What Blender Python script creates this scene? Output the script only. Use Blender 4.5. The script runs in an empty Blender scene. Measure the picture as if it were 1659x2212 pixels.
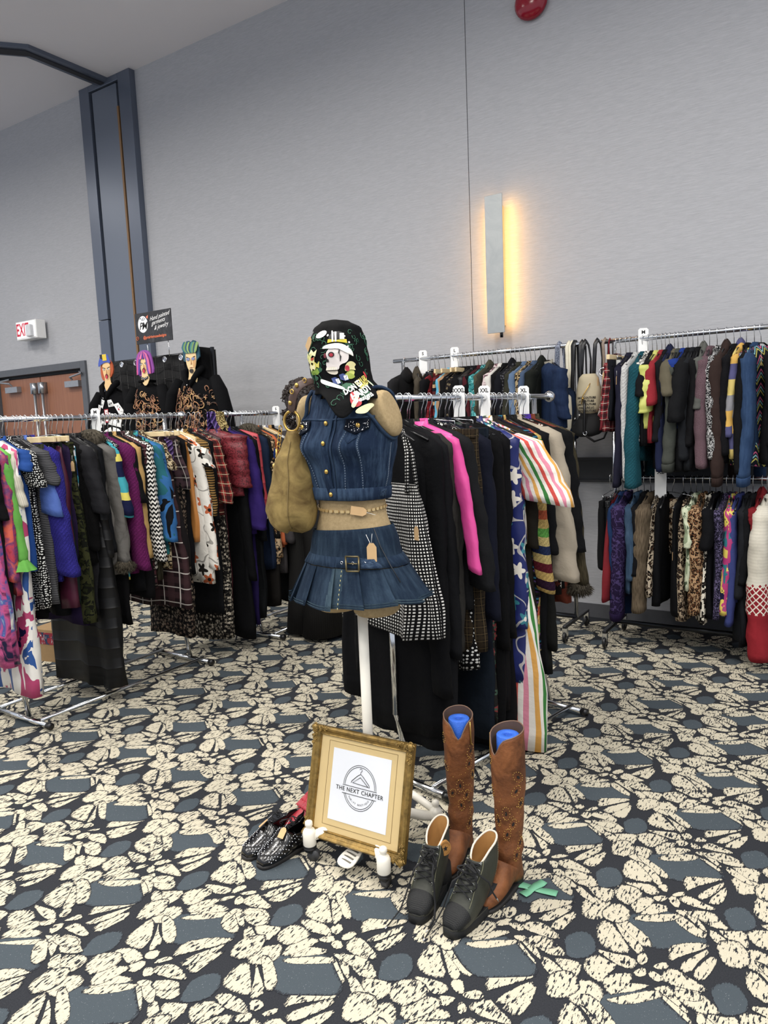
import bpy, bmesh, math, random
from mathutils import Vector, Matrix, noise as mnoise
random.seed(7)
PI = math.pi
sin, cos = math.sin, math.cos
SC = bpy.context.scene
COL = SC.collection
# ------------------------------------------------------------ camera
CAMR = [[0.8358643216352363, -0.03308306529663273, 0.5479382689754796],
        [0.5473530632832748, 0.12598248723076694, -0.827365117119138],
        [-0.04165885178064327, 0.9914806723793098, 0.12341238335997735]]
EYE = Vector((0, 0, 1.5)); FPX = 1590.0; CX, CY = 829.5, 1106.0
cd = bpy.data.cameras.new('camera'); cam = bpy.data.objects.new('camera', cd); COL.objects.link(cam)
Rm = Matrix(CAMR); mw = Rm.to_4x4(); mw.translation = EYE; cam.matrix_world = mw
cd.sensor_fit = 'VERTICAL'; cd.sensor_height = 36; cd.lens = 36 * FPX / 2212; cd.clip_start = .05
SC.camera = cam
# ------------------------------------------------------------ world, lights, exposure
wd = bpy.data.worlds.new('world'); SC.world = wd; wd.use_nodes = True
wd.node_tree.nodes['Background'].inputs[0].default_value = (.80, .85, .95, 1)
wd.node_tree.nodes['Background'].inputs[1].default_value = .74
vs = SC.view_settings; vs.view_transform = 'Standard'; vs.look = 'None'; vs.gamma = 1; vs.use_curve_mapping = False
vs.exposure = 0.25
def area(x, y, z, sx, sy, power, col=(1, .96, .90), spread=150, rot=(0, 0, 0)):
    l = bpy.data.lights.new('ceiling_light', 'AREA'); l.shape = 'RECTANGLE'; l.size = sx; l.size_y = sy
    l.energy = power; l.color = col; l.spread = math.radians(spread)
    o = bpy.data.objects.new('ceiling_light', l); o.location = (x, y, z); o.rotation_euler = rot; COL.objects.link(o)
area(-9.7, 2.8, 4.98, .8, .6, 30, spread=168); area(-12.9, .3, 4.98, .8, .8, 34, spread=168)
for lx in (-7.6, -5.0, -2.4, .2, 2.8):
    for ly in (1.9, -.6, -3.0):
        area(lx, ly, 4.98, .6, .6, 62 if ly > 1 else 56, spread=168)

def px2(p):
    v = Rm.transposed() @ (Vector(p) - EYE)
    return CX + FPX * v.x / -v.z, CY - FPX * v.y / -v.z
def ray(px, py): return Rm @ Vector(((px - CX) / FPX, -(py - CY) / FPX, -1))
def on(axis, val, px, py):
    r = ray(px, py); t = (val - EYE[axis]) / r[axis]; return EYE + r * t
def zat(x, y, py):
    lo, hi = -.5, 3.0
    for _ in range(30):
        m = (lo + hi) / 2
        if px2((x, y, m))[1] > py: lo = m
        else: hi = m
    return lo
# ------------------------------------------------------------ mesh helpers
def tag(o, label=None, cat=None, group=None, kind=None):
    for k, v in (('label', label), ('category', cat), ('group', group), ('kind', kind)):
        if v: o[k] = v
    return o
def link(name, me, mat, parent=None, smooth=True):
    if mat is not None:
        for m in (mat if isinstance(mat, (list, tuple)) else [mat]): me.materials.append(m)
    if smooth: me.polygons.foreach_set('use_smooth', [True] * len(me.polygons))
    o = bpy.data.objects.new(name, me); COL.objects.link(o)
    if parent is not None: o.parent = parent
    return o
def empty(name, loc=(0, 0, 0), rz=0, label=None, cat=None, group=None):
    o = bpy.data.objects.new(name, None); o.location = loc; o.rotation_euler = (0, 0, rz)
    o.empty_display_size = .05; COL.objects.link(o); return tag(o, label, cat, group)
class MB:
    def __init__(s): s.v = []; s.f = []; s.uv = []; s.mi = []
    def face(s, idx, uvs=None, mi=0):
        s.f.append(tuple(idx)); s.uv.append(uvs or [(s.v[i][0], s.v[i][2]) for i in idx]); s.mi.append(mi)
    def box(s, x0, x1, y0, y1, z0, z1, mi=0):
        b = len(s.v)
        s.v += [(x, y, z) for x in (x0, x1) for y in (y0, y1) for z in (z0, z1)]
        for q in ((0, 1, 3, 2), (4, 6, 7, 5), (0, 4, 5, 1), (2, 3, 7, 6), (0, 2, 6, 4), (1, 5, 7, 3)):
            s.face([b + i for i in q], mi=mi)
        return s
    def loft(s, rings, cap0=True, cap1=True, closed=True, mi=0, uv=None):
        b = len(s.v); n = len(rings[0]); acc = [0]
        for i in range(1, n + (1 if closed else 0)):
            acc.append(acc[-1] + (Vector(rings[len(rings) // 2][i % n]) - Vector(rings[len(rings) // 2][i - 1])).length)
        vv = [0]
        for j in range(1, len(rings)):
            vv.append(vv[-1] + (Vector(rings[j][0]) - Vector(rings[j - 1][0])).length)
        for r in rings: s.v += [tuple(p) for p in r]
        m = n if closed else n - 1
        for j in range(len(rings) - 1):
            for i in range(m):
                a = b + j * n + i; c = b + j * n + (i + 1) % n
                s.face((a, c, c + n, a + n), [(acc[i], vv[j]), (acc[i + 1], vv[j]), (acc[i + 1], vv[j + 1]), (acc[i], vv[j + 1])], mi)
        if closed and cap0: s.face(list(range(b + n - 1, b - 1, -1)), mi=mi)
        if closed and cap1: s.face([b + (len(rings) - 1) * n + i for i in range(n)], mi=mi)
        return s
    def tube(s, pts, r, seg=8, cap=True, mi=0, flat=1.0):
        pts = [Vector(p) for p in pts]; rings = []; up = None
        for i, p in enumerate(pts):
            t = (pts[min(i + 1, len(pts) - 1)] - pts[max(i - 1, 0)])
            if t.length < 1e-9: t = Vector((0, 0, 1))
            t.normalize()
            if up is None:
                up = Vector((0, 0, 1)) if abs(t.z) < .9 else Vector((0, 1, 0))
            a = t.cross(up)
            if a.length < 1e-4: a = t.cross(Vector((1, 0, 0)))
            a.normalize(); up = a.cross(t).normalized()
            rr = r[i] if isinstance(r, (list, tuple)) else r
            rings.append([p + a * cos(2 * PI * k / seg) * rr + up * sin(2 * PI * k / seg) * rr * flat for k in range(seg)])
        return s.loft(rings, cap, cap, mi=mi)
    def lathe(s, prof, seg=20, c=(0, 0, 0), mi=0, cap=True):
        return s.loft([[(c[0] + r * cos(2 * PI * k / seg), c[1] + r * sin(2 * PI * k / seg), c[2] + z) for k in range(seg)] for r, z in prof], cap, cap, mi=mi)
    def ball(s, c, r, n=8, mi=0, sc=(1, 1, 1)):
        rings = []
        for j in range(n + 1):
            t = PI * j / n; rr = max(sin(t), .02)
            rings.append([(c[0] + r * sc[0] * rr * cos(2 * PI * k / (n + 2)), c[1] + r * sc[1] * rr * sin(2 * PI * k / (n + 2)), c[2] - r * sc[2] * cos(t)) for k in range(n + 2)])
        return s.loft(rings, mi=mi)
    def torus(s, c, R, r, ax='y', n=20, seg=8, mi=0, a0=0, a1=2 * PI):
        full = abs(a1 - a0 - 2 * PI) < 1e-6
        pts = []
        for i in range(n + 1):
            t = a0 + (a1 - a0) * i / n
            u, w = R * cos(t), R * sin(t)
            pts.append({'y': (c[0] + u, c[1], c[2] + w), 'x': (c[0], c[1] + u, c[2] + w), 'z': (c[0] + u, c[1] + w, c[2])}[ax])
        return s.tube(pts, r, seg, cap=not full, mi=mi)
    def grid(s, fn, nu, nv, mi=0, skip=None, uvs=(1, 1)):
        b = len(s.v)
        for j in range(nv + 1):
            for i in range(nu + 1): s.v.append(tuple(fn(i / nu, j / nv)))
        for j in range(nv):
            for i in range(nu):
                if skip and skip((i + .5) / nu, (j + .5) / nv): continue
                a = b + j * (nu + 1) + i
                s.face((a, a + 1, a + nu + 2, a + nu + 1), [(i / nu * uvs[0], j / nv * uvs[1]), ((i + 1) / nu * uvs[0], j / nv * uvs[1]), ((i + 1) / nu * uvs[0], (j + 1) / nv * uvs[1]), (i / nu * uvs[0], (j + 1) / nv * uvs[1])], mi)
        return s
    def prism(s, pts, fn, d=(0, 0, 0), mi=0):
        b = len(s.v); n = len(pts)
        s.v += [tuple(fn(*p)) for p in pts]; s.face(range(b, b + n), [(p[0], p[1]) for p in pts], mi)
        if any(d):
            s.v += [tuple(Vector(fn(*p)) + Vector(d)) for p in pts]; s.face(range(b + 2 * n - 1, b + n - 1, -1), mi=mi)
            for i in range(n): s.face((b + i, b + n + i, b + n + (i + 1) % n, b + (i + 1) % n), mi=mi)
        return s
    def build(s, name, mat, parent=None, smooth=True, bevel=0, sub=0, solid=0, M=None):
        me = bpy.data.meshes.new(name)
        me.from_pydata([M @ Vector(p) for p in s.v] if M is not None else s.v, [], s.f)
        uvl = me.uv_layers.new(name='UVMap'); flat = [c for f in s.uv for p in f for c in p]
        if len(flat) == len(me.loops) * 2: uvl.data.foreach_set('uv', flat)
        if any(s.mi): me.polygons.foreach_set('material_index', s.mi)
        me.update()
        o = link(name, me, mat, parent, smooth)
        if solid:
            m = o.modifiers.new('so', 'SOLIDIFY'); m.thickness = solid; m.offset = 0
        if bevel:
            m = o.modifiers.new('bv', 'BEVEL'); m.width = bevel; m.segments = 2; m.limit_method = 'ANGLE'
        if sub:
            m = o.modifiers.new('ss', 'SUBSURF'); m.levels = sub; m.render_levels = sub
        return o
def chaikin(p, n=2):
    for _ in range(n):
        q = []
        for i in range(len(p)):
            a, b = p[i], p[(i + 1) % len(p)]
            q += [(a[0] * .75 + b[0] * .25, a[1] * .75 + b[1] * .25), (a[0] * .25 + b[0] * .75, a[1] * .25 + b[1] * .75)]
        p = q
    return p
def interp(tab, t):
    if t <= tab[0][0]: return tab[0][1:]
    for a, b in zip(tab, tab[1:]):
        if t <= b[0]:
            k = (t - a[0]) / (b[0] - a[0]); k = k * k * (3 - 2 * k) * .5 + k * .5
            return [x + (y - x) * k for x, y in zip(a[1:], b[1:])]
    return tab[-1][1:]
_fonts = {}
def text_geo(txt, size=1.0, align='CENTER', sx=1.0, shear=0.0, space=1.0, bold=0.0, res=2):
    """glyph outlines as (verts2d, faces)"""
    key = (txt, size, align, sx, shear, space, bold)
    if key in _fonts: return _fonts[key]
    cu = bpy.data.curves.new('txt', 'FONT'); cu.body = txt; cu.size = size; cu.align_x = align; cu.align_y = 'CENTER'
    cu.shear = shear; cu.space_character = space; cu.offset = bold; cu.resolution_u = res
    o = bpy.data.objects.new('txt', cu); COL.objects.link(o)
    dg = bpy.context.evaluated_depsgraph_get(); dg.update()
    me = o.evaluated_get(dg).to_mesh()
    r = ([(v.co.x * sx, v.co.y) for v in me.vertices], [tuple(p.vertices) for p in me.polygons])
    o.evaluated_get(dg).to_mesh_clear(); bpy.data.objects.remove(o); bpy.data.curves.remove(cu)
    _fonts[key] = r; return r
def text_mesh(name, txt, mat, parent, fn, **k):
    vs_, fs = text_geo(txt, **k); mb = MB(); mb.v = [tuple(fn(*p)) for p in vs_]
    for f in fs: mb.face(f)
    return mb.build(name, mat, parent, smooth=False)
# ------------------------------------------------------------ materials
def lin(c):
    if isinstance(c, str): c = tuple(int(c[i:i + 2], 16) for i in (0, 2, 4))
    return tuple(((x / 255) / 12.92 if x / 255 <= .04045 else ((x / 255 + .055) / 1.055) ** 2.4) for x in c) + (1,)
class NT:
    def __init__(s, name):
        s.m = bpy.data.materials.new(name); s.m.use_nodes = True; s.t = s.m.node_tree; s.N = s.t.nodes; s.L = s.t.links
        s.b = s.N['Principled BSDF']
    def n(s, ty, **k):
        nd = s.N.new('ShaderNode' + ty)
        for a, v in k.items(): setattr(nd, a, v)
        return nd
    def put(s, sock, v):
        if hasattr(v, 'is_linked') or hasattr(v, 'links'): s.L.new(v, sock)
        else: sock.default_value = v
    def math(s, op, a, b=0.0, c=0.0, clamp=False):
        nd = s.n('Math', operation=op); nd.use_clamp = clamp
        s.put(nd.inputs[0], a); s.put(nd.inputs[1], b); s.put(nd.inputs[2], c); return nd.outputs[0]
    def mix(s, f, a, b, bt='MIX'):
        nd = s.n('Mix', data_type='RGBA', blend_type=bt); s.put(nd.inputs[0], f); s.put(nd.inputs[6], a); s.put(nd.inputs[7], b); return nd.outputs[2]
    def ramp(s, f, stops, const=False):
        nd = s.n('ValToRGB'); r = nd.color_ramp; r.interpolation = 'CONSTANT' if const else 'LINEAR'
        while len(r.elements) < len(stops): r.elements.new(.5)
        for e, (p, c) in zip(r.elements, stops): e.position = p; e.color = c
        s.put(nd.inputs[0], f); return nd.outputs[0]
    def noise(s, vec, sc, det=2, rough=.5, dist=0):
        nd = s.n('TexNoise'); nd.inputs['Scale'].default_value = sc; nd.inputs['Detail'].default_value = det
        nd.inputs['Roughness'].default_value = rough; nd.inputs['Distortion'].default_value = dist
        if vec is not None: s.L.new(vec, nd.inputs['Vector'])
        return nd
    def vor(s, vec, sc, rnd=1.0, feat='F1', dim='3D'):
        nd = s.n('TexVoronoi', feature=feat, voronoi_dimensions=dim); nd.inputs['Scale'].default_value = sc; nd.inputs['Randomness'].default_value = rnd
        if vec is not None: s.L.new(vec, nd.inputs['Vector'])
        return nd
    def coords(s, obj=False):
        if obj:
            return s.n('TexCoord').outputs['Object']
        return s.n('UVMap').outputs[0]
    def mapping(s, vec, scale=(1, 1, 1), rot=(0, 0, 0), loc=(0, 0, 0)):
        nd = s.n('Mapping'); nd.inputs['Scale'].default_value = scale; nd.inputs['Rotation'].default_value = rot; nd.inputs['Location'].default_value = loc
        s.L.new(vec, nd.inputs[0]); return nd.outputs[0]
    def sep(s, vec):
        nd = s.n('SeparateXYZ'); s.L.new(vec, nd.inputs[0]); return nd.outputs
    def bump(s, h, strength=.3, dist=.002):
        nd = s.n('Bump'); nd.inputs['Strength'].default_value = strength; nd.inputs['Distance'].default_value = dist
        s.L.new(h, nd.inputs['Height']); s.L.new(nd.outputs[0], s.b.inputs['Normal'])
    def done(s, col=None, rough=.8, metal=0, spec=None, emis=None, es=0):
        if col is not None: s.put(s.b.inputs['Base Color'], col)
        s.put(s.b.inputs['Roughness'], rough); s.b.inputs['Metallic'].default_value = metal
        if spec is not None: s.b.inputs['Specular IOR Level'].default_value = spec
        if emis: s.b.inputs['Emission Color'].default_value = emis; s.b.inputs['Emission Strength'].default_value = es
        return s.m
_mc = {}
def plain(name, col, rough=.6, metal=0, var=.12, sc=30, bump=0, spec=None, **k):
    key = (name, str(col))
    if key in _mc: return _mc[key]
    t = NT(name); c = lin(col); nz = t.noise(t.coords(True), sc, 3)
    col_ = t.mix(nz.outputs[0], tuple(x * (1 - var) for x in c[:3]) + (1,), tuple(min(1, x * (1 + var)) for x in c[:3]) + (1,))
    if bump: t.bump(nz.outputs[0], bump)
    _mc[key] = t.done(col_, rough, metal, spec, **k); return _mc[key]
def fade(c):
    g = .3 * c[0] + .6 * c[1] + .1 * c[2]; k = .62 + .3 * min(1, g * 4)
    return tuple((g + (q - g) * .86) * k for q in c[:3]) + (1,)
def cloth(pat):
    """pat: 'kind:hex,hex..:scale:finish' procedural cloth on the garment's own UV (metres)"""
    if pat in _mc: return _mc[pat]
    pr = pat.split(':'); kind = pr[0]; cols = [fade(lin(c)) for c in pr[1].split(',')]
    sc = float(pr[2]) if len(pr) > 2 and pr[2] else 1.0; fin = pr[3] if len(pr) > 3 else ''
    t = NT('cloth_' + kind); uv = t.coords(); x, y, _ = t.sep(uv)
    fr = lambda v: t.math('FRACT', v)
    nc = len(cols)
    stops = lambda cs: [(i / len(cs), c) for i, c in enumerate(cs)]
    if kind == 'solid': c = cols[0]
    elif kind == 'sh': c = t.ramp(fr(t.math('MULTIPLY', y, 1 / sc)), stops(cols), True)
    elif kind == 'sv': c = t.ramp(fr(t.math('MULTIPLY', x, 1 / sc)), stops(cols), True)
    elif kind == 'sd': c = t.ramp(fr(t.math('MULTIPLY', t.math('ADD', x, y), 1 / sc)), stops(cols), True)
    elif kind == 'plaid':
        fx, fy = fr(t.math('MULTIPLY', x, 1 / sc)), fr(t.math('MULTIPLY', y, 1 / sc))
        c = t.mix(t.math('MULTIPLY', t.math('LESS_THAN', fx, .42), .75), cols[0], cols[1])
        c = t.mix(t.math('MULTIPLY', t.math('LESS_THAN', fy, .42), .65), c, cols[1])
        ln = t.math('MAXIMUM', t.math('COMPARE', fx, .7, .035), t.math('COMPARE', fy, .7, .035))
        c = t.mix(t.math('MULTIPLY', ln, .8), c, cols[2])
    elif kind == 'check':
        a = t.math('LESS_THAN', fr(t.math('MULTIPLY', x, 1 / sc)), .5); b = t.math('LESS_THAN', fr(t.math('MULTIPLY', y, 1 / sc)), .5)
        c = t.mix(t.math('MAXIMUM', a, b), cols[1], cols[0])
    elif kind == 'zig':
        tri = t.math('PINGPONG', t.math('MULTIPLY', x, 1 / sc), .5)
        c = t.ramp(fr(t.math('ADD', t.math('MULTIPLY', y, 1 / sc), tri)), stops(cols), True)
    elif kind == 'leo':
        wv = t.noise(uv, 45 / sc, 2); w = t.mix(.04 * sc, uv, wv.outputs[1])
        v = t.vor(w, 38 / sc, .9, dim='2D'); d = v.outputs[0]
        gap = t.math('GREATER_THAN', t.noise(uv, 60 / sc, 1).outputs[0], .42)
        ring = t.math('MULTIPLY', t.math('COMPARE', d, .36, .14), gap)
        c = t.mix(t.math('LESS_THAN', d, .25), cols[0], cols[1]); c = t.mix(ring, c, cols[2])
    elif kind == 'flor':
        v = t.vor(uv, 14 / sc, .75, dim='2D')
        dl = t.n('VectorMath', operation='SUBTRACT'); t.L.new(uv, dl.inputs[0])
        t.L.new(v.outputs['Position'], dl.inputs[1])
        dx, dy, _ = t.sep(dl.outputs[0]); an = t.math('ARCTAN2', dy, dx)
        r = t.math('MULTIPLY', t.math('SQRT', t.math('ADD', t.math('MULTIPLY', dx, dx), t.math('MULTIPLY', dy, dy))), 14 / sc)
        pet = t.math('ADD', .27, t.math('MULTIPLY', t.math('COSINE', t.math('MULTIPLY', an, 5.0)), .09))
        rnd = t.sep(v.outputs['Color'])[0]
        pc = t.ramp(rnd, stops(cols[1:]), True)
        c = t.mix(t.math('LESS_THAN', r, pet), cols[0], pc)
        c = t.mix(t.math('LESS_THAN', r, .1), c, cols[2] if nc > 2 else cols[0])
        scr = t.math('COMPARE', t.noise(uv, 9 / sc, 1).outputs[0], .5, .012)
        c = t.mix(t.math('MULTIPLY', scr, .6), c, cols[-1])
    elif kind == 'dots':
        v = t.vor(uv, 1 / sc, .5, dim='2D'); c = t.mix(t.math('LESS_THAN', v.outputs[0], .27), cols[0], cols[1])
    elif kind == 'scroll':
        n1 = t.noise(uv, 12 / sc, 1, dist=1.2); n2 = t.noise(t.mapping(uv, loc=(3, 5, 1)), 20 / sc, 1, dist=.5)
        f = t.math('MAXIMUM', t.math('COMPARE', n1.outputs[0], .5, .02), t.math('COMPARE', n2.outputs[0], .5, .022))
        v = t.vor(uv, 16 / sc, .8, dim='2D'); f = t.math('MAXIMUM', f, t.math('LESS_THAN', v.outputs[0], .14))
        c = t.mix(f, cols[0], cols[1])
    elif kind == 'blob':
        n1 = t.noise(t.mapping(uv, (1, .55, 1)), 9 / sc, 3, .55, .8)
        s_ = t.math('MULTIPLY', t.math('SUBTRACT', n1.outputs[0], .28), 2.2, clamp=True)
        c = t.ramp(s_, stops(cols), True)
    elif kind == 'tie':
        n1 = t.noise(uv, 7 / sc, 4, .6, 1.5); c = t.ramp(t.math('MULTIPLY', t.math('SUBTRACT', n1.outputs[0], .25), 2.0, clamp=True), stops(cols))
    elif kind == 'slub':
        n1 = t.noise(t.mapping(uv, (1, .12, 1)), 160 / sc, 2); c = t.mix(t.math('MULTIPLY', t.math('SUBTRACT', n1.outputs[0], .35), 3, clamp=True), cols[0], cols[1])
    elif kind == 'heather':
        n1 = t.noise(uv, 420 / sc, 2, .8); c = t.mix(t.math('MULTIPLY', t.math('SUBTRACT', n1.outputs[0], .42), 5, clamp=True), cols[0], cols[1])
    elif kind == 'nordic':
        base = t.mix(t.math('MULTIPLY', t.math('PINGPONG', t.math('MULTIPLY', y, 55.0), .5), .7), cols[0], tuple(q * .72 for q in cols[0][:3]) + (1,))
        fx = t.math('PINGPONG', t.math('MULTIPLY', x, 24.0), .5); fy = t.math('PINGPONG', t.math('MULTIPLY', y, 24.0), .5)
        dia = t.math('ABSOLUTE', t.math('SUBTRACT', t.math('ADD', fx, fy), .5))
        pat_ = t.mix(t.math('LESS_THAN', dia, .11), cols[1], cols[2])
        edge_ = t.math('ADD', y, t.math('MULTIPLY', t.math('PINGPONG', t.math('MULTIPLY', x, 24.0), .5), .05))
        c = t.mix(t.math('GREATER_THAN', edge_, .50), base, pat_); c = t.mix(t.math('GREATER_THAN', edge_, .66), c, cols[1])
    elif kind == 'denim':
        n1 = t.noise(t.mapping(uv, (6, 1, 1)), 9, 4, .7); n2 = t.noise(t.mapping(uv, (1, .06, 1)), 900, 1)
        n3 = t.noise(uv, 4, 2)
        f = t.math('ADD', t.math('MULTIPLY', t.math('SUBTRACT', n1.outputs[0], .38), 1.1), t.math('MULTIPLY', t.math('SUBTRACT', n3.outputs[0], .5), 1.2), clamp=True)
        c = t.mix(f, cols[0], cols[1]); c = t.mix(t.math('MULTIPLY', n2.outputs[0], .35), c, cols[0])
    else: c = cols[0]
    nz = t.noise(uv, 6, 3)
    c = t.mix(.35, c, t.ramp(nz.outputs[0], [(.3, (.55, .55, .55, 1)), (.7, (1, 1, 1, 1))]), 'MULTIPLY')
    rough = .85
    if fin == 'knit':
        wv = t.n('TexWave', wave_type='BANDS', bands_direction='DIAGONAL'); wv.inputs['Scale'].default_value = 30; wv.inputs['Distortion'].default_value = 6
        wv.inputs['Detail Scale'].default_value = 6; t.L.new(uv, wv.inputs[0]); t.bump(wv.outputs[1], .7, .004)
        c = t.mix(t.math('MULTIPLY', wv.outputs[1], .35), c, (.0, .0, .0, 1))
    elif fin == 'rib':
        h = t.math('PINGPONG', t.math('MULTIPLY', x, 90.0), .5); t.bump(h, .6, .003); c = t.mix(t.math('MULTIPLY', h, .6), c, (0, 0, 0, 1))
    elif fin == 'fur':
        n4 = t.noise(t.mapping(uv, (1, .3, 1)), 150, 4, .8); t.bump(n4.outputs[0], 1, .01); c = t.mix(t.math('MULTIPLY', n4.outputs[0], .8), c, (.0, .0, .0, 1))
    elif fin == 'quilt':
        h = t.math('PINGPONG', t.math('MULTIPLY', y, 9.0), .5); h = t.math('SQRT', t.math('MULTIPLY', h, 2.0)); t.bump(h, .5, .02); rough = .5
    elif fin == 'silk': rough = .38; t.bump(t.noise(uv, 14, 2).outputs[0], .3, .01)
    elif fin == 'leather': rough = .4; t.bump(t.noise(uv, 90, 3).outputs[0], .4, .002)
    else: t.bump(t.noise(uv, 22, 4, .6).outputs[0], .45, .008)
    _mc[pat] = t.done(c, rough, 0, .12 if rough > .5 else .3); return _mc[pat]
chrome = plain('chrome', 'd8dadc', .16, 1, .04)
steel_dark = plain('dark_steel', '3c3e42', .3, .9, .06)
black_plastic = plain('black_plastic', '101012', .35, 0, .1)
black_felt = plain('black_felt', '0c0c0e', .9, 0, .2)
white_plastic = plain('white_plastic', 'f0f0ee', .35, 0, .03)
white_enamel = plain('white_enamel', 'ece8dc', .35, 0, .03)
pale_wood = plain('pale_wood', 'dcc79c', .5, 0, .1, 12)
kraft = plain('kraft_card', 'c8a679', .8, 0, .08)
ink = plain('black_ink', '161618', .7, 0, 0)
brass = plain('brass', 'c9a55a', .3, .85, .08)
CREAM = [[[0.027,0.046],[0.037,0.076],[0.096,0.041],[0.122,0.019],[0.109,-0.004],[0.058,0.019]],[[0.039,0.085],[0.059,0.108],[0.097,0.071],[0.125,0.039],[0.099,0.043]],[[0.067,0.108],[0.114,0.132],[0.16,0.108],[0.179,0.085],[0.14,0.063],[0.1,0.073]],[[0.13,0.024],[0.13,0.057],[0.178,0.03],[0.212,0.005],[0.196,-0.018]],[[0.146,0.059],[0.188,0.076],[0.225,0.086],[0.233,0.045],[0.223,0.008]],[[0.424,0.261],[0.477,0.297],[0.526,0.319],[0.531,0.304],[0.465,0.23],[0.439,0.202]],[[0.467,0.193],[0.527,0.295],[0.539,0.283],[0.521,0.237],[0.493,0.182]],[[0.501,0.18],[0.544,0.276],[0.556,0.264],[0.553,0.207],[0.54,0.176]],[[0.229,0.089],[0.252,0.124],[0.294,0.13],[0.32,0.113],[0.296,0.061],[0.288,0.039],[0.246,0.056]],[[0.225,-0.047],[0.227,-0.01],[0.257,0.029],[0.291,0.021],[0.302,-0.012],[0.288,-0.057],[0.252,-0.064]],[[0.297,0.041],[0.304,0.081],[0.35,0.11],[0.364,0.09],[0.337,0.031],[0.314,0.009]],[[0.321,0.009],[0.335,0.063],[0.392,0.087],[0.413,0.079],[0.37,0.037]],[[0.322,-0.015],[0.343,0.017],[0.43,0.075],[0.444,0.064],[0.42,0.03],[0.361,-0.005]],[[0.254,0.146],[0.289,0.162],[0.342,0.17],[0.368,0.147],[0.343,0.125],[0.31,0.129]],[[0.352,0.173],[0.374,0.2],[0.394,0.178],[0.378,0.148]],[[0.351,0.115],[0.38,0.146],[0.396,0.129],[0.375,0.099]],[[0.4,0.158],[0.425,0.197],[0.444,0.184],[0.417,0.151]],[[0.398,0.122],[0.412,0.147],[0.439,0.127],[0.426,0.101]],[[0.434,0.143],[0.454,0.177],[0.49,0.171],[0.54,0.15],[0.518,0.132],[0.449,0.125]],[[0.422,0.083],[0.446,0.103],[0.47,0.086],[0.451,0.071]],[[0.46,0.097],[0.505,0.127],[0.538,0.12],[0.537,0.092],[0.48,0.078]],[[0.24,0.183],[0.228,0.254],[0.251,0.286],[0.298,0.234],[0.336,0.186],[0.295,0.173]],[[0.264,0.283],[0.311,0.257],[0.358,0.223],[0.358,0.191],[0.344,0.189],[0.306,0.239]],[[0.258,0.311],[0.285,0.317],[0.363,0.272],[0.38,0.234],[0.359,0.229],[0.303,0.269]],[[0.174,0.284],[0.16,0.34],[0.203,0.375],[0.227,0.36],[0.241,0.316],[0.217,0.275],[0.192,0.269]]]
SLATE = [[[0.302,0.321],[0.358,0.358],[0.412,0.399],[0.444,0.374],[0.515,0.329],[0.442,0.281],[0.397,0.252],[0.341,0.283]],[[0.178,0.118],[0.164,0.156],[0.203,0.197],[0.237,0.16],[0.234,0.119],[0.192,0.091]]]
# ============================================================ setting
WY = 5.24; CZ = 5.05
def struct(name, mb, mat, parent=None, **k):
    o = mb.build(name, mat, parent, smooth=k.pop('smooth', False), **k)
    if parent is None: o['kind'] = 'structure'
    return o
# carpet
t = NT('carpet_ground'); oc = t.coords(True)
n1 = t.noise(oc, 260, 3, .8); n2 = t.noise(oc, 3, 3)
carpet_ground = (t.bump(n1.outputs[0], .6, .003), t.done(t.mix(n1.outputs[0], lin('17191d'), lin('3f4146')), .97, 0, .1))[1]
def pile(name, c1, c2, dark, kx, ky, thr, edge):
    t = NT(name); oc = t.coords(True)
    at = t.n('Attribute', attribute_name='edge').outputs['Fac']
    fine = t.noise(t.mapping(oc, (210, 52, 1)), 1, 4, .75); dash = t.noise(t.mapping(oc, (kx, ky, 1)), 1, 2, .6)
    big = t.noise(oc, 5, 2); speck = t.noise(oc, 330, 2, .8)
    fac = t.math('ADD', t.math('MULTIPLY', at, edge), t.math('MULTIPLY', t.math('SUBTRACT', fine.outputs[0], .5), 1.5))
    a = t.math('MULTIPLY', t.math('SUBTRACT', fac, .12), 9, clamp=True)
    b = t.math('MULTIPLY', t.math('SUBTRACT', t.math('ADD', dash.outputs[0], t.math('MULTIPLY', t.math('SUBTRACT', big.outputs[0], .5), .22)), thr), 22, clamp=True)
    col = t.mix(speck.outputs[0], c1, c2)
    f = t.math('MULTIPLY', a, b) if dark is None else a
    if dark is not None: col = t.mix(b, dark, col)
    col = t.mix(f, lin('2c2e33'), col)
    if dark is not None:
        fl_ = t.math('GREATER_THAN', t.noise(t.mapping(oc, (420, 160, 1)), 1, 2, .6).outputs[0], .70)
        col = t.mix(t.math('MULTIPLY', fl_, .8), col, lin('b8bcc0'))
    t.bump(speck.outputs[0], .6, .003)
    return t.done(col, .97, 0, .1)
cream_pile = pile('cream_pile', lin('b0a893'), lin('d6cfbb'), None, 150, 36, .40, 2.1)
slate_pile = pile('slate_pile', lin('3a4147'), lin('545c62'), lin('474f55'), 260, 120, .6, 3.2)
fl = struct('floor', MB().box(-15, 3.5, -3.5, WY + .1, -.06, 0), carpet_ground)
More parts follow.
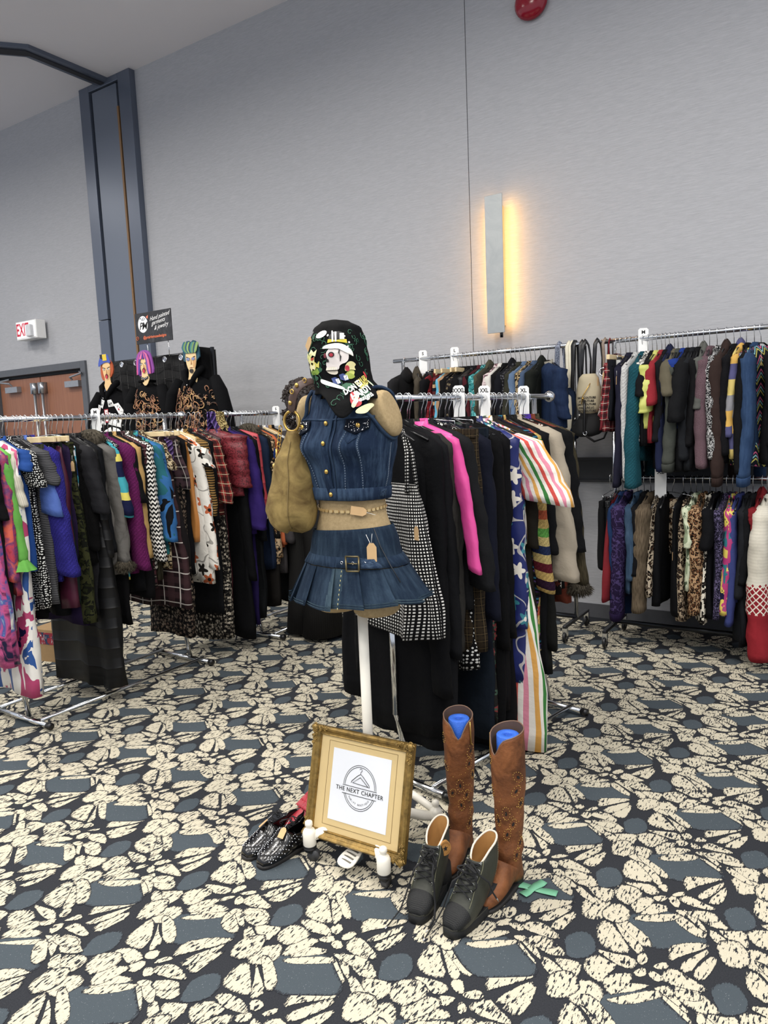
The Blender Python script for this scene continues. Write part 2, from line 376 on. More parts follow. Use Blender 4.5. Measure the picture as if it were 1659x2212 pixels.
def carpet_pattern():
    zk = [0]; rnd = random.Random(3); vs_, fs, ed, mi = [], [], [], []
    ox, oy = -2.056, 1.053; VX, VY = .400, .343
    def add(poly, cx, cy, m, jit):
        pts = chaikin([(cx + p[0], cy + p[1]) for p in poly], 1 + m)
        mx = sum(p[0] for p in pts) / len(pts); my = sum(p[1] for p in pts) / len(pts)
        b = len(vs_)
        for p in [(mx, my)] + [(mx + (q[0] - mx) * 1.13 * jit, my + (q[1] - my) * 1.13 * jit) for q in pts]:
            x, y = p; x2 = x + .012 * sin(4.1 * y + 1.3) + .010 * sin(2.3 * y + 3.7 * x); y2 = y + .012 * sin(3.7 * x) + .008 * sin(5.1 * x + 2 * y)
            vs_.append((x2, y2, .0006 + m * -.0003 + zk[0] * 2e-7))
        zk[0] = (zk[0] + 7919) % 4001; ed.append(1.0); ed.extend([0.0] * len(pts)); n = len(pts)
        for i in range(n): fs.append((b, b + 1 + i, b + 1 + (i + 1) % n)); mi.append(m)
    for ix in range(-16, 9):
        for iy in range(-3, 13):
            cx, cy = ox + ix * VX, oy + iy * VY
            if cy > WY - .02: continue
            for k, p in enumerate(CREAM):
                j = [(a + rnd.uniform(-.008, .008), b + rnd.uniform(-.008, .008)) for a, b in p]
                if max(cy + q[1] for q in j) < WY - .02: add(j, cx, cy, 0, rnd.uniform(.97, 1.06))
            for p in SLATE:
                if max(cy + q[1] for q in p) < WY - .02: add(p, cx, cy, 1, 1.22)
    me = bpy.data.meshes.new('carpet_pattern'); me.from_pydata(vs_, [], fs)
    a = me.attributes.new('edge', 'FLOAT', 'POINT'); a.data.foreach_set('value', ed)
    me.polygons.foreach_set('material_index', mi)
    for f in me.polygons: pass
    o = link('carpet_pattern', me, [cream_pile, slate_pile], fl, False); o['kind'] = 'stuff'
    me.update()
    # make all faces point up
    bm = bmesh.new(); bm.from_mesh(me)
    for f in bm.faces:
        if f.normal.z < 0: f.normal_flip()
    bm.to_mesh(me); bm.free()
carpet_pattern()
# walls
t = NT('wallcovering'); oc = t.coords(True)
w1 = t.noise(t.mapping(oc, (14, 14, 230)), 1, 4, .75); w2 = t.noise(oc, 1.2, 2)
t.bump(w1.outputs[0], .22, .003)
wall_mat = t.done(t.mix(t.math('MULTIPLY', t.math('SUBTRACT', w1.outputs[0], .3), 2.2, clamp=True), lin('a4a5a9'), lin('b9babe')), .8, 0, .25)
ceil_mat = plain('ceiling_paint', 'e4e2e6', .95, 0, .02, 2)
blue_metal = plain('blue_grey_metal', '5e6675', .34, .3, .05, 1.5)
seam_mat = plain('dark_seam', '2c2d33', .8)
door_x0, door_x1, door_top = -9.35, -7.40, 2.31
wb = struct('wall_back', MB().box(-6.22, -2.583, WY, WY + .12, 0, CZ).box(-2.577, 3.5, WY, WY + .12, 0, CZ).box(-2.583, -2.577, WY + .012, WY + .12, 0, CZ, mi=1), [wall_mat, seam_mat])
wl = struct('wall_back_left', MB().box(-7.40, -7.03, WY, WY + .12, 0, CZ).box(-9.35, -7.40, WY, WY + .12, door_top, CZ).box(-15, -9.35, WY, WY + .12, 0, CZ), wall_mat)
struct('wall_corridor', MB().box(-9.4, -7.3, WY + .13, WY + .18, 0, 2.4), black_felt)
struct('ceiling', MB().box(-15, 3.5, -3.5, WY + .1, CZ, CZ + .08), ceil_mat)
# folding wall pocket column
co = struct('trim_1', MB().box(-7.03, -6.87, WY - .07, WY + .1, 2.7, CZ).box(-7.03, -6.87, WY - .07, WY + .1, 0, 2.693).box(-6.40, -6.22, WY - .07, WY + .1, 0, CZ)
            .box(-6.87, -6.40, WY - .07, WY + .1, CZ - .06, CZ), blue_metal, bevel=.004)
struct('pocket_panel', MB().box(-6.845, -6.455, WY - .05, WY + .05, 0, CZ - .07), plain('blue_grey_panel', '6c7482', .36, .25, .04, 1), co, bevel=.004)
struct('edge_strip', MB().box(-6.45, -6.425, WY - .065, WY + .05, 0, CZ - .3), plain('brown_strip', '80603e', .6), co)
struct('pocket_gap', MB().box(-6.87, -6.40, WY + .05, WY + .07, 0, CZ - .06), black_felt, co)
# ceiling track of the folding wall
tr = MB()
for zz, w, m in ((CZ - .035, .085, 0), (CZ - .045, .03, 1)):
    tr.prism([(-6.64 - w, WY), (-6.64 + w, WY), (-6.64 + w, 4.36 - .03), (-7.6, 3.2 - w), (-7.7, 3.2 + w), (-6.64 - w, 4.36 + .05)][::-1], lambda x, y: (x, y, zz), (0, 0, .04), m)
struct('trim_2', tr, [blue_metal, seam_mat])
struct('trim_3', MB().box(-2.55, 3.4, WY - .02, WY + .02, 1.01, 1.16).box(-2.55, 3.4, WY - .035, WY + .02, 1.155, 1.175).box(-2.55, 3.4, WY - .035, WY + .02, 1.0, 1.018), plain('chair_rail_charcoal', '34363a', .6), bevel=.003)
struct('baseboard_back', MB().box(-6.2, 3.4, WY - .012, WY + .02, 0, .1), plain('baseboard_grey', '47484c', .7))
# double door
dr = struct('door_1', MB().box(-9.35, -9.26, WY - .03, WY + .12, 0, 2.31).box(-7.49, -7.40, WY - .03, WY + .12, 0, 2.31).box(-9.26, -7.49, WY - .03, WY + .12, 2.23, 2.31), plain('door_frame_grey', '55585e', .5), bevel=.004)
t = NT('walnut_veneer'); oc = t.coords(True); g = t.noise(t.mapping(oc, (40, 4, 1.6)), 1, 5, .65, .3)
veneer = t.done(t.mix(g.outputs[0], lin('744936'), lin('a87458')), .45, 0, .4)
door_top_mat = plain('door_shadow_head', '202226', .8)  # shade under the door head put into the strip's dark colour
for x0, x1 in ((-9.25, -8.385), (-8.365, -7.50)):
    lf = MB().box(x0, x1, WY + .03, WY + .075, .01, 2.2).build('door_leaf', veneer, dr, False, bevel=.003)
    s = 1 if x0 < -9 else -1
    hx = x0 + .33 if s > 0 else x1 - .18
    c = MB().box(hx - .13, hx + .13, WY - .03, WY + .03, 2.03, 2.1)
    c.tube([(hx, WY - .01, 2.11), (hx, WY - .04, 2.14), (hx - .25 * s, WY - .06, 2.17), (hx - .1 * s, WY + .02, 2.2)], .012, 6)
    c.build('door_closer', plain('closer_silver', '9b9ea3', .4, .6), dr, False, bevel=.004)
    vx = x1 - .05 if s > 0 else x0 + .09
    r = MB().tube([(vx, WY - .02, .2), (vx, WY - .02, 2.05)], .017, 10); r.box(vx - .035, vx + .035, WY - .05, WY + .03, 1.99, 2.12)
    r.build('latch_rod', plain('latch_silver', 'a8abb0', .3, .8), dr, True)
struct('door_stop_shade', MB().box(-9.26, -7.49, WY + .03, WY + .1, 2.19, 2.235), door_top_mat, dr)
# exit sign
ex = empty('exit_sign', (-8.27, WY - .15, 2.72), 0, 'lit white exit sign box with red letters on the wall above the double door', 'sign')
MB().box(-.205, .205, -.0, .12, -.105, .105).build('housing', white_plastic, ex, False, bevel=.006)
MB().box(-.185, .185, -.006, -.001, -.088, .088).build('face_panel', plain('sign_face', 'ffffff', .4, 0, 0, emis=(1, .95, .95, 1), es=.35), ex, False)
text_mesh('lettering', 'EXIT', plain('exit_red', 'c0203a', .5, 0, 0, emis=(.8, .03, .08, 1), es=.15), ex, lambda x, y: (x - .06, -.008, y), size=.20, sx=.62, bold=.004)
MB().box(.075, .17, -.06, -.006, -.09, .05).build('lamp_shade', plain('frosted', 'd8dadd', .3), ex, False, bevel=.015)
MB().box(-.06, .1, .12, .15, -.05, .05).build('mount', white_plastic, ex, False)
# fire alarm bell
fb = empty('fire_alarm', (-2.055, WY, 4.33), 0, 'glossy round red fire alarm high on the wall', 'alarm')
rd = plain('alarm_red', '8c1026', .18, 0, .03)
MB().lathe([(.02, .0), (.09, .0), (.118, .02), (.12, .035), (.10, .06), (.06, .078), (.02, .084)], 28).build('dome', rd, fb, M=Matrix.Rotation(PI / 2, 4, 'X'))
MB().box(-.06, .06, -.012, 0, -.06, .06).build('back_plate', plain('alarm_plate', '6d0f20', .4), fb, False)
# wall sconce
sx, sz0, sz1 = -2.33, 2.105, 3.083
sn = empty('wall_sconce', (sx, WY, (sz0 + sz1) / 2), 0, 'tall brushed metal wall sconce glowing amber behind its plate', 'lamp')
hh = (sz1 - sz0) / 2
t = NT('alabaster_plate'); nz = t.noise(t.coords(True), 6, 4, .6, 1.5)
plate_mat = t.done(t.mix(nz.outputs[0], lin('8f9497'), lin('b4b7b5')), .35, .3)
MB().box(-.069, .069, -.125, -.118, -hh, hh).build('face_plate', plate_mat, sn, False, bevel=.002)
MB().box(-.028, .028, -.118, -.001, -hh + .06, hh - .06).build('back_box', plain('sconce_box', 'd8c8a0', .5), sn, False)
glow = plain('amber_tube', 'ffb040', .5, 0, 0, emis=(1, .50, .10, 1), es=7)
for s in (-1, 1): MB().tube([(s * .038, -.075, -hh + .05), (s * .038, -.075, hh - .05)], .009, 8).build('amber_tube', glow, sn)
MB().box(.031, .036, -.12, -.085, -.06, .09).build('bracket', plain('sconce_bracket', '7c3c2c', .5), sn, False)
MB().tube([(.02, -.07, -hh + .02), (.02, -.07, -hh - .03)], .012, 10).build('finial', steel_dark, sn)
for s in (-1, 1):
    l = bpy.data.lights.new('sconce_light', 'AREA'); l.shape = 'RECTANGLE'; l.size = .9; l.size_y = .03; l.energy = 1.7; l.color = (1, .56, .16)
    o = bpy.data.objects.new('sconce_light', l); o.parent = sn; o.location = (s * .05, -.085, 0); COL.objects.link(o)
    o.rotation_euler = Vector((s * .5, .8, 0)).to_track_quat('-Z', 'X').to_euler()
# green tape cross on carpet
tp = plain('green_tape', '6fae8c', .6, 0, .06)
cx_, cy_ = -.845, 2.045
ta = empty('tape_cross', (cx_, cy_, .0015), 0, 'pale green masking tape cross stuck on the carpet', 'tape')
for k, (a, L, z) in enumerate(((.12, .075, .001), (1.25, .052, .002))):
    m = MB(); u = Vector((cos(a), sin(a), 0)); w = Vector((-sin(a), cos(a), 0)) * .014
    m.grid(lambda p, q: u * (p * 2 - 1) * L + w * (q * 2 - 1) * (1 + .12 * sin(9 * p + k)) + Vector((0, 0, z + .002 + .003 * abs(sin(5 * p + k * 2)))), 12, 2)
    m.build('tape_strip', tp, ta, solid=.0006)
# ============================================================ garment racks
RL = 1.585
def rack_u(name, x, y0, y1, zr, label, far_cut=None, group=None):
    """single rail rack whose rail runs along Y, feet along X"""
    r = empty(name, (x, (y0 + y1) / 2, 0), 0, label, 'clothes rack', group); L = (y1 - y0) / 2
    MB().tube([(0, -L - .14, zr), (0, L + .12, zr)], .014, 14).build('rail', chrome, r)
    MB().ball((0, L + .14, zr), .028, 10).build('end_ball', chrome, r)
    MB().ball((0, -L - .155, zr), .028, 10).build('end_ball', chrome, r)
    for s in (-1, 1):
        y = s * L
        MB().tube([(0, y, zr), (0, y, .30), (0, y + .01, .27), (.05, y + .02, .03)], .0125, 12).build('upright', chrome, r)
        MB().tube([(0, y, .85), (0, y, .30)], .0155, 12).build('sleeve_tube', chrome, r)
        MB().tube([(-.25, y, .028), (.25, y, .028)], .0135, 12).build('foot', chrome, r)
        for q in (-1, 1): MB().tube([(q * .245, y, .028), (q * .275, y, .028)], .018, 12).build('end_cap', black_plastic, r)
    for q in (-1, 1): MB().tube([(q * .19, -L, .045), (q * .19, L, .045)], .010, 10).build('base_bar', chrome, r)
    return r
rack_u('clothes_rack', -3.70, 2.03, 3.14, RL, 'chrome single rail rack in front of the double door and painted hoodies')
rack_u('clothes_rack', -3.64, 3.76, 5.0, RL, 'chrome single rail rack further back, past the first, ending near the wall')
mr = rack_u('clothes_rack', -1.49, 2.42, 3.49, RL, 'chrome single rail rack directly behind the mannequin')
mr.rotation_euler.z = -.19
def rack_w(x0, x1, y, label, low=True):
    r = empty('clothes_rack', ((x0 + x1) / 2, y, 0), 0, label, 'clothes rack'); L = (x1 - x0) / 2; z = 1.935
    MB().tube([(-L - .08, 0, z), (L + .08, 0, z)], .0155, 12).build('rail', chrome, r)
    for s in (-1, 1):
        MB().tube([(s * L, 0, z), (s * L, 0, .12)], .014, 12).build('upright', chrome, r)
        MB().box(s * L - .013, s * L + .013, -.24, .24, .105, .125).build('foot', steel_dark, r, False, bevel=.004)
        for q in (-1, 1):
            c = (s * L, q * .22, .045)
            w = MB().torus(c, .030, .011, 'x', 20, 8).ball(c, .022, 8, sc=(.4, 1, 1)).build('caster_wheel', black_plastic, r)
            MB().box(c[0] - .016, c[0] + .016, c[1] - .014, c[1] + .014, .055, .108).build('caster_fork', chrome, w, False)
    if low:
        MB().tube([(-L, 0, 1.075), (L, 0, 1.075)], .012, 10).build('lower_rail', chrome, r)
    MB().tube([(-L, .0, .13), (L, .0, .13)], .016, 10).build('base_bar', steel_dark, r)
    return r
rack_w(-1.36, .35, 4.75, 'tall two-tier wheeled chrome rack, upper and lower rails full of clothes')
rack_w(-2.92, -1.62, 4.75, 'tall wheeled rack behind the mannequin with jackets and handbags', False)
# ============================================================ hangers and garments
BLK = 'black_plastic'
def hanger(kind, o_loc, rz, label, group, w=.2, tilt=0.0):
    h = empty('coat_hanger', o_loc, rz, label, 'hanger', group)
    wire = chrome
    pts = [(.016 * cos(a) * 1.0, 0, .002 + .018 * sin(a)) for a in [PI * 1.05 - k * PI / 8 * 1.05 for k in range(9)]] + [(.016, 0, -.02), (.004, 0, -.045), (0, 0, -.085)]
    pts = [(-.017, 0, -.012)] + pts
    MB().tube(pts, .0019, 5).build('hook', wire, h)
    if kind == 'black':
        m = MB().tube([(-w, 0, -.165), (-w * .6, 0, -.135), (-.02, 0, -.088), (.02, 0, -.088), (w * .6, 0, -.135), (w, 0, -.165)], .006, 6, flat=.7)
        m.build('hanger_body', black_plastic, h)
    elif kind == 'wire':
        MB().tube([(-w, 0, -.17), (0, 0, -.085), (w, 0, -.17), (-w, 0, -.17)], .0019, 5).build('hanger_body', wire, h)
    elif kind == 'wood':
        m = MB(); n = 12
        m.loft([[(x, yy, -.10 - .055 * (abs(x) / w) ** 1.5 + zz) for yy, zz in ((-.007, -.016), (.007, -.016), (.007, .013), (-.007, .013))] for x in [w * (k / n * 2 - 1) for k in range(n + 1)]])
        m.build('hanger_body', pale_wood, h, False, bevel=.002)
    elif kind == 'bar':      # flat wooden trouser hanger
        MB().box(-w, w, -.007, .007, -.125, -.095).build('hanger_body', pale_wood, h, False, bevel=.003)
    elif kind == 'clip':
        m = MB().tube([(-w * .8, 0, -.12), (-w * .8, 0, -.10), (-.02, 0, -.088), (.02, 0, -.088), (w * .8, 0, -.10), (w * .8, 0, -.12), (-w * .8, 0, -.12)], .0025, 5)
        m.build('hanger_body', chrome, h)
        for s in (-1, 1): MB().box(s * w * .6 - .012, s * w * .6 + .012, -.012, .012, -.15, -.11).build('clip', black_plastic, h, False, bevel=.003)
    return h
def price_tag(parent, x, y, z, s=1.0):
    m = MB(); w, hh = .014 * s, .026 * s
    m.prism([(-w, -hh), (w, -hh), (w, hh * .55), (w * .45, hh), (-w * .45, hh), (-w, hh * .55)], lambda a, b: (x + a, y, z + b), (0, .0012, 0))
    o = m.build('price_tag', kraft, parent, False)
    MB().tube([(x, y, z + hh), (x + .004, y, z + hh + .03)], .0006, 4).build('tag_string', white_plastic, o)
    return o
FUR = cloth('slub:5d5446,8f8571:1:fur')
def garment(kind, pat, loc, rz, L, Ls, label, cat, opt, group=None):
    """hung garment; local +x is the end towards the aisle, rail runs along local y"""
    rnd = random.Random(hash_s(label) + int(loc[0] * 977) + int(loc[1] * 1361))
    g = opt.get
    name = g('name') or cat.replace(' ', '_').replace('-', '_')
    o = empty(name, loc, rz, label, cat, group)
    if g('yaw'): o.rotation_euler.z += g('yaw')
    mat = cloth(pat); mat2 = cloth(g('pat2')) if g('pat2') else mat
    sw, hw, T = g('sw', .195), g('hw', .235), g('t', .026)
    slope = g('slope', .38); nk = g('nk', .065); z0 = g('z0', -.105)
    if kind in ('pants', 'skirt'): sw, slope, z0 = g('sw', .17), 0, -.135; nk = 0
    if kind == 'tank': sw = g('sw', .13)
    x0 = g('x0', 0.0)
    N, Mv = 36, 18
    k1, k2, p1, p2, p3 = rnd.uniform(14, 24), rnd.uniform(30, 48), rnd.uniform(0, 6), rnd.uniform(0, 6), rnd.uniform(0, 6)
    sd = rnd.uniform(0, 50); A = g('fold', .011); sway = rnd.uniform(-.012, .012)
    def sgp(v, p): return math.copysign(abs(v) ** p, v)
    def body(x0, hw, sw, L, z0, N=N):
        rings = []
        for j in range(Mv + 1):
            v = j / Mv; vv = v ** 1.15; r = []
            W = sw + (hw - sw) * min(1, v * 1.25) ** g('flp', .9)
            if kind == 'coat_waist': W *= 1 - .12 * math.exp(-((v - .4) / .15) ** 2)
            TT = T * min(1, .32 + v * 5) * (1 + g('tfl', .25) * v)
            for i in range(N):
                a = 2 * PI * i / N; u = sgp(cos(a), .62); s = sgp(sin(a), .75)
                xx = u * W; xt = u * sw
                zt = z0 - max(0, abs(xt) - nk) * slope
                if kind in ('tank', 'dress_strap'): zt -= .05 * (abs(u) > .55) + (.05 if abs(u) < .35 else 0)
                zb = -L - .012 * sin(k1 * xx * .8 + p3) - g('drop', 0) * u
                z = zt + (zb - zt) * vv
                fy = A * v * (sin(k1 * xx + p1 + v) + .5 * sin(k2 * xx + p2)) + sway * v
                wn = .013 * min(1, v * 4) * mnoise.noise((xx * 15 + sd, s * 2, z * 5 + sd))
                r.append((x0 + xx + .004 * sin(9 * z + p1) * v + (wn * .8 if u > 0 else -wn * .8) * abs(u), s * TT * (1 + .18 * sin(k2 * xx + p3) * v) + fy + wn, z))
            rings.append(r)
        return rings
    if kind == 'pants':
        wl = hw * .5 if g('two', True) else hw
        m = MB()
        for q in ((-1, 1) if g('two', True) else (0,)):
            m.loft(body(x0 + q * wl * 1.02, wl, wl if q else sw, L, z0, 20))
        m.build('trouser_leg' if q else 'panel', mat, o)
        MB().box(x0 - 2 * wl * .99, x0 + 2 * wl * .99, -T * .6, T * .6, z0 - .035, z0 + .004).build('waistband', mat2, o, False, bevel=.004)
    else:
        m = MB().loft(body(x0, hw, sw, L, z0)); m.build('body', mat, o)
    if kind == 'skirt':
        MB().box(x0 - sw * 1.02, x0 + sw * 1.02, -T * .5, T * .5, z0 - .03, z0 + .006).build('waistband', mat2, o, False, bevel=.004)
    zs = z0 - (sw - nk) * slope
    if kind in ('ls', 'ss') and Ls:
        sr = g('sr', 1.0); out = g('out', .055); fl = g('cuffw', 1.0)
        for q in (1, -1):
            rings = []; n = 22 if kind == 'ls' else 9; ph = rnd.uniform(0, 6)
            for j in range(n + 1):
                v = j / n; lz = zs - .012 - v * (Ls + zs)*1.0 if False else (zs + .006) + v * (-Ls - zs - .006)
                rx = (.058 - .020 * v ** .8) * sr; ry = (.030 - .005 * v) * sr
                if kind == 'ss': rx = (.060 + .012 * v) * sr * fl; ry = .034 * sr
                else: rx *= 1 + (fl - 1) * v; ry *= 1 + (fl - 1) * v * .6
                if j == 0: rx *= .55; ry *= .5
                wr = 1 + .05 * sin(19 * v + ph) + .03 * sin(41 * v + ph * 2)
                cx = q * (sw - .030 + out * (v ** .8) + (.006 if j else -.018)); cy = .010 * sin(4 * v + ph)
                r = []
                for i in range(16):
                    a = 2 * PI * i / 16
                    wn = 1 + .15 * mnoise.noise((cos(a) * 1.6 + sd, sin(a) * 1.6 + q, lz * 13)) + .09 * mnoise.noise((cos(a) * 3, sin(a) * 3 + sd, lz * 34))
                    r.append((x0 + cx + math.copysign(abs(cos(a)) ** .8, cos(a)) * rx * wr * wn, cy + math.copysign(abs(sin(a)) ** .8, sin(a)) * ry * wr * wn, lz - .012 * cos(a) * q * (v if kind == 'ls' else 1.6 * v) - (0 if j else 0)))
                rings.append(r)
            s_ = MB().loft(rings).build('sleeve', mat2 if g('slv2') else mat, o)
            ex, ey, ez = rings[-1][0][0] - cos(0) * rx, cy, -Ls
            cxx = sum(p[0] for p in rings[-1]) / 16
            if g('cuff'):
                ch = .045
                MB().loft([[(cxx + (p[0] - cxx) * k, p[1] * k, p[2] + dz) for p in rings[-1]] for k, dz in ((1.0, .004), (1.06, .0), (1.0, -ch))]).build('cuff', cloth(g('cuff')), s_)
            if g('ruffle'):
                rr = []
                for j in range(7):
                    v = j / 6
                    rr.append([(cxx + cos(2 * PI * i / 40) * (rx * .9 + .045 * v) * (1 + .13 * v * sin(2 * PI * i / 40 * 6 + ph)), cy + sin(2 * PI * i / 40) * (ry * .9 + .03 * v) * (1 + .2 * v * cos(2 * PI * i / 40 * 6)), -Ls + .006 - .055 * v) for i in range(40)])
                MB().loft(rr, cap0=False, cap1=False).build('ruffle', mat, s_)
            if g('furcuff'):
                fur_lump((cxx, cy, -Ls - .025), (.075, .055, .04), o, 'fur_cuff', 260, rnd)
    # shoulders, collars, hoods
    if g('hood'):
        rings = []
        for j in range(8):
            v = j / 7; r = []
            for i in range(16):
                a = 2 * PI * i / 16
                rx = (.075, .085, .088, .082, .072, .058, .038, .015)[j]; ry = (.022, .032, .036, .036, .034, .028, .02, .008)[j]
                r.append((x0 - .01 + cos(a) * rx, -.0 + sin(a) * ry, z0 - .06 + v * .11 + .01 * sin(a * 3)))
            rings.append(r)
        MB().loft(rings).build('hood', mat2 if g('slv2') else mat, o)
    elif kind in ('ls', 'ss') and g('collar', True):
        rings = []
        for j, (k, dz) in enumerate(((1.05, -.035), (1.1, -.01), (1.0, .022), (.9, .018), (.85, -.02))):
            rings.append([(x0 + cos(2 * PI * i / 20) * .062 * k, sin(2 * PI * i / 20) * .026 * k, z0 + dz - .012 * (sin(2 * PI * i / 20) < -.3)) for i in range(20)])
        MB().loft(rings, False, False).build('collar', mat2 if g('col2') else mat, o)
    if g('furcol'): fur_lump((x0 + .07, 0, z0 - .02), (.13, .06, .075), o, 'fur_collar', 420, rnd)
    if g('straps'):
        for q in (-1, 1):
            MB().tube([(x0 + q * sw * .85, -T * .8, z0 - .03), (x0 + q * sw * .8, -.012, z0 + .12), (x0 + q * sw * .55, 0, -.125), (x0 + q * sw * .8, .012, z0 + .12), (x0 + q * sw * .85, T * .8, z0 - .03)], .013, 6, flat=.5).build('strap', mat, o)
    if g('hem'):
        W = hw; hz = g('hemh', .05)
        last = body(x0, hw, sw, L, z0)[-1]
        MB().loft([[(p[0] * 1.02 + x0 * -.02, p[1] * 1.1, p[2] + dz) for p in last] for dz in (hz, .0, -.006)]).build('hem_band', cloth(g('hem')), o)
    if g('furhem'):
        for q in range(5): fur_lump((x0 + (q - 2) * hw * .42 + .02, 0, -L), (.07, .045, .03), o, 'fur_hem', 120, rnd, cloth('slub:6f5d3a,a8946a:1:fur'))
    if g('buttons'):
        for q in range(4): MB().ball((x0 + sw + .02, -.035, -Ls + .025 + q * .014), .005, 6).build('button', black_plastic, o)
    if g('tag'):
        tx, tz = g('tag') if isinstance(g('tag'), tuple) else (sw + .035, zs - .10)
        price_tag(o, x0 + tx, -T - .022, tz)
    return o
def hash_s(s):
    h = 0
    for c in s: h = (h * 131 + ord(c)) % 1000003
    return h
def fur_lump(c, r, parent, name, n, rnd, mat=None):
    m = MB(); m.ball(c, 1, 8, sc=tuple(q * .82 for q in r))
    for k in range(int(n * 2.2)):
        d = Vector((rnd.gauss(0, 1), rnd.gauss(0, 1), rnd.gauss(0, 1))).normalized()
        p = Vector((c[0] + d.x * r[0] * .75, c[1] + d.y * r[1] * .75, c[2] + d.z * r[2] * .75)); q = p + Vector((d.x * .020, d.y * .020, d.z * .016 - .012)) + Vector((rnd.uniform(-.008, .008), rnd.uniform(-.008, .008), 0))
        s = Vector((rnd.uniform(-1, 1), rnd.uniform(-1, 1), 0)).normalized() * .0028
        b = len(m.v); m.v += [tuple(p - s), tuple(p + s), tuple(q)]; m.face((b, b + 1, b + 2))
        w = d.cross(s).normalized() * .0025; b = len(m.v); m.v += [tuple(p - w), tuple(p + w), tuple(q)]; m.face((b, b + 1, b + 2))
    return m.build(name, mat or FUR, parent)
# rows ------------------------------------------------------
HL = {'black': 'black hanger', 'wire': 'wire hanger', 'wood': 'wooden hanger', 'bar': 'flat wooden hanger', 'clip': 'chrome clip hanger'}
def place_row(P0, rz, zr, rows, rname, lo, hi):
    """rail through P0 along local y of rotation rz; local +x faces the aisle"""
    P0 = Vector((P0[0], P0[1])); n = Vector((cos(rz), sin(rz))); d = Vector((-sin(rz), cos(rz)))
    for row in rows:
        px, kind, pat, spy, hpy, label, cat = row[:7]; opt = dict(row[7]) if len(row) > 7 else {}
        sw = opt.get('sw', .17 if kind in ('pants', 'skirt') else .195); x0 = opt.get('x0', 0)
        a, b = lo, hi
        for _ in range(34):
            m = (a + b) / 2; q = P0 + d * m + n * (sw + x0)
            if px2((q.x, q.y, zr - .17))[0] < px: a = m
            else: b = m
        w = .03 + (.02 if kind == 'ls' else 0)
        q = P0 + d * a; pt = q + n * (sw + x0 + w)
        Ls = zr - zat(pt.x, pt.y, spy) if spy else 0
        Lh = min(zr - zat(pt.x, pt.y, hpy), zr - .02)
        yaw = opt.get('yaw', random.uniform(-.07, .07)); opt['yaw'] = yaw
        garment(kind, pat, (q.x, q.y, zr), rz, Lh, Ls, label, cat, opt, opt.get('group'))
        hk = opt.get('hk', 'clip' if kind in ('skirt', 'pants') else 'black')
        hanger(hk, (q.x, q.y, zr), rz + yaw + random.uniform(-.1, .1), ' '.join((HL[hk] + ' holding the ' + label).split()[:16]), 'hangers on the ' + rname)
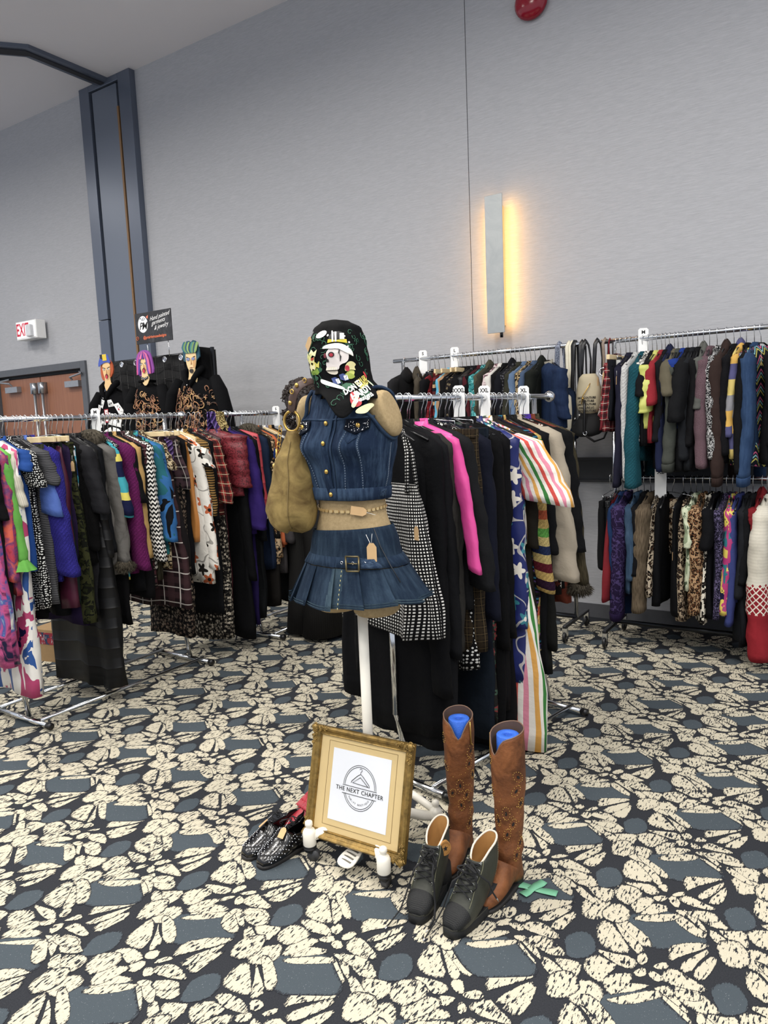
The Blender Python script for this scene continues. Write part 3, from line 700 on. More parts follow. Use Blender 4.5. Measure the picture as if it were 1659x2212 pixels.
# ============================================================ clothes on each rail
LEFT = [
 (-62, 'ls', 'solid:1a1a1e::', 1200, 1330, 'black jacket at the very start of the front left rail', 'jacket'),
 (-42, 'sl', 'tie:e8e4d8,2d63b8,d24a8c,1b1b4a::silk', 0, 1440, 'white dress with painterly blue and pink print hanging low on the left rail', 'dress', {'hw': .27, 'tfl': 1.2}),
 (-20, 'ls', 'solid:141416::', 1120, 1340, 'black cardigan behind the painterly print dress on the left rail', 'cardigan'),
 (2, 'ls', 'tie:8c1f3c,c8324a,6a3a7c,d8563a:1:silk', 1250, 1250, 'red and purple tie-dye tunic with pointed sleeve, left rail', 'tunic', {'sr': 1.1, 'drop': .08}),
 (16, 'ls', 'solid:5fae3c::', 1210, 1180, 'lime green top with ruffled bell cuff', 'top', {'ruffle': 1, 'sr': 1.1, 'fold': .008}),
 (30, 'ls', 'solid:dfd8c4::rib', 1090, 1240, 'cream ribbed knit top behind the lime green one', 'sweater', {'hw': .2}),
 (38, 'sl', 'blob:f2efe8,2b62b4,f2efe8,c43c74,1c1c50:1.6:silk', 0, 1500, 'long white skirt dress splashed with blue and magenta flowers', 'dress', {'hw': .2, 'x0': .05, 'tfl': 1.5}),
 (46, 'ss', 'solid:1d4f9e::', 1010, 1230, 'bright blue satin blouse mostly hidden beside the dotted top', 'blouse'),
 (56, 'ss', 'dots:111113,e6e6e2:.012', 1045, 1320, 'black dress with white dotted chiffon shoulder', 'dress', {'sr': 1.15}),
 (66, 'sl', 'solid:0e0e11::', 0, 1340, 'plain black sleeveless dress between the dotted dress and the grey striped tee', 'dress', {'hw': .19}),
 (82, 'ss', 'sh:5a5a5e,26262a,747478,303034:.012', 1042, 1300, 'grey and black striped tee with ruffled short sleeve', 'shirt', {'sr': 1.05}),
 (90, 'ss', 'solid:4f6fc0::', 1108, 1200, 'cornflower blue tee with short sleeve hanging below the striped one', 'shirt', {'sr': 1.1, 'slope': .6}),
 (97, 'pants', 'blob:23261e,3a3f2e,4a4c38,1b1d18:.8', 0, 1288, 'dark green camouflage print trousers', 'trousers', {'hw': .16, 'hk': 'bar', 'x0': .02}),
 (108, 'ls', 'solid:3a34a8::knit', 1238, 1260, 'royal blue knitted cardigan with wide sleeve', 'cardigan', {'sr': 1.35, 'cuffw': 1.5, 'out': .09, 'fold': .006}),
 (116, 'pants', 'solid:17191c::', 0, 1330, 'black trousers on a pale wooden bar hanger beside the royal blue cardigan', 'trousers', {'hk': 'bar', 'hw': .15}),
 (124, 'pants', 'check:1c1c1e,4c4c50:.014', 0, 1290, 'charcoal grid check trousers with kraft tag', 'trousers', {'hw': .16, 'hk': 'bar', 'tag': (.14, -0.20)}),
 (130, 'skirt', 'solid:1b2b26::', 0, 1310, 'bottle green skirt behind the grid check trousers', 'skirt', {'hk': 'bar'}),
 (137, 'sl', 'solid:5c1f3a::silk', 0, 1312, 'burgundy satin dress reaching low beside the grid check trousers', 'dress', {'hw': .25, 'tfl': .9, 'tag': (.16, -0.20), 'hk': 'bar'}),
 (148, 'sl', 'solid:2b1c44::', 0, 1348, 'dark aubergine dress behind the burgundy one', 'dress', {'hw': .22, 'tag': (.17, -0.20), 'hk': 'bar'}),
 (157, 'skirt', 'leo:3f4220,2a3014,15180f:1.5', 0, 1345, 'green and olive leaf print long skirt', 'skirt', {'x0': .03}),
 (163, 'sl', 'blob:1d3f7a,2aa0b8,e8e8f0,c04030:.7:silk', 0, 1300, 'turquoise and white print dress with an orange neckline', 'dress', {'hw': .2, 'tag': 1}),
 (173, 'ls', 'solid:121214::fur', 1185, 1215, 'black curly wool coat beside the turquoise print dress', 'coat', {'t': .034, 'sr': 1.1}),
 (186, 'ls', 'solid:2a2a2e::', 1105, 1330, 'charcoal wool cape coat with wide short sleeve', 'coat', {'sr': 1.35, 'cuffw': 1.2, 'out': .10, 't': .03}),
 (198, 'ls', 'solid:0e0f12::quilt', 1200, 1478, 'long black quilted puffer coat almost reaching the floor', 'coat', {'t': .05, 'hw': .31, 'sr': 1.1, 'out': .07}),
 (207, 'ls', 'solid:15171c::', 1190, 1470, 'long black wool coat overlapping the quilted puffer coat', 'coat', {'t': .035, 'hw': .25}),
 (226, 'ls', 'tie:55534f,6d6a66:.6', 1212, 1240, 'grey suede coat with shaggy fur collar and cuffs', 'coat', {'furcol': 1, 'furcuff': 1, 'sr': 1.2, 't': .038, 'out': .08}),
 (236, 'ls', 'solid:101013::', 1200, 1350, 'black long coat pressed behind the grey suede coat', 'coat', {'t': .03}),
 (247, 'ss', 'sh:2aa8b8,2aa8b8,e8d84a,1c2450,1c2450:.22', 1110, 1250, 'teal yellow and navy colour-block tee', 'shirt', {'sr': 1.1}),
 (257, 'sl', 'dots:17171a,c8c8cc:.010', 0, 1215, 'black sequin dress glinting beside the magenta sweater', 'dress', {'hw': .2}),
 (266, 'ls', 'solid:7a1866::knit', 1226, 1235, 'magenta chunky knit sweater beside the mustard cardigan', 'sweater', {'sr': 1.25, 'out': .10, 'cuffw': 1.2}),
 (274, 'ss', 'solid:15161a::', 1080, 1280, 'black blouse between the magenta sweater and mustard cardigan', 'blouse'),
 (283, 'ls', 'solid:b8924e::', 1200, 1215, 'mustard cardigan with buttoned cuff', 'cardigan', {'sr': 1.1, 'buttons': 1, 'out': .08}),
 (292, 'ls', 'solid:131316::', 1150, 1290, 'black knit cardigan beside the mustard one', 'cardigan'),
 (301, 'ls', 'plaid:241c1e,5c3038,8a8078:.05', 1130, 1270, 'dark wine plaid shirt between black cardigan and zigzag sweater', 'shirt'),
 (311, 'ls', 'zig:e9e6de,18181a:.026', 1208, 1225, 'black and white zigzag knit sweater', 'sweater', {'sr': 1.25, 'out': .09}),
 (320, 'ls', 'slub:2c2a20,4f4a36:1', 1150, 1250, 'olive tweed jacket with dark trim', 'jacket'),
 (330, 'ls', 'blob:1a2c34,1c6f7c,2a6fb0,12161c,2b9a94:1.5', 1165, 1195, 'teal and blue patchwork jacket', 'jacket', {'sr': 1.35, 'out': .10, 'hem': 'solid:1f8f94', 'cuffw': 1.2}),
 (343, 'ss', 'leo:c8b48c,7a5a34,1c1814:.8', 1010, 1230, 'leopard print blouse hanging with kraft tags', 'blouse', {'tag': 1}),
 (352, 'skirt', 'plaid:2c1c20,4a3034,d8d0c8:.095', 0, 1308, 'brown and white plaid skirt flaring out at the bottom of the left rail', 'skirt', {'hw': .30, 'sw': .16, 'x0': .02, 'tag': (.1, -0.20), 'hk': 'bar', 'tfl': 1.2}),
 (362, 'sl', 'solid:1f1b1d::', 0, 1225, 'dark brown tiered dress with gathered panels', 'dress', {'hw': .30, 'tfl': 1.3, 'flp': 1.3, 'pat2': 'solid:1f1b1d', 'tag': (.05, -0.20), 'hk': 'bar'}),
 (374, 'sl', 'sd:5a3a80,8a70b0,2a1c40:.03', 0, 1015, 'lilac camisole with diagonal stripes', 'top', {'hw': .18, 'hk': 'bar', 'tag': (.1, -0.20)}),
 (382, 'skirt', 'plaid:30282c,584048,b8b0a8:.07', 0, 1060, 'short muted plaid skirt on a wooden bar', 'skirt', {'hk': 'bar', 'tag': (.13, -0.20)}),
 (390, 'sl', 'flor:141214,6a5548,8a7a68:.4', 0, 1375, 'long black dress with tiny tan flowers', 'dress', {'hw': .2, 'tfl': .9, 'hk': 'clip'}),
 (400, 'sl', 'solid:111115::', 0, 1240, 'black slip dress left of the mustard dress', 'dress', {'hw': .2, 'tag': (.14, -0.30)}),
 (409, 'sl', 'solid:c07a24::silk', 0, 1165, 'marigold satin dress on the left rail', 'dress', {'hw': .22, 'sw': .17}),
 (418, 'ls', 'flor:ece7dc,c8602c,2c2824:1.6', 1225, 1255, 'white maxi dress with orange daisies', 'dress', {'hw': .30, 'flp': 1.2, 'out': .13, 'sr': 1.0, 'hk': 'wood'}),
 (427, 'ss', 'flor:eeeadf,c8602c,242220:1.4', 1005, 1100, 'white short-sleeved shirt printed with orange flowers', 'shirt', {'sr': 1.2, 'slope': .5}),
 (438, 'ls', 'sh:a07834,2c2418:.016', 1110, 1130, 'ochre and black striped top with wide sleeve', 'top', {'sr': 1.15, 'out': .06, 'x0': .02}),
 (447, 'ls', 'solid:16171b::', 1120, 1330, 'black tunic between the striped top and the red plaid shirt', 'tunic'),
 (457, 'ls', 'plaid:a8302a,1e1618,d8c8a0:.062', 1085, 1110, 'red and black plaid flannel shirt', 'shirt', {'sr': 1.3, 'out': .09, 'cuffw': 1.2}),
 (468, 'sl', 'flor:1a1817,c8bda8,8a8070:.35', 0, 1380, 'long black dress with scattered cream flecks', 'dress', {'hw': .24, 'tfl': 1.0}),
 (478, 'sl', 'solid:4a1420::silk', 0, 1345, 'dark wine slip dress hanging long under the red leather jacket', 'dress', {'hw': .21}),
]
LEFT2 = [
 (508, 'ls', 'scroll:8e2a36,5c1820:.55:leather', 1050, 1075, 'red snake-embossed leather jacket', 'jacket', {'sr': 1.75, 'out': .05, 't': .045, 'cuffw': 1.15, 'slope': .25}),
 (520, 'ls', 'solid:0d0e11::', 1250, 1375, 'black coat right behind the red leather jacket', 'coat'),
 (530, 'ls', 'solid:3a2478::', 1140, 1150, 'violet wool coat with pointed hem', 'coat', {'sr': 1.35, 'out': .09, 'cuffw': 1.4, 't': .04}),
 (536, 'sl', 'solid:2c1e5c::', 0, 1350, 'deep purple long dress under the violet coat', 'dress', {'hw': .2, 't': .035}),
 (545, 'ls', 'solid:111417::', 1165, 1335, 'black wool coat between the violet coat and the coral vest', 'coat', {'t': .034}),
 (556, 'sl', 'solid:c83c48::quilt', 0, 1118, 'coral red puffer vest with pale trim', 'vest', {'t': .05, 'hw': .23, 'slope': .28, 'hem': 'solid:cfc8ba', 'hemh': .03}),
 (566, 'ls', 'solid:1c2c48::', 1110, 1230, 'navy jacket behind the coral vest', 'jacket', {'furcol': 1}),
 (573, 'ls', 'solid:1f1c1a::', 1160, 1310, 'dark brown coat with fur collar near the leopard coat', 'coat'),
 (579, 'ls', 'leo:c0a27a,8a6238,1c1612:1.4', 1200, 1215, 'large-spotted leopard print coat', 'coat', {'sr': 1.15}),
 (586, 'ls', 'solid:1e3f88::', 1090, 1200, 'cobalt blue top high on the far left rail', 'top', {'slope': .5}),
 (592, 'ls', 'solid:c4602a::', 1172, 1185, 'burnt orange sweater near the suede bag', 'sweater'),
 (598, 'ls', 'solid:4a4648::', 1168, 1240, 'taupe grey jacket beside the suede bag', 'jacket', {'sr': 1.3, 'out': .1}),
 (605, 'ls', 'solid:e8e6e0::', 1050, 1080, 'white blouse near the end of the far left rail', 'blouse', {'hk': 'wood'}),
 (611, 'ls', 'solid:8a8aa0::', 1100, 1150, 'lavender grey top behind the suede bag', 'top'),
 (618, 'ls', 'solid:b88a48::', 1080, 1120, 'camel jumper hanging behind the suede bag', 'sweater'),
 (624, 'ls', 'solid:101216::', 1160, 1300, 'black blazer behind the suede bag', 'blazer'),
]
MID = [
 (905, 'skirt', 'solid:101115::', 0, 1545, 'long black skirt at the near end of the middle rail, label showing at its waist', 'skirt', {'hw': .33, 'x0': -.11, 'sw': .17, 'hk': 'black', 'tag': (.15, -0.20), 'yaw': 0}),
 (915, 'sl', 'check:151517,e6e4df:.0125', 0, 1372, 'black and white gingham smocked sundress', 'dress', {'hw': .29, 'sw': .17, 'x0': .02, 'z0': -.33, 'nk': .3, 'straps': 1, 'tfl': 1.4, 'fold': .022, 'yaw': -.25, 't': .03, 'tag': (.24, -0.50)}),
 (930, 'ls', 'solid:0d0e12::', 1500, 1600, 'long black wool coat, the closest to the boots', 'coat', {'t': .04, 'hw': .22, 'sr': 1.1}),
 (947, 'ls', 'solid:17181c::', 1420, 1620, 'long black coat behind the gingham sundress', 'coat', {'t': .034, 'hw': .24}),
 (962, 'ls', 'slub:2e2c2a,3c3a36:1', 1400, 1420, 'brown-grey draped jacket with pointed hem', 'jacket', {'sr': 1.2, 'out': .02, 'cuffw': 1.4, 'slope': .34}),
 (982, 'ls', 'solid:e83a9c::silk', 1228, 1150, 'hot pink shirt with long narrow sleeve', 'shirt', {'sr': .62, 'out': .13, 'slope': .34, 'x0': .035, 'hw': .19, 'cuffw': 1.2}),
 (992, 'ls', 'solid:1e1f22::', 1265, 1320, 'black blazer right behind the hot pink shirt', 'blazer', {'sr': 1.3, 'out': .12, 'cuffw': 1.15, 'slope': .3}),
 (1006, 'pants', 'plaid:2a2218,3c3020,6a5838:.03', 0, 1405, 'brown and gold glen plaid trousers', 'trousers', {'hw': .22, 'x0': .04}),
 (1018, 'sl', 'dots:121214,e0e0dc:.016', 0, 1445, 'black dress with white polka dots showing at its hem', 'dress', {'hw': .22, 'x0': .02}),
 (1030, 'ls', 'solid:14182a::', 1330, 1400, 'navy velvet blazer in the middle rail', 'blazer', {'sr': 1.25, 'out': .08}),
 (1040, 'pants', 'denim:121c28,1c2a3a', 0, 1590, 'dark indigo jeans hanging long in the middle rail', 'jeans', {'hw': .2, 'x0': .02}),
 (1050, 'sl', 'flor:0f0f12,8a2c30,3a5a48:.7:silk', 0, 1560, 'black satin dress with dark red flowers', 'dress', {'hw': .22}),
 (1060, 'ls', 'solid:0b0b0e::', 1400, 1620, 'black knitted maxi cardigan in the middle rail', 'cardigan', {'out': .05}),
 (1071, 'ls', 'solid:101014::', 1380, 1530, 'black velvet jacket with thin grey piping', 'jacket', {'out': .04}),
 (1083, 'ls', 'solid:0c0c10::', 1370, 1640, 'black dress coat left of the blue rose dress', 'coat', {'out': .05, 't': .035}),
 (1096, 'ls', 'flor:24307a,2a8a9a,e4ddd0:1.5:silk', 1350, 1478, 'royal blue dress with teal and white roses', 'dress', {'hw': .26, 'sr': 1.25, 'out': .06}),
 (1104, 'sl', 'sv:f0eae0,e8a83c,f0eae0,3a8a3c,f0eae0,24409a,f0eae0,d8483c,f0eae0,e88aa4:.17', 0, 1655, 'white maxi dress with rainbow stripes, hem near the tall boots', 'dress', {'hw': .33, 'tfl': 1.7, 'flp': 1.6, 'sw': .17}),
 (1116, 'ss', 'sv:f0eae0,e8a83c,f0eae0,3a8a3c,f0eae0,d8483c,f0eae0,e88aa4:.14', 1082, 1180, 'white shirt with wide rainbow striped sleeve', 'shirt', {'sr': 1.5, 'out': .16, 'slope': .5, 'cuffw': 1.2}),
 (1128, 'ls', 'solid:2a261e::', 1180, 1400, 'khaki brown linen vest behind the rainbow shirt', 'vest', {}),
 (1140, 'ls', 'sh:1c1a2c,1d6f8c,101018,5a3c7a,2a2c20,0f1014:.05', 1275, 1400, 'dark knit cardigan with thin teal and violet stripes', 'cardigan', {'sr': 1.35, 'out': .05}),
 (1146, 'ls', 'sh:c8582c,d8b45a,5aa83c,d8c070,2a3c6a,d8c070,7a1c30,d8b45a,3c1c3c,d8b45a:.40:knit', 1272, 1410, 'rainbow crochet cardigan with orange shoulder', 'cardigan', {'sr': 1.1, 'out': .10}),
 (1158, 'ls', 'solid:121317::', 1190, 1450, 'black knit tunic right of the rainbow crochet cardigan', 'tunic', {'sr': 1.2, 'out': .09}),
 (1170, 'ls', 'solid:1b1c1a::', 1400, 1450, 'dark olive jacket hanging below the black knit tunic', 'jacket', {}),
 (1180, 'ls', 'solid:a89c88::', 1245, 1260, 'beige cotton trench jacket on the middle rail', 'jacket', {'sr': 1.5, 'out': .12, 'cuffw': 1.3, 'slope': .34}),
 (1190, 'sl', 'flor:1b1614,e0d8c8,6a2c20:.6', 0, 1280, 'brown blouse with white branch print', 'blouse'),
 (1198, 'ls', 'solid:121316::', 1185, 1270, 'black coat with purple collar', 'coat', {'sr': 1.4, 'out': .10, 'pat2': 'solid:4a2c9a', 'col2': 1, 'cuffw': 1.2}),
 (1207, 'ls', 'solid:7a3420::', 1300, 1310, 'rust suede jacket peeking out below the beige trench', 'jacket', {'out': .02}),
 (1217, 'ls', 'slub:3a3424,5a5038:1:rib', 1255, 1285, 'brown corduroy coat with fleece hem at the far end of the middle rail', 'coat', {'sr': 1.3, 'out': .10, 'furcuff': 1, 't': .04}),
]
BACK = [
 (846, 'ls', 'solid:2c2c2e::', 1000, 1050, 'dark grey hooded jacket at the far left of the back rail', 'jacket', {'hood': 1, 'slope': .3}),
 (872, 'ls', 'slub:4c4438,5e5648', 1000, 1050, 'brown hooded parka on the back rail', 'parka', {'hood': 1, 'slope': .3, 'yaw': .5}),
 (900, 'ls', 'solid:171c2a::', 1000, 1050, 'navy pea coat turned towards the room on the back rail', 'coat', {'yaw': .9, 'slope': .45, 'hk': 'wood'}),
 (912, 'ls', 'solid:141418::', 1000, 1060, 'black jacket beside the navy pea coat', 'jacket'),
 (921, 'sl', 'plaid:a82430,7a1822,30181c:.06', 0, 1000, 'bright red checked skirt dress on the back rail', 'dress', {'hk': 'clip'}),
 (934, 'sl', 'sh:8a2c30,2a3a30,c89a6a,1c2030,6a2c2c:.12', 0, 1000, 'red and green striped blanket skirt on the back rail', 'skirt', {'hk': 'bar'}),
 (947, 'ls', 'solid:56b4d8::', 960, 980, 'sky blue sweater between the blanket skirt and black tops', 'sweater', {'sr': 1.0}),
 (954, 'ls', 'solid:b08a64::', 960, 990, 'tan blouse beside the sky blue sweater', 'blouse', {'hk': 'bar'}),
 (963, 'ss', 'solid:101013::', 900, 1000, 'plain black top hanging tightly packed on the back rail', 'top', {'group': 'plain black tops on the back rail'}),
 (972, 'ss', 'flor:141216,8a7a5a,30282a:.4', 900, 1000, 'black blouse with small tan flowers on the back rail', 'blouse', {'hk': 'bar'}),
 (981, 'ss', 'solid:101013::', 900, 1000, 'plain black top hanging tightly packed on the back rail', 'top', {'group': 'plain black tops on the back rail', 'hk': 'bar'}),
 (990, 'ss', 'solid:101013::', 900, 1000, 'plain black top hanging tightly packed on the back rail', 'top', {'group': 'plain black tops on the back rail'}),
 (999, 'ls', 'solid:1b1b20::leather', 950, 1000, 'black leather jacket on the back rail', 'jacket'),
 (1007, 'ls', 'solid:101013::', 900, 1000, 'plain black top hanging tightly packed on the back rail', 'top', {'group': 'plain black tops on the back rail'}),
 (1014, 'ls', 'solid:5c1c26::', 950, 1000, 'maroon shirt beside the teal floral blouse', 'shirt'),
 (1021, 'ls', 'flor:1d8a8c,0c4c50,6ac0c0:.6', 930, 1000, 'teal floral blouse on the back rail', 'blouse', {'sr': 1.1}),
 (1030, 'ls', 'solid:55523f::', 950, 1000, 'olive hooded jacket on the back rail', 'jacket', {'hood': 1}),
 (1040, 'ls', 'solid:3c3a30::', 950, 1000, 'dark khaki shirt jacket on the back rail', 'jacket'),
 (1050, 'ls', 'flor:d8c4c4,8a5a6a,5a4a48:.7', 930, 1000, 'pale pink floral blouse on the back rail', 'blouse'),
 (1059, 'ls', 'solid:d8d4cc::', 930, 1000, 'off-white cardigan on the back rail', 'cardigan'),
 (1068, 'ls', 'solid:101013::', 940, 1000, 'black cardigan right of the off-white cardigan', 'cardigan'),
 (1080, 'ls', 'solid:14161e::', 950, 1000, 'midnight blue hooded coat on the back rail', 'coat', {'hood': 1, 'sr': 1.2}),
 (1090, 'ls', 'dots:1a1a1e,5a5a60:.02', 950, 1000, 'black dotted blouse right of the midnight blue hooded coat', 'blouse'),
 (1100, 'ls', 'solid:3a3a2e::', 950, 1000, 'army green jacket on the back rail', 'jacket', {'sr': 1.1}),
 (1112, 'ls', 'denim:5a7496,8aa2c0', 960, 1000, 'light blue denim shirt on the back rail', 'shirt', {'sr': 1.1}),
 (1123, 'ls', 'leo:b09a70,8a6a3c,1c1812:1', 960, 1000, 'leopard print jacket on the back rail', 'jacket'),
 (1133, 'ls', 'solid:4a5e7c::', 960, 1000, 'slate blue jacket beside the leopard print jacket', 'jacket'),
 (1145, 'ls', 'solid:20241f::', 960, 1000, 'black-green wool coat left of the sherpa denim jacket', 'coat', {'hood': 1, 'sr': 1.2, 't': .035}),
 (1160, 'ls', 'denim:1c2e50,34507a', 905, 925, 'dark denim jacket with cream sherpa collar', 'jacket', {'sr': 1.5, 'yaw': .75, 'pat2': 'solid:d8d2c0::fur', 'col2': 1, 't': .06, 'out': .07}),
]
RT = [
 (1312, 'ls', 'plaid:a02430,20181c,c8b8a8:.05', 905, 930, 'red checked blouse at the left end of the right rail, tag hanging', 'blouse', {'hk': 'bar', 'tag': 1}),
 (1324, 'pants', 'solid:1a1c24::', 0, 905, 'short black trousers next to the red checked blouse', 'trousers', {'hk': 'bar'}),
 (1336, 'skirt', 'scroll:17171a,c8c8c4:.6', 0, 970, 'black and white vine print narrow skirt', 'skirt', {'hw': .18}),
 (1342, 'ls', 'solid:25253a::', 1050, 1030, 'midnight navy long sleeved top beside the white sweater', 'top', {'sr': .9}),
 (1357, 'ls', 'solid:e2e2e0::knit', 1035, 980, 'white knitted sweater with long thin sleeve', 'sweater', {'sr': .95, 'tag': 1}),
 (1370, 'ls', 'solid:156474::knit', 1050, 1000, 'teal blue chunky knitted sweater', 'sweater', {'sr': 1.5, 'out': .07, 't': .04, 'cuffw': 1.2}),
 (1382, 'ls', 'scroll:e0ddd4,1c1c20:.5', 870, 960, 'black and white print blouse behind the teal sweater', 'blouse'),
 (1392, 'ss', 'solid:16161a::', 850, 960, 'black tee between teal sweater and yellow blouse', 'shirt'),
 (1402, 'ls', 'solid:cbcf58::silk', 888, 930, 'lemon yellow sheer short blouse', 'blouse', {'sr': 1.3, 'cuffw': 1.3, 'out': .06, 'slope': .5}),
 (1413, 'ss', 'solid:a01e2c::', 870, 960, 'red tee behind the lemon yellow blouse', 'shirt', {'tag': (.2, -0.45)}),
 (1421, 'ls', 'solid:1b1b1f::', 950, 1010, 'black knit top left of the navy hoodie', 'top'),
 (1430, 'ls', 'solid:20284a::', 1015, 1020, 'navy blue hoodie on the upper right rail', 'hoodie', {'hood': 1}),
 (1441, 'ss', 'solid:6a634f::', 850, 1000, 'khaki brown tee with wide sleeve', 'shirt', {'sr': 1.2, 'tag': (.2, -0.42)}),
 (1449, 'ls', 'solid:4f534c::', 1000, 960, 'olive cargo jacket with strapped cuff', 'jacket', {'sr': 1.4, 'out': .05, 'cuff': 'solid:464a44', 'slope': .6}),
 (1460, 'ls', 'sh:1d3f9a,14161c,14161c:.3', 850, 970, 'black and cobalt blue raglan shirt', 'shirt', {'sr': 1.2}),
 (1471, 'ss', 'solid:1a1b1e::', 905, 1020, 'black oversized tee with a long drooping sleeve', 'shirt', {'sr': 1.4, 'out': .07}),
 (1482, 'ls', 'solid:23262b::', 990, 1020, 'charcoal sweatshirt right of the oversized tee', 'sweater', {'sr': 1.1}),
 (1493, 'ls', 'solid:17171a::', 960, 1020, 'plain black sweater left of the grey knit on the right rail', 'sweater'),
 (1506, 'ls', 'solid:62645f::', 880, 1010, 'light grey jersey top with yellow neck edge', 'top', {'tag': (.2, -0.40), 'hood': 1}),
 (1519, 'ls', 'heather:4a2c38,8a7078', 1008, 990, 'heathered maroon sweater with long sleeve', 'sweater', {'sr': 1.3, 'out': .05}),
 (1536, 'ls', 'scroll:131518,c8c8c8:.3', 988, 980, 'black sweater scribbled with white lines at the shoulder', 'sweater', {'sr': 1.15}),
 (1556, 'ls', 'solid:3f2f2b::', 1030, 1000, 'chocolate brown hoodie on the upper right rail', 'hoodie', {'hood': 1, 'sr': 1.3, 'cuff': 'solid:3f2f2b::rib', 't': .04}),
 (1574, 'ls', 'solid:15151a::', 980, 1000, 'black jumper between brown hoodie and yellow trimmed top', 'sweater'),
 (1588, 'ls', 'sh:d8a83c,5a5a8a,d8c060,8a8a90:.35', 940, 990, 'yellow and lilac banded narrow top', 'top', {'sr': .8, 'hood': 1}),
 (1601, 'ls', 'solid:131417::', 1020, 1010, 'plain black cardigan left of the denim jacket', 'cardigan', {'sr': 1.15}),
 (1619, 'ls', 'denim:2c4870,4a6c98', 1030, 1000, 'mid-blue denim jacket with turned cuff', 'jacket', {'sr': 1.35, 'cuff': 'denim:2c4870,4a6c98', 'pat2': 'denim:2c4870,4a6c98'}),
 (1634, 'sl', 'zig:1c2434,d85a8c,1c2434,8ac8d0,1c2434,d0c850,1c2434,1c2434:.07', 0, 1010, 'chevron striped vest with a pink circle and lime patches', 'vest', {'t': .06, 'sw': .2, 'yaw': -.5}),
 (1662, 'ls', 'solid:14151a::', 960, 1000, 'black jacket cut by the right edge of the picture', 'jacket', {'tag': (.22, -0.20)}),
 (1690, 'ls', 'solid:2c2c34::', 960, 1000, 'grey jacket past the right edge on the upper rail', 'jacket'),
]
RB = [
 (1302, 'pants', 'solid:131417::', 0, 1230, 'black trousers at the left end of the lower right rail', 'trousers', {'hw': .2}),
 (1310, 'pants', 'solid:17191d::leather', 0, 1260, 'black shiny trousers second on the lower right rail', 'trousers', {'hw': .2}),
 (1318, 'sl', 'solid:8a1c28::', 0, 1300, 'dark red long dress behind black trousers', 'dress', {'hw': .27, 'flp': 1.4}),
 (1326, 'ls', 'denim:1c3a6a,2a4c80', 1300, 1340, 'blue denim dress left of the purple brocade coat', 'dress', {'out': .03}),
 (1338, 'ls', 'scroll:2a1c44,4f3f74:.9', 1325, 1300, 'purple brocade coat with scrolling vines', 'coat', {'sr': 1.6, 'out': .02, 'cuff': 'solid:2c1c48::rib'}),
 (1360, 'ls', 'denim:34506c,5a7694', 1250, 1280, 'faded blue denim jacket on the lower rail', 'jacket', {'sr': 1.1}),
 (1374, 'ls', 'solid:14151a::', 1240, 1290, 'black jacket between faded denim and brown tweed', 'jacket'),
 (1389, 'ls', 'slub:5a4c3a,7a6a54:1', 1322, 1285, 'brown tweed blazer with buttoned cuff', 'blazer', {'sr': 1.55, 'buttons': 1, 'out': .03}),
 (1410, 'sl', 'leo:bfae94,4a3424,18120e:.9', 0, 1285, 'black dress with leopard print straps on the lower rail', 'dress', {'sw': .15, 'pat2': 'solid:111114'}),
 (1424, 'sl', 'solid:111216::', 0, 1310, 'plain black dress left of the leopard bodice', 'dress', {'hw': .2}),
 (1440, 'skirt', 'leo:cdb898,6a4a30,18120e:1.1', 0, 1200, 'leopard print bikini top turned to the room', 'top', {'hw': .12, 'sw': .11, 'yaw': .9, 'x0': .04}),
 (1462, 'sl', 'solid:0f1014::', 0, 1330, 'long black dress right of the leopard bikini top', 'dress', {'hw': .22}),
 (1478, 'sl', 'leo:a89478,4a3626,141010:.8', 0, 1340, 'dark leopard print dress with kraft tag', 'dress', {'hw': .23, 'tag': (.2, -0.45)}),
 (1490, 'ls', 'blob:8a9a78,c8d0b0,5a6a50:.7', 1180, 1280, 'pale green marbled blouse', 'blouse', {}),
 (1504, 'ls', 'leo:b08a60,7a4a28,1c120c:.85', 1325, 1300, 'brown leopard print duster', 'coat', {'sr': 1.5, 'out': .03}),
 (1520, 'ls', 'leo:ece4d0,3c3430,141210:1.3', 1340, 1350, 'white leopard print blouse behind the brown leopard duster', 'blouse', {'sr': .9, 'out': .0}),
 (1533, 'ss', 'solid:101116::', 1180, 1340, 'long black tee beside the white leopard blouse', 'shirt', {'tag': 0}),
 (1547, 'sl', 'solid:141a24::', 0, 1335, 'blackish navy dress left of the purple paisley blouse', 'dress', {}),
 (1558, 'ls', 'scroll:1e1a30,6a6088:.4', 1335, 1290, 'purple paisley blouse with narrow sleeve', 'blouse', {'sr': .9}),
 (1571, 'ls', 'blob:1c1c4a,e0c83c,c02c7c,1c7c8a,101020:.8:silk', 1325, 1290, 'blouse with multicoloured brushstroke print', 'blouse', {'sr': 1.0}),
 (1586, 'ls', 'solid:3f4a8c::', 1350, 1300, 'periwinkle blue cardigan on the lower right rail', 'cardigan', {'sr': .95}),
 (1602, 'ls', 'solid:23262c::', 1290, 1390, 'charcoal tunic left of the cream and red sweater', 'tunic'),
 (1616, 'ls', 'solid:16181c::', 1260, 1400, 'black trousers suit jacket left of the cream and red sweater', 'jacket'),
 (1636, 'ls', 'solid:8a1420::', 1150, 1300, 'crimson hoodie behind the cream and red sweater', 'hoodie', {'hood': 1}),
 (1648, 'ls', 'nordic:d9d3c2,a01626,e4dccc:1', 1418, 1330, 'cream knitted sweater with red patterned cuff at the lower right', 'sweater', {'sr': 1.9, 'out': .05, 'cuffw': 1.5, 'slope': .3, 't': .04}),
 (1684, 'ls', 'sh:16181c,16181c,c89a3c,16181c,16181c,16181c:.9', 1200, 1400, 'black sweater with a mustard stripe at the right edge', 'sweater'),
]
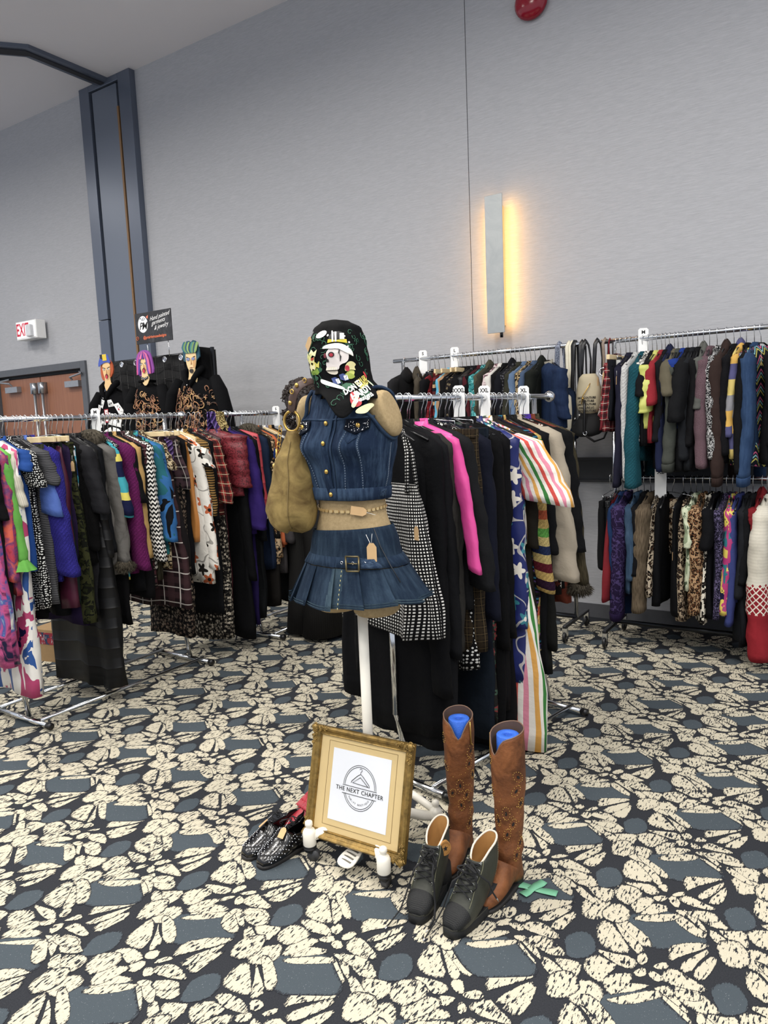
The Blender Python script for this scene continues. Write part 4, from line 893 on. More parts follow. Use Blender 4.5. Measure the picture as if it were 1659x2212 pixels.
place_row((-3.70, 2.0), 0, RL, LEFT, 'front left rail', -.8, 1.75)
place_row((-3.64, 2.0), 0, RL, LEFT2, 'far left rail', 1.4, 3.1)
place_row((-1.49, 2.955), -.19, RL, MID, 'middle rail', -.8, .62)
place_row((0, 4.75), -PI / 2, 1.935, BACK, 'back rail', -3.6, 1.2)
place_row((0, 4.75), -PI / 2, 1.935, RT, 'upper right rail', -3.6, 1.2)
place_row((0, 4.75), -PI / 2, 1.075, RB, 'lower right rail', -3.6, 1.2)
# ============================================================ mannequin
MX, MY = -1.44, 1.985
TOR = [(.885, .150, .085, .105), (.95, .170, .098, .125), (1.02, .170, .10, .130), (1.10, .152, .092, .112), (1.20, .122, .084, .082), (1.26, .120, .088, .078), (1.33, .136, .100, .085), (1.42, .152, .108, .097), (1.50, .160, .090, .102), (1.55, .158, .066, .088), (1.585, .150, .052, .072), (1.603, .128, .048, .062), (1.618, .070, .046, .052), (1.67, .050, .045, .048)]
def tor(z, a, off=0.0):
    """point on the torso; a measured from the front, + towards the figure's left (photo right)"""
    hw, df, db = interp(TOR, z)
    c, s = cos(a), sin(a); d = df if c > 0 else db
    b = 0
    for q in (-.52, .52):
        da = (a - q + PI) % (2 * PI) - PI
        b += .040 * math.exp(-(da / .36) ** 2 - ((z - 1.425) / .045) ** 2)
    x = (hw + off) * math.copysign(abs(s) ** .92, s); y = -(d + off) * math.copysign(abs(c) ** .92, c) - b * max(c, 0)
    return Vector((MX + x, MY + y, z))
burlap = (lambda t: (t.bump(t.noise(t.coords(True), 420, 3, .8).outputs[0], .6, .002), t.done(t.mix(t.noise(t.coords(True), 90, 4, .8).outputs[0], lin('82704f'), lin('c2ab84')), .9, 0, .2))[1])(NT('burlap'))
mq = empty('mannequin', (MX, MY, 0), 0, 'burlap covered female torso mannequin on a white pole with wheeled base', 'mannequin')
LOC = Matrix.Translation((-MX, -MY, 0))
m = MB(); n = 48
m.loft([[tor(z, 2 * PI * k / n) for k in range(n)] for z in [.905 + i * (1.67 - .905) / 40 for i in range(41)]])
m.build('torso', burlap, mq, M=LOC)
for s in (-1, 1):
    m = MB(); rr = []
    for z, k in ((.93, 1), (.89, .98), (.872, .93), (.862, .80), (.860, .4)):
        rr.append([(s * .078 + cos(2 * PI * i / 28) * .079 * k, sin(2 * PI * i / 28) * .092 * k + .005, z) for i in range(28)])
    m.loft(rr).build('thigh_end', burlap, mq)
    # arm stump: short dome, its flat elliptical face turned outwards
    m = MB(); rr = []
    for xx, k in ((.10, .8), (.145, .97), (.160, 1.0), (.172, .97), (.177, .88), (.179, .4)):
        rr.append([(s * (xx + .012 * sin(2 * PI * i / 32) * -1), -.006 + cos(2 * PI * i / 32) * .056 * k - .012 * sin(2 * PI * i / 32), 1.522 + sin(2 * PI * i / 32) * .074 * k) for i in range(32)])
    m.loft(rr).build('arm_stump', burlap, mq)
MB().tube([(.02, 0, .10), (.02, 0, .88)], .0175, 18).build('pole', white_enamel, mq)
bw = white_enamel
for k, (x, y) in enumerate(((-.15, -.165), (.16, -.17), (.165, .165), (-.15, .165))):
    x += .02
    m = MB().tube([(.03, .0, .135), (.02 + x * .35, y * .4, .128), (x * .8, y * .82, .092), (x, y, .085)], [.016, .016, .018, .016], 12)
    m.lathe([(.020, .055), (.023, .060), (.023, .104), (.018, .114), (.009, .119), (.009, .122), (.0135, .130), (.0125, .142), (.004, .147)], 18, (x, y, 0))
    lg = m.build('base_leg', bw, mq)
    w = MB().lathe([(.016, .052), (.023, .053), (.023, .058), (.018, .06), (.023, .062), (.023, .066), (.016, .068)], 18, (x, y, -.008)).build('caster_collar', plain('black_collar', '1b1b1d', .3), lg)
    a = k * 1.3 + .4; u = Vector((cos(a), sin(a), 0))
    MB().loft([[(x + u.x * .012 + u.y * t_ + u.x * .021 * cos(2 * PI * i / 20), y + u.y * .012 - u.x * t_ + u.y * .021 * cos(2 * PI * i / 20), .022 + .021 * sin(2 * PI * i / 20)) for i in range(20)] for t_ in (-.010, -.008, .008, .010)]).build('caster_wheel', plain('caster_rubber', '3a3b3e', .5), lg)
    MB().box(x - .014, x + .014, y - .013, y + .013, .03, .05).build('caster_fork', steel_dark, lg, False, bevel=.003)
MB().tube([(-.13, .17, .1), (-.04, .215, .11), (.06, .215, .11), (.185, .17, .1)], .014, 12).build('rear_rail', bw, mq)
MB().lathe([(.04, .09), (.045, .1), (.045, .14), (.03, .16), (.019, .18)], 20, (.02, 0, 0)).build('hub', bw, mq)
# foot pedal with slots
m = MB(); px_, py_ = .03, -.20
out = chaikin([(-.035, -.05), (.03, -.055), (.034, .0), (.018, .05), (-.012, .05), (-.036, .0)], 2)
m.prism(out, lambda a, b: (px_ + a, py_ + .06 + b, .038 + .25 * (b + .05)), (0, 0, .007))
pd = m.build('pedal', bw, mq, False, bevel=.002)
for k in range(4): MB().box(-.022, .02, -.003, .003, 0, .003).build('pedal_slot', plain('pedal_slot', '6f6c64', .6), pd, False, M=Matrix.Translation((px_, py_ + .03 + k * .015, .0452 + .25 * (.02 + k * .015) - .002)) @ Matrix.Rotation(-.2, 4, 'Z'))
MB().tube([(px_, py_ + .10, .062), (.02, -.02, .12)], .008, 10).build('pedal_arm', bw, mq)

# ------------------------------------------------------------ denim vest
dn = cloth('denim:1e324f,6283a6'); dn_pale = cloth('denim:2a405e,7390ae'); stitch = plain('stitch_thread', '5e6b7c', .8)
vest = empty('denim_vest', (MX, MY, 1.27), 0, 'cropped dark denim vest with studded pocket flaps on the mannequin', 'vest')
VM = Matrix.Translation((-MX, -MY, -1.27))
def vs_pt(z, a, off=.012):
    zz = max(1.262, z)
    p = tor(zz, a, off + .0022 * sin(34 * z + 5 * a) + .002 * sin(19 * a + 40 * z))
    p.z = z; return p
ARM = lambda p: ((p.y - MY + .006 + .012 * (p.z - 1.532) / .084) / .061) ** 2 + ((p.z - 1.524) / .081) ** 2
m = MB(); NU, NV = 150, 74
zf = lambda v: 1.285 + (1.617 - 1.285) * v
m.grid(lambda u, v: vs_pt(zf(v), -PI + 2 * PI * u), NU, NV, skip=lambda u, v: (lambda p: abs(p.x - MX) > .112 and ARM(p) < 1)(vs_pt(zf(v), -PI + 2 * PI * u)) or (zf(v) > 1.575 and abs(-PI + 2 * PI * u) < .35), uvs=(.95, .33))
m.build('body_panel', dn, vest, solid=.003, M=VM)
m = MB(); m.loft([[vs_pt(z, -PI + 2 * PI * k / 90, o) for k in range(90)] for z, o in ((1.290, .0155), (1.288, .018), (1.262, .0195), (1.25, .0185), (1.248, .013), (1.27, .012))], False, False)
m.build('hem_band', dn, vest, M=VM)
for s in (-1, 1):
    pts = []
    for k in range(33):
        t_ = 2 * PI * k / 32; z = 1.524 + .082 * sin(t_); yy = -.006 - .012 * sin(t_) + .062 * cos(t_)
        # find surface x at this y,z
        hw, df, db = interp(TOR, z); d = df if yy < 0 else db
        cc = min(.985, (abs(yy) / (d + .013)) ** 1.087); xx = (hw + .015) * ((1 - cc ** 2) ** .5) ** .92
        pts.append((MX + s * max(xx, .118), MY + yy, z))
    MB().tube(pts, .0065, 8, cap=False).build('armhole_binding', dn, vest, M=VM)
def strip(name, path, w, off, mat, parent, M, r=None):
    """thin cloth strip lying on the torso along path of (a,z)"""
    m = MB(); P_ = []
    for (a0, z0), (a1, z1) in zip(path, path[1:]):
        for k in range(8): P_.append((a0 + (a1 - a0) * k / 8, z0 + (z1 - z0) * k / 8))
    P_.append(path[-1]); rings = []
    for i, (a, z) in enumerate(P_):
        p = vs_pt(z, a, off); q = vs_pt(P_[min(i + 1, len(P_) - 1)][1], P_[min(i + 1, len(P_) - 1)][0], off) - vs_pt(P_[max(i - 1, 0)][1], P_[max(i - 1, 0)][0], off)
        nrm = (vs_pt(z, a, off + .01) - p); nrm.z = 0; nrm.normalize(); sd = q.cross(nrm).normalized()
        rings.append([p - sd * w, p - sd * w * .8 + nrm * .003, p + sd * w * .8 + nrm * .003, p + sd * w])
    return m.loft(rings).build(name, mat, parent, M=M)
strip('placket', [(-.03, 1.255), (-.03, 1.40), (.0, 1.50), (.02, 1.575)], .016, .0145, dn, vest, VM)
strip('placket_edge', [(.11, 1.255), (.11, 1.40), (.14, 1.50), (.12, 1.575)], .002, .0165, dn_pale, vest, VM)
for k, path in enumerate(([(.34, 1.285), (.36, 1.40), (.42, 1.49)], [(.78, 1.285), (.72, 1.40), (.68, 1.49)], [(-.45, 1.285), (-.5, 1.40), (-.52, 1.49)], [(-.95, 1.285), (-.88, 1.40), (-.86, 1.49)], [(1.5, 1.285), (1.52, 1.36), (1.55, 1.43)], [(-1.35, 1.285), (-1.3, 1.43)])):
    sp = strip('seam', path, .0052, .0125, dn_pale, vest, VM)
    for (a0, z0), (a1, z1) in zip(path, path[1:]):
        mm = MB()
        for i in range(14):
            a = a0 + (a1 - a0) * (i + .5) / 14; z = z0 + (z1 - z0) * (i + .5) / 14; p = vs_pt(z, a, .0165)
            mm.ball(tuple(p), .0017, 4, sc=(1, 1, 1.7))
        mm.build('stitching', stitch, sp, M=VM)
strip('yoke_seam', [(-1.25, 1.512), (-.5, 1.512), (0, 1.508), (.6, 1.512), (1.2, 1.517)], .0035, .0135, dn_pale, vest, VM)
strip('pocket_outline', [(.42, 1.455), (.55, 1.435), (.68, 1.455)], .0016, .0135, dn_pale, vest, VM)
silver = plain('silver_stud', 'd8dade', .2, 1, .03)
for a0, a1 in ((.34, .86), (-.92, -.44)):
    am = (a0 + a1) / 2; m = MB(); N_ = 14
    m.grid(lambda u, v: vs_pt(1.508 - v * (.030 + .016 * (1 - abs(2 * u - 1))), a0 + (a1 - a0) * u, .0185 + .003 * v), N_, 6, uvs=(.1, .05))
    fp = m.build('pocket_flap', cloth('denim:131c2c,26374e'), vest, solid=.004, M=VM)
    rn = random.Random(int(a0 * 100)); mm = MB()
    for k in range(34):
        u = rn.uniform(.06, .94); v = rn.uniform(.1, .9)
        mm.ball(tuple(vs_pt(1.508 - v * (.030 + .016 * (1 - abs(2 * u - 1))), a0 + (a1 - a0) * u, .0225 + .003 * v)), rn.choice((.0014, .0018, .0024)), 5)
    mm.build('studs', silver, fp, M=VM)
    MB().ball(tuple(vs_pt(1.488, am, .024)), .0085, 8, sc=(1, .5, 1)).build('flap_button', brass, fp, M=VM)
def button(par, z, a, M, r=.0078, off=.021):
    p = vs_pt(z, a, off); MB().ball(tuple(p), r, 8, sc=(1, .55, 1)).ball(tuple(p + Vector((.0, -.003, 0))), r * .45, 6, sc=(1, .6, 1)).build('button', brass, par, M=M)
for z in (1.498, 1.435, 1.345, 1.27): button(vest, z, -.03, VM)
m = MB().grid(lambda u, v: vs_pt(1.283 - v * .026, 1.30 + .22 * u, .021), 6, 3).build('side_tab', dn_pale, vest, solid=.002, M=VM)
for s in (-1, 1):
    m = MB().grid(lambda u, v: Vector((MX + s * (.02 + .075 * u), MY - .052 - .024 * v + .07 * u * u, 1.612 - .012 * u - .055 * v * (1 - .3 * u))), 10, 5, uvs=(.1, .06))
    m.build('collar', dn, vest, solid=.004, M=VM)
vt = empty('x', (0, 0, 0)); bpy.data.objects.remove(vt)
o = price_tag(vest, .155, -.02, .14); o.rotation_euler.z = 1.1; o.location = (.02, -.12, -.03)

# ------------------------------------------------------------ hip chain and denim skirt
gold_ = plain('pale_gold', 'dcc08a', .3, .7, .05)
ch = empty('hip_chain', (MX, MY, 1.215), 0, 'slim gold link chain round the bare waist of the mannequin', 'chain')
CM = Matrix.Translation((-MX, -MY, -1.215))
zc = lambda a: 1.212 + .022 * (1 - cos(a - .1)) * .5
for k in range(40):
    a = -PI + 2 * PI * k / 40; da = .055
    m = MB(); w = .0045
    if cos(a) < -.2: continue
    r = []
    for t_ in (-1, -.75, .75, 1):
        p = tor(zc(a + da * t_), a + da * t_, .003); kk = .45 if abs(t_) == 1 else 1
        r.append([p + Vector((0, 0, -w * kk)), p + Vector((sin(a) * .004, -cos(a) * .004, -w * kk)), p + Vector((sin(a) * .004, -cos(a) * .004, w * kk)), p + Vector((0, 0, w * kk))])
    m.loft(r).build('chain_link', gold_, ch, False, M=CM)
o = price_tag(ch, .0, .0, 0, 1.0); p = tor(1.215, .62, .012) - Vector((MX, MY, 1.215)); o.location = p; o.rotation_euler = (0, 1.75, .5)
skirt = empty('denim_skirt', (MX, MY, .93), 0, 'pleated denim mini skirt with buckled hip belt on the mannequin', 'skirt')
SM = Matrix.Translation((-MX, -MY, -.93))
sk = cloth('denim:1d3046,506b82'); sk_pale = cloth('denim:32485a,6c858c')
def sk_pt(z, a, off=.006):
    if z > 1.045: return tor(min(z, 1.2), a, off + .002)
    t_ = (1.045 - z) / .14; hw = .178 + .060 * t_; df = .108 + .050 * t_; db = .136 + .05 * t_
    q_ = (a + PI) / (2 * PI) * 14; ph = q_ % 1.0; D_ = .003 + .017 * t_; O_ = .05 + .16 * t_
    if ph < .84: an, pl = ph / .84 * (1 + O_), D_ * (ph / .84)
    else: an, pl = 1 + O_ - (ph - .84) / .16 * O_, D_ * (1 - (ph - .84) / .16)
    a = (math.floor(q_) + an) / 14 * 2 * PI - PI
    c, s = cos(a), sin(a); d = df if c > 0 else db
    side = 1 + .16 * t_ * max(0, s) ** 2
    return Vector((MX + (hw + off) * s * side + sin(a) * pl, MY - (d + off) * c - cos(a) * pl, z))
top = lambda a: 1.152 + .010 * sin(a)
m = MB().grid(lambda u, v: sk_pt(1.045 + (top(-PI + 2 * PI * u) - 1.045) * v, -PI + 2 * PI * u), 96, 10, uvs=(1, .11)); m.build('yoke', sk, skirt, solid=.003, M=SM)
pal = MB()
hem = lambda a: .905 + .022 * max(0, sin(a)) + .003 * sin(9 * a)
def sg(u, v): a = -PI + 2 * PI * u; return sk_pt(1.030 - (1.030 - hem(a)) * v, a, .004)
pal.grid(sg, 448, 16, uvs=(1.4, .13))
o = pal.build('pleats', [sk, sk_pale], skirt, False, solid=.002, M=SM)
for f in o.data.polygons:
    x, y = f.center.x, f.center.y; a = math.atan2(x, -y)
    if -.02 < a < .30 and y < 0: f.material_index = 1
m = MB(); m.loft([[sk_pt(z, -PI + 2 * PI * k / 90, o_) for k in range(90)] for z, o_ in ((1.066, .004), (1.065, .0085), (1.034, .0095), (1.032, .004))], False, False); m.build('belt', cloth('denim:22364f,54708a'), skirt, M=SM)
for dz in (.014, .006):
    MB().loft([[sg(k / 448, 1) + Vector((sg(k / 448, 1).x - MX, sg(k / 448, 1).y - MY, 0)) * (.012 + q * .004) + Vector((0, 0, dz + .0018 * r_)) for k in range(448)] for q, r_ in ((0, -1), (1, 0), (0, 1))], False, False).build('hem_stitch', sk_pale, skirt, M=SM)
bp = .36
m = MB()
for (a0, z0, a1, z1) in ((bp - .13, 1.072, bp + .13, 1.072), (bp + .13, 1.072, bp + .13, 1.028), (bp + .13, 1.028, bp - .13, 1.028), (bp - .13, 1.028, bp - .13, 1.072)):
    m.tube([sk_pt(z0, a0, .022), sk_pt(z1, a1, .022)], .0032, 6)
m.tube([sk_pt(1.05, bp - .13, .023), sk_pt(1.05, bp + .1, .025)], .0022, 6)
m.build('buckle', plain('antique_brass', '6f654a', .4, .8), skirt, M=SM)
for a in (bp - .22, bp, bp + .24): MB().torus(tuple(sk_pt(1.05, a, .017)), .0045, .0015, 'y', 14, 6).build('eyelet', silver, skirt, M=SM)
m = MB().grid(lambda u, v: sk_pt(1.063 - .028 * v, bp + .15 + .36 * u, .017), 8, 3).build('belt_tip', dn_pale, skirt, solid=.003, M=SM)
m = MB()
for i in range(9): m.tube([sk_pt(1.028 - i * .0135, .13 + .02, .016 + .016 * i / 9), sk_pt(1.022 - i * .0135, .13 + .02, .016 + .016 * i / 9)], .0014, 4)
m.build('seam_stitching', plain('yellow_thread', 'b0a878', .8), skirt, M=SM)
m = MB().tube([sk_pt(1.16, .98, .008), sk_pt(1.10, 1.04, .009), sk_pt(1.04, 1.08, .014), sk_pt(.99, 1.1, .016)], .0022, 6).build('zip', plain('dark_zip', '1a2028', .5), skirt, M=SM)
o = price_tag(skirt, 0, 0, 0, 1.15); o.location = sk_pt(1.085, .78, .02) - Vector((MX, MY, .93)); o.rotation_euler.z = .3
MB().tube([sk_pt(1.14, .72, .010), sk_pt(1.12, .76, .016), sk_pt(1.108, .78, .02)], .0009, 4).build('tag_thread', white_plastic, skirt, M=SM)

# ------------------------------------------------------------ draped printed hood scarf
hx, hy = -1.452, 1.965
sc_ = empty('printed_hood_scarf', (hx, hy, 1.55), 0, 'black hooded scarf printed with a colourful skull and roses, draped over the mannequin neck', 'scarf')
HM = Matrix.Translation((-hx, -hy, -1.55))
HT = [(1.828, -.012, .0, .012, .012), (1.822, -.010, .0, .045, .040), (1.80, -.004, .0, .078, .070), (1.76, -.004, .0, .090, .090), (1.71, -.004, .0, .098, .100), (1.665, .000, .0, .094, .098), (1.635, .012, -.002, .092, .094), (1.60, .035, -.006, .104, .100), (1.575, .045, -.010, .122, .112), (1.55, .046, -.014, .134, .124), (1.50, .048, -.018, .140, .134)]
HTr = [(-q[0],) + q[1:] for q in HT]
def hd(z, a, off=0):
    cx, cy, hw, d = interp(HTr, -z)
    k = 1 + .030 * sin(5 * a + 9 * z) * (1 if z > 1.6 else 1.4) + .016 * sin(9 * a - 34 * z) + .05 * mnoise.noise((2.2 * cos(a), 2.2 * sin(a), z * 9))
    return Vector((hx + cx + (hw * k + off) * sin(a), hy + cy - (d * k + off) * cos(a), z))
def hz(a):
    a0 = (a + PI) % (2 * PI) - PI
    return 1.592 - .080 * math.exp(-((a0 - .42) / .40) ** 2) - .022 * math.exp(-((a0 - 1.35) / .45) ** 2)
m = MB(); m.grid(lambda u, v: hd(1.828 - (1.828 - hz(-PI + 2 * PI * u)) * v, -PI + 2 * PI * u), 72, 40, uvs=(.66, .3))
sf = cloth('solid:0e0f11::')
m.build('drape', sf, sc_, solid=.003, M=HM)
def decal(par, name, pts, col, z0, a0, off=.004, rad=.105, ch=1, rough=.6):
    """pts in metres, x along the cloth, y up, centred at (a0, z0)"""
    P_ = chaikin(pts, ch) if ch else pts; m = MB(); mx = sum(p[0] for p in P_) / len(P_); my = sum(p[1] for p in P_) / len(P_)
    n = len(P_); rr = [[hd(z0 + my + (p[1] - my) * k, a0 + (mx + (p[0] - mx) * k) / rad, off) for p in P_] for k in (.02, .5, 1)]
    m.loft(rr, True, False); return m.build(name, plain('print_' + col, col, rough, 0, .05), par, False, M=HM)
def ell(cx, cy, rx, ry, n=12, rot=0): return [(cx + rx * cos(2 * PI * i / n) * cos(rot) - ry * sin(2 * PI * i / n) * sin(rot), cy + rx * cos(2 * PI * i / n) * sin(rot) + ry * sin(2 * PI * i / n) * cos(rot)) for i in range(n)]
A0, Z0 = .62, 1.703
rn = random.Random(5)
pr = MB()
# green foliage scrolls
g1 = '2a5e46'
for k in range(58):
    a = rn.uniform(-.85, 2.0); z = rn.uniform(hz(a) + .02, 1.78)
    s_ = rn.uniform(.010, .018); r0 = rn.uniform(0, 6)
    m = MB(); m.tube([hd(z + s_ * (1 - q / 9) * sin(r0 + q * .8), a + s_ * (1 - q / 9) * cos(r0 + q * .8) / .105, .0025) for q in range(8)], .0012, 4); m.build('scroll_print', plain('print_green', g1, .6), sc_, M=HM)
for pts, z, a in (([(-.03, -.012), (.0, .012), (.03, .008), (.018, -.014)], 1.61, .6), ([(-.02, -.018), (-.006, .016), (.024, .012), (.012, -.018)], 1.585, 1.0), ([(-.02, -.01), (.0, .014), (.02, .0)], 1.64, -.35), ([(-.016, -.014), (.0, .014), (.02, .0)], 1.665, -.05)):
    decal(sc_, 'leaf_print', pts, '2a5a40', z, a, .003)
decal(sc_, 'leaf_print', [(-.03, -.012), (-.01, .014), (.006, -.004), (.02, .012), (.028, -.014)], '7c9a3a', 1.665, -.30, .004)
decal(sc_, 'leaf_print', [(-.018, -.01), (0, .012), (.02, .004), (.01, -.012)], 'b8bc60', 1.655, .95, .004)
# skull with top hat
def sd(name, pts, col, off=.005, ch=2): return decal(sc_, name, [(1.28 * a, 1.22 * b) for a, b in pts], col, Z0, A0, off + .001, ch=ch)
sd('skull_print', [(-.030, .012), (-.012, .028), (.018, .026), (.030, .008), (.026, -.014), (.004, -.020), (.002, -.034), (-.026, -.036), (-.032, -.018), (-.024, -.006)], 'd8d0cc')
sd('skull_print', [(-.034, -.026), (-.004, -.024), (-.002, -.040), (-.012, -.046), (-.030, -.042)], 'cfc6b4', .006)
sd('eye_print', ell(-.014, .006, .008, .007, 10), '1a1214', .007); sd('eye_print', ell(-.014, .005, .005, .0045, 10), 'a8283a', .008)
sd('eye_print', ell(-.030, .004, .0035, .007, 8), '6a1c28', .007)
sd('nose_print', [(-.028, -.008), (-.023, -.003), (-.021, -.012), (-.027, -.014)], '14100f', .007)
for k in range(6): sd('tooth_print', [(-.030 + k * .0045, -.026 - k * .0002), (-.0265 + k * .0045, -.026), (-.0265 + k * .0045, -.033), (-.030 + k * .0045, -.033)], 'efe8d8', .008, 0)
sd('tooth_gap_print', [(-.032, -.0335), (-.002, -.0335), (-.003, -.0355), (-.031, -.0355)], '171212', .008, 0)
sd('crack_print', [(.004, .026), (.006, .020), (.003, .010), (.009, .0), (.006, -.012), (.0075, -.012), (.0105, .0), (.0045, .010), (.008, .020)], '222022', .0075, 0)
sd('hat_brim_print', [(-.040, .022), (-.030, .032), (.012, .036), (.036, .018), (.040, -.002), (.034, .004), (.022, .022), (-.004, .026), (-.028, .022)], 'e8e4dc', .008)
sd('hat_print', [(-.022, .036), (-.020, .064), (.020, .066), (.026, .034), (.010, .037)], '141416', .006)
sd('hat_band_print', [(-.024, .036), (-.023, .045), (.026, .044), (.027, .034), (.0, .038)], 'c8b830', .009, 0)
for x in (-.012, -.004): sd('hat_stripe_print', [(x, .038), (x - .003, .064), (x + .003, .064), (x + .004, .038)], 'e8e6e0', .010, 0)
sd('card_print', [(.008, .044), (.008, .060), (.020, .060), (.020, .044)], 'e4e2dc', .010, 0); sd('card_print', ell(.014, .051, .003, .0035, 8), '222', .011, 0) if 0 else None
for x, y, r_ in ((-.025, .056, .003), (.022, .052, .002), (.032, .036, .0025), (.028, .026, .002), (-.014, .066, .002)): sd('spark_print', ell(x, y, r_, r_, 8), 'f0efe8', .008, 0)
# tiger / flower at left, dice, bones, heart
for x, y, c_ in ((-.072, -.006, 'e4dc98'), (-.066, .012, 'd8d8a8'), (-.080, .004, 'c8c880'), (-.074, -.022, 'e8e2b0'), (-.060, -.018, 'd0c860')):
    sd('beast_print', [(x - .012, y), (x - .004, y + .011), (x + .004, y + .002), (x + .012, y + .010), (x + .008, y - .008), (x, y - .004), (x - .006, y - .011)], c_, .004 + rn.uniform(0, .002), 0)
sd('beast_print', ell(-.066, -.002, .006, .003, 8, .5), 'b03a28', .007)
sd('label_print', ell(-.046, .060, .0155, .009, 14, .35), 'f2f2f0', .006, 0)
for x, y in ((-.018, -.060), (.006, -.052)):
    sd('dice_print', [(x - .010, y - .006), (x - .010, y + .006), (x + .001, y + .009), (x + .010, y + .004), (x + .010, y - .008), (x, y - .010)], '2a3f78', .006, 0)
    sd('dice_print', [(x + .000, y - .009), (x + .000, y + .003), (x + .010, y + .005), (x + .010, y - .006)], 'e0e0e4', .007, 0)
    for q in range(3): sd('dice_dot_print', ell(x + .003 + q * .002, y - .006 + q * .004, .0011, .0013, 6), '202024', .008, 0)
sd('bone_print', [(-.062, -.058), (-.056, -.052), (-.010, -.076), (-.006, -.084), (-.016, -.084), (-.060, -.066)], 'd8dcd8', .005)
sd('ribbon_print', [(.018, -.020), (.032, -.010), (.048, -.020), (.040, -.026), (.046, -.036), (.030, -.032), (.014, -.040)], 'd8d098', .006)
sd('rose_print', ell(.022, -.030, .006, .008, 10), 'a82838', .007)
sd('leaf_print', [(.006, -.046), (.026, -.040), (.040, -.052), (.018, -.060)], '8c9a38', .0055)
sd('heart_print', [(-.004, -.108), (.000, -.094), (.010, -.090), (.016, -.106), (.022, -.122), (.010, -.132), (.0, -.124)], 'b02832', .006)
sd('banner_print', [(.010, -.088), (.016, -.090), (.014, -.110), (.006, -.134), (-.002, -.128), (.006, -.108)], 'e0dcb0', .008)
sd('banner_print', [(.006, -.146), (.010, -.134), (.034, -.120), (.044, -.126), (.034, -.136), (.026, -.148)], 'dcd8a8', .007)
sd('pepper_print', ell(.070, -.046, .004, .009, 8, .3), 'b82c34', .006); sd('pepper_print', ell(.063, -.056, .003, .007, 8, -.3), 'd8cc50', .006); sd('pepper_print', ell(.072, -.070, .004, .010, 8, .2), 'e0dcc0', .006)
def htext(txt, dx, dy, size, col, rot=.45, **k):
    x_, y_ = dx * 1.28, dy * 1.22
    fn = lambda x, y: hd(Z0 + y_ + 1.25 * (x * sin(rot) + y * cos(rot)), A0 + (x_ + 1.25 * (x * cos(rot) - y * sin(rot))) / .105, .009)
    text_mesh('lettering', txt, plain('print_' + col, col, .6, 0, 0), sc_, lambda x, y: HM @ fn(x, y), size=size, **k)
htext('DON ED', .014, -.080, .0165, 'f0efe8', bold=.0006, shear=.3); htext('HARDY', .026, -.093, .0185, 'f0efe8', bold=.0008, shear=.3); htext('Designs', .024, -.108, .0155, 'f0efe8', bold=.0004, shear=.4)
htext('DON ED', .044, -.062, .0115, 'cfc060', bold=.0004, shear=.3); htext('HARDY', .048, -.071, .0135, 'cfc060', bold=.0005, shear=.3)
htext('ED HARDY', -.046, .060, .0058, '303030', rot=.35)
o = price_tag(sc_, 0, 0, 0, .95); o.location = hd(1.752, -.42, .010) - Vector((hx, hy, 1.55)); o.rotation_euler = (.1, .9, -.4)

# ------------------------------------------------------------ suede hobo bag on the shoulder
bag = empty('suede_hobo_bag', (-1.645, 1.90, 1.16), 0, 'tan suede slouchy handbag with brass ring hanging from the mannequin shoulder', 'handbag')
BM = Matrix.Translation((1.645, -1.90, -1.16))
t = NT('tan_suede'); nz = t.noise(t.coords(True), 14, 5, .6, .6); t.bump(t.noise(t.coords(True), 60, 3).outputs[0], .3, .004)
suede = t.done(t.mix(t.math('MULTIPLY', t.math('SUBTRACT', nz.outputs[0], .33), 2.6, clamp=True), lin('5c4a2b'), lin('9a8553')), .85, 0, .2)
bt = [(1.145, -1.615, .030, .03), (1.15, -1.617, .062, .05), (1.175, -1.622, .086, .065), (1.21, -1.624, .096, .07), (1.26, -1.622, .090, .065), (1.32, -1.615, .074, .055), (1.38, -1.618, .060, .045), (1.43, -1.608, .040, .03), (1.465, -1.600, .027, .02), (1.478, -1.597, .026, .016)]
rings = []
for j in range(31):
    z = 1.145 + (1.478 - 1.145) * j / 30; cx, hw, d = interp(bt, z); r = []
    for i in range(32):
        a = 2 * PI * i / 32
        k = 1 + .03 * sin(5 * a + 8 * z) * min(1, (z - 1.14) * 5) + .10 * mnoise.noise((1.6 * cos(a), 1.6 * sin(a), z * 11)) * min(1, (z - 1.13) * 12)
        r.append((cx + sin(a) * hw * k, 1.90 - cos(a) * d * k - .01, z + .01 * sin(3 * a) * (z < 1.2)))
    rings.append(r)
MB().loft(rings).build('bag_body', suede, bag, M=BM)
MB().tube([rings[j][3] and (rings[j][2][0], rings[j][2][1] - .002, rings[j][2][2]) for j in range(0, 28)], .0016, 5).build('front_seam', plain('suede_seam', '77643c', .8), bag, M=BM)
MB().tube([(-1.672 + .10 * q / 12, 1.862 - .018 * sin(q / 7 * 3.1), 1.345 + .01 * q / 12) for q in range(7)], .0018, 5).build('pocket_seam', plain('suede_seam', '77643c', .8), bag, M=BM)
MB().torus((-1.596, 1.882, 1.510), .033, .0045, 'y', 28, 10).build('ring', brass, bag, M=BM)
strap_leather = (lambda t: (t.bump(t.vor(t.coords(True), 160).outputs[0], .4, .001), t.done(lin('5d4b46'), .42, 0, .4))[1])(NT('croc_leather'))
sp = [(-1.590, 1.875, 1.535), (-1.575, 1.862, 1.565), (-1.555, 1.850, 1.600), (-1.535, 1.862, 1.628), (-1.515, 1.90, 1.640), (-1.505, 1.96, 1.634), (-1.505, 2.03, 1.612), (-1.53, 2.09, 1.55), (-1.57, 2.10, 1.45), (-1.60, 2.02, 1.36), (-1.61, 1.95, 1.32)]
m = MB(); rr = []
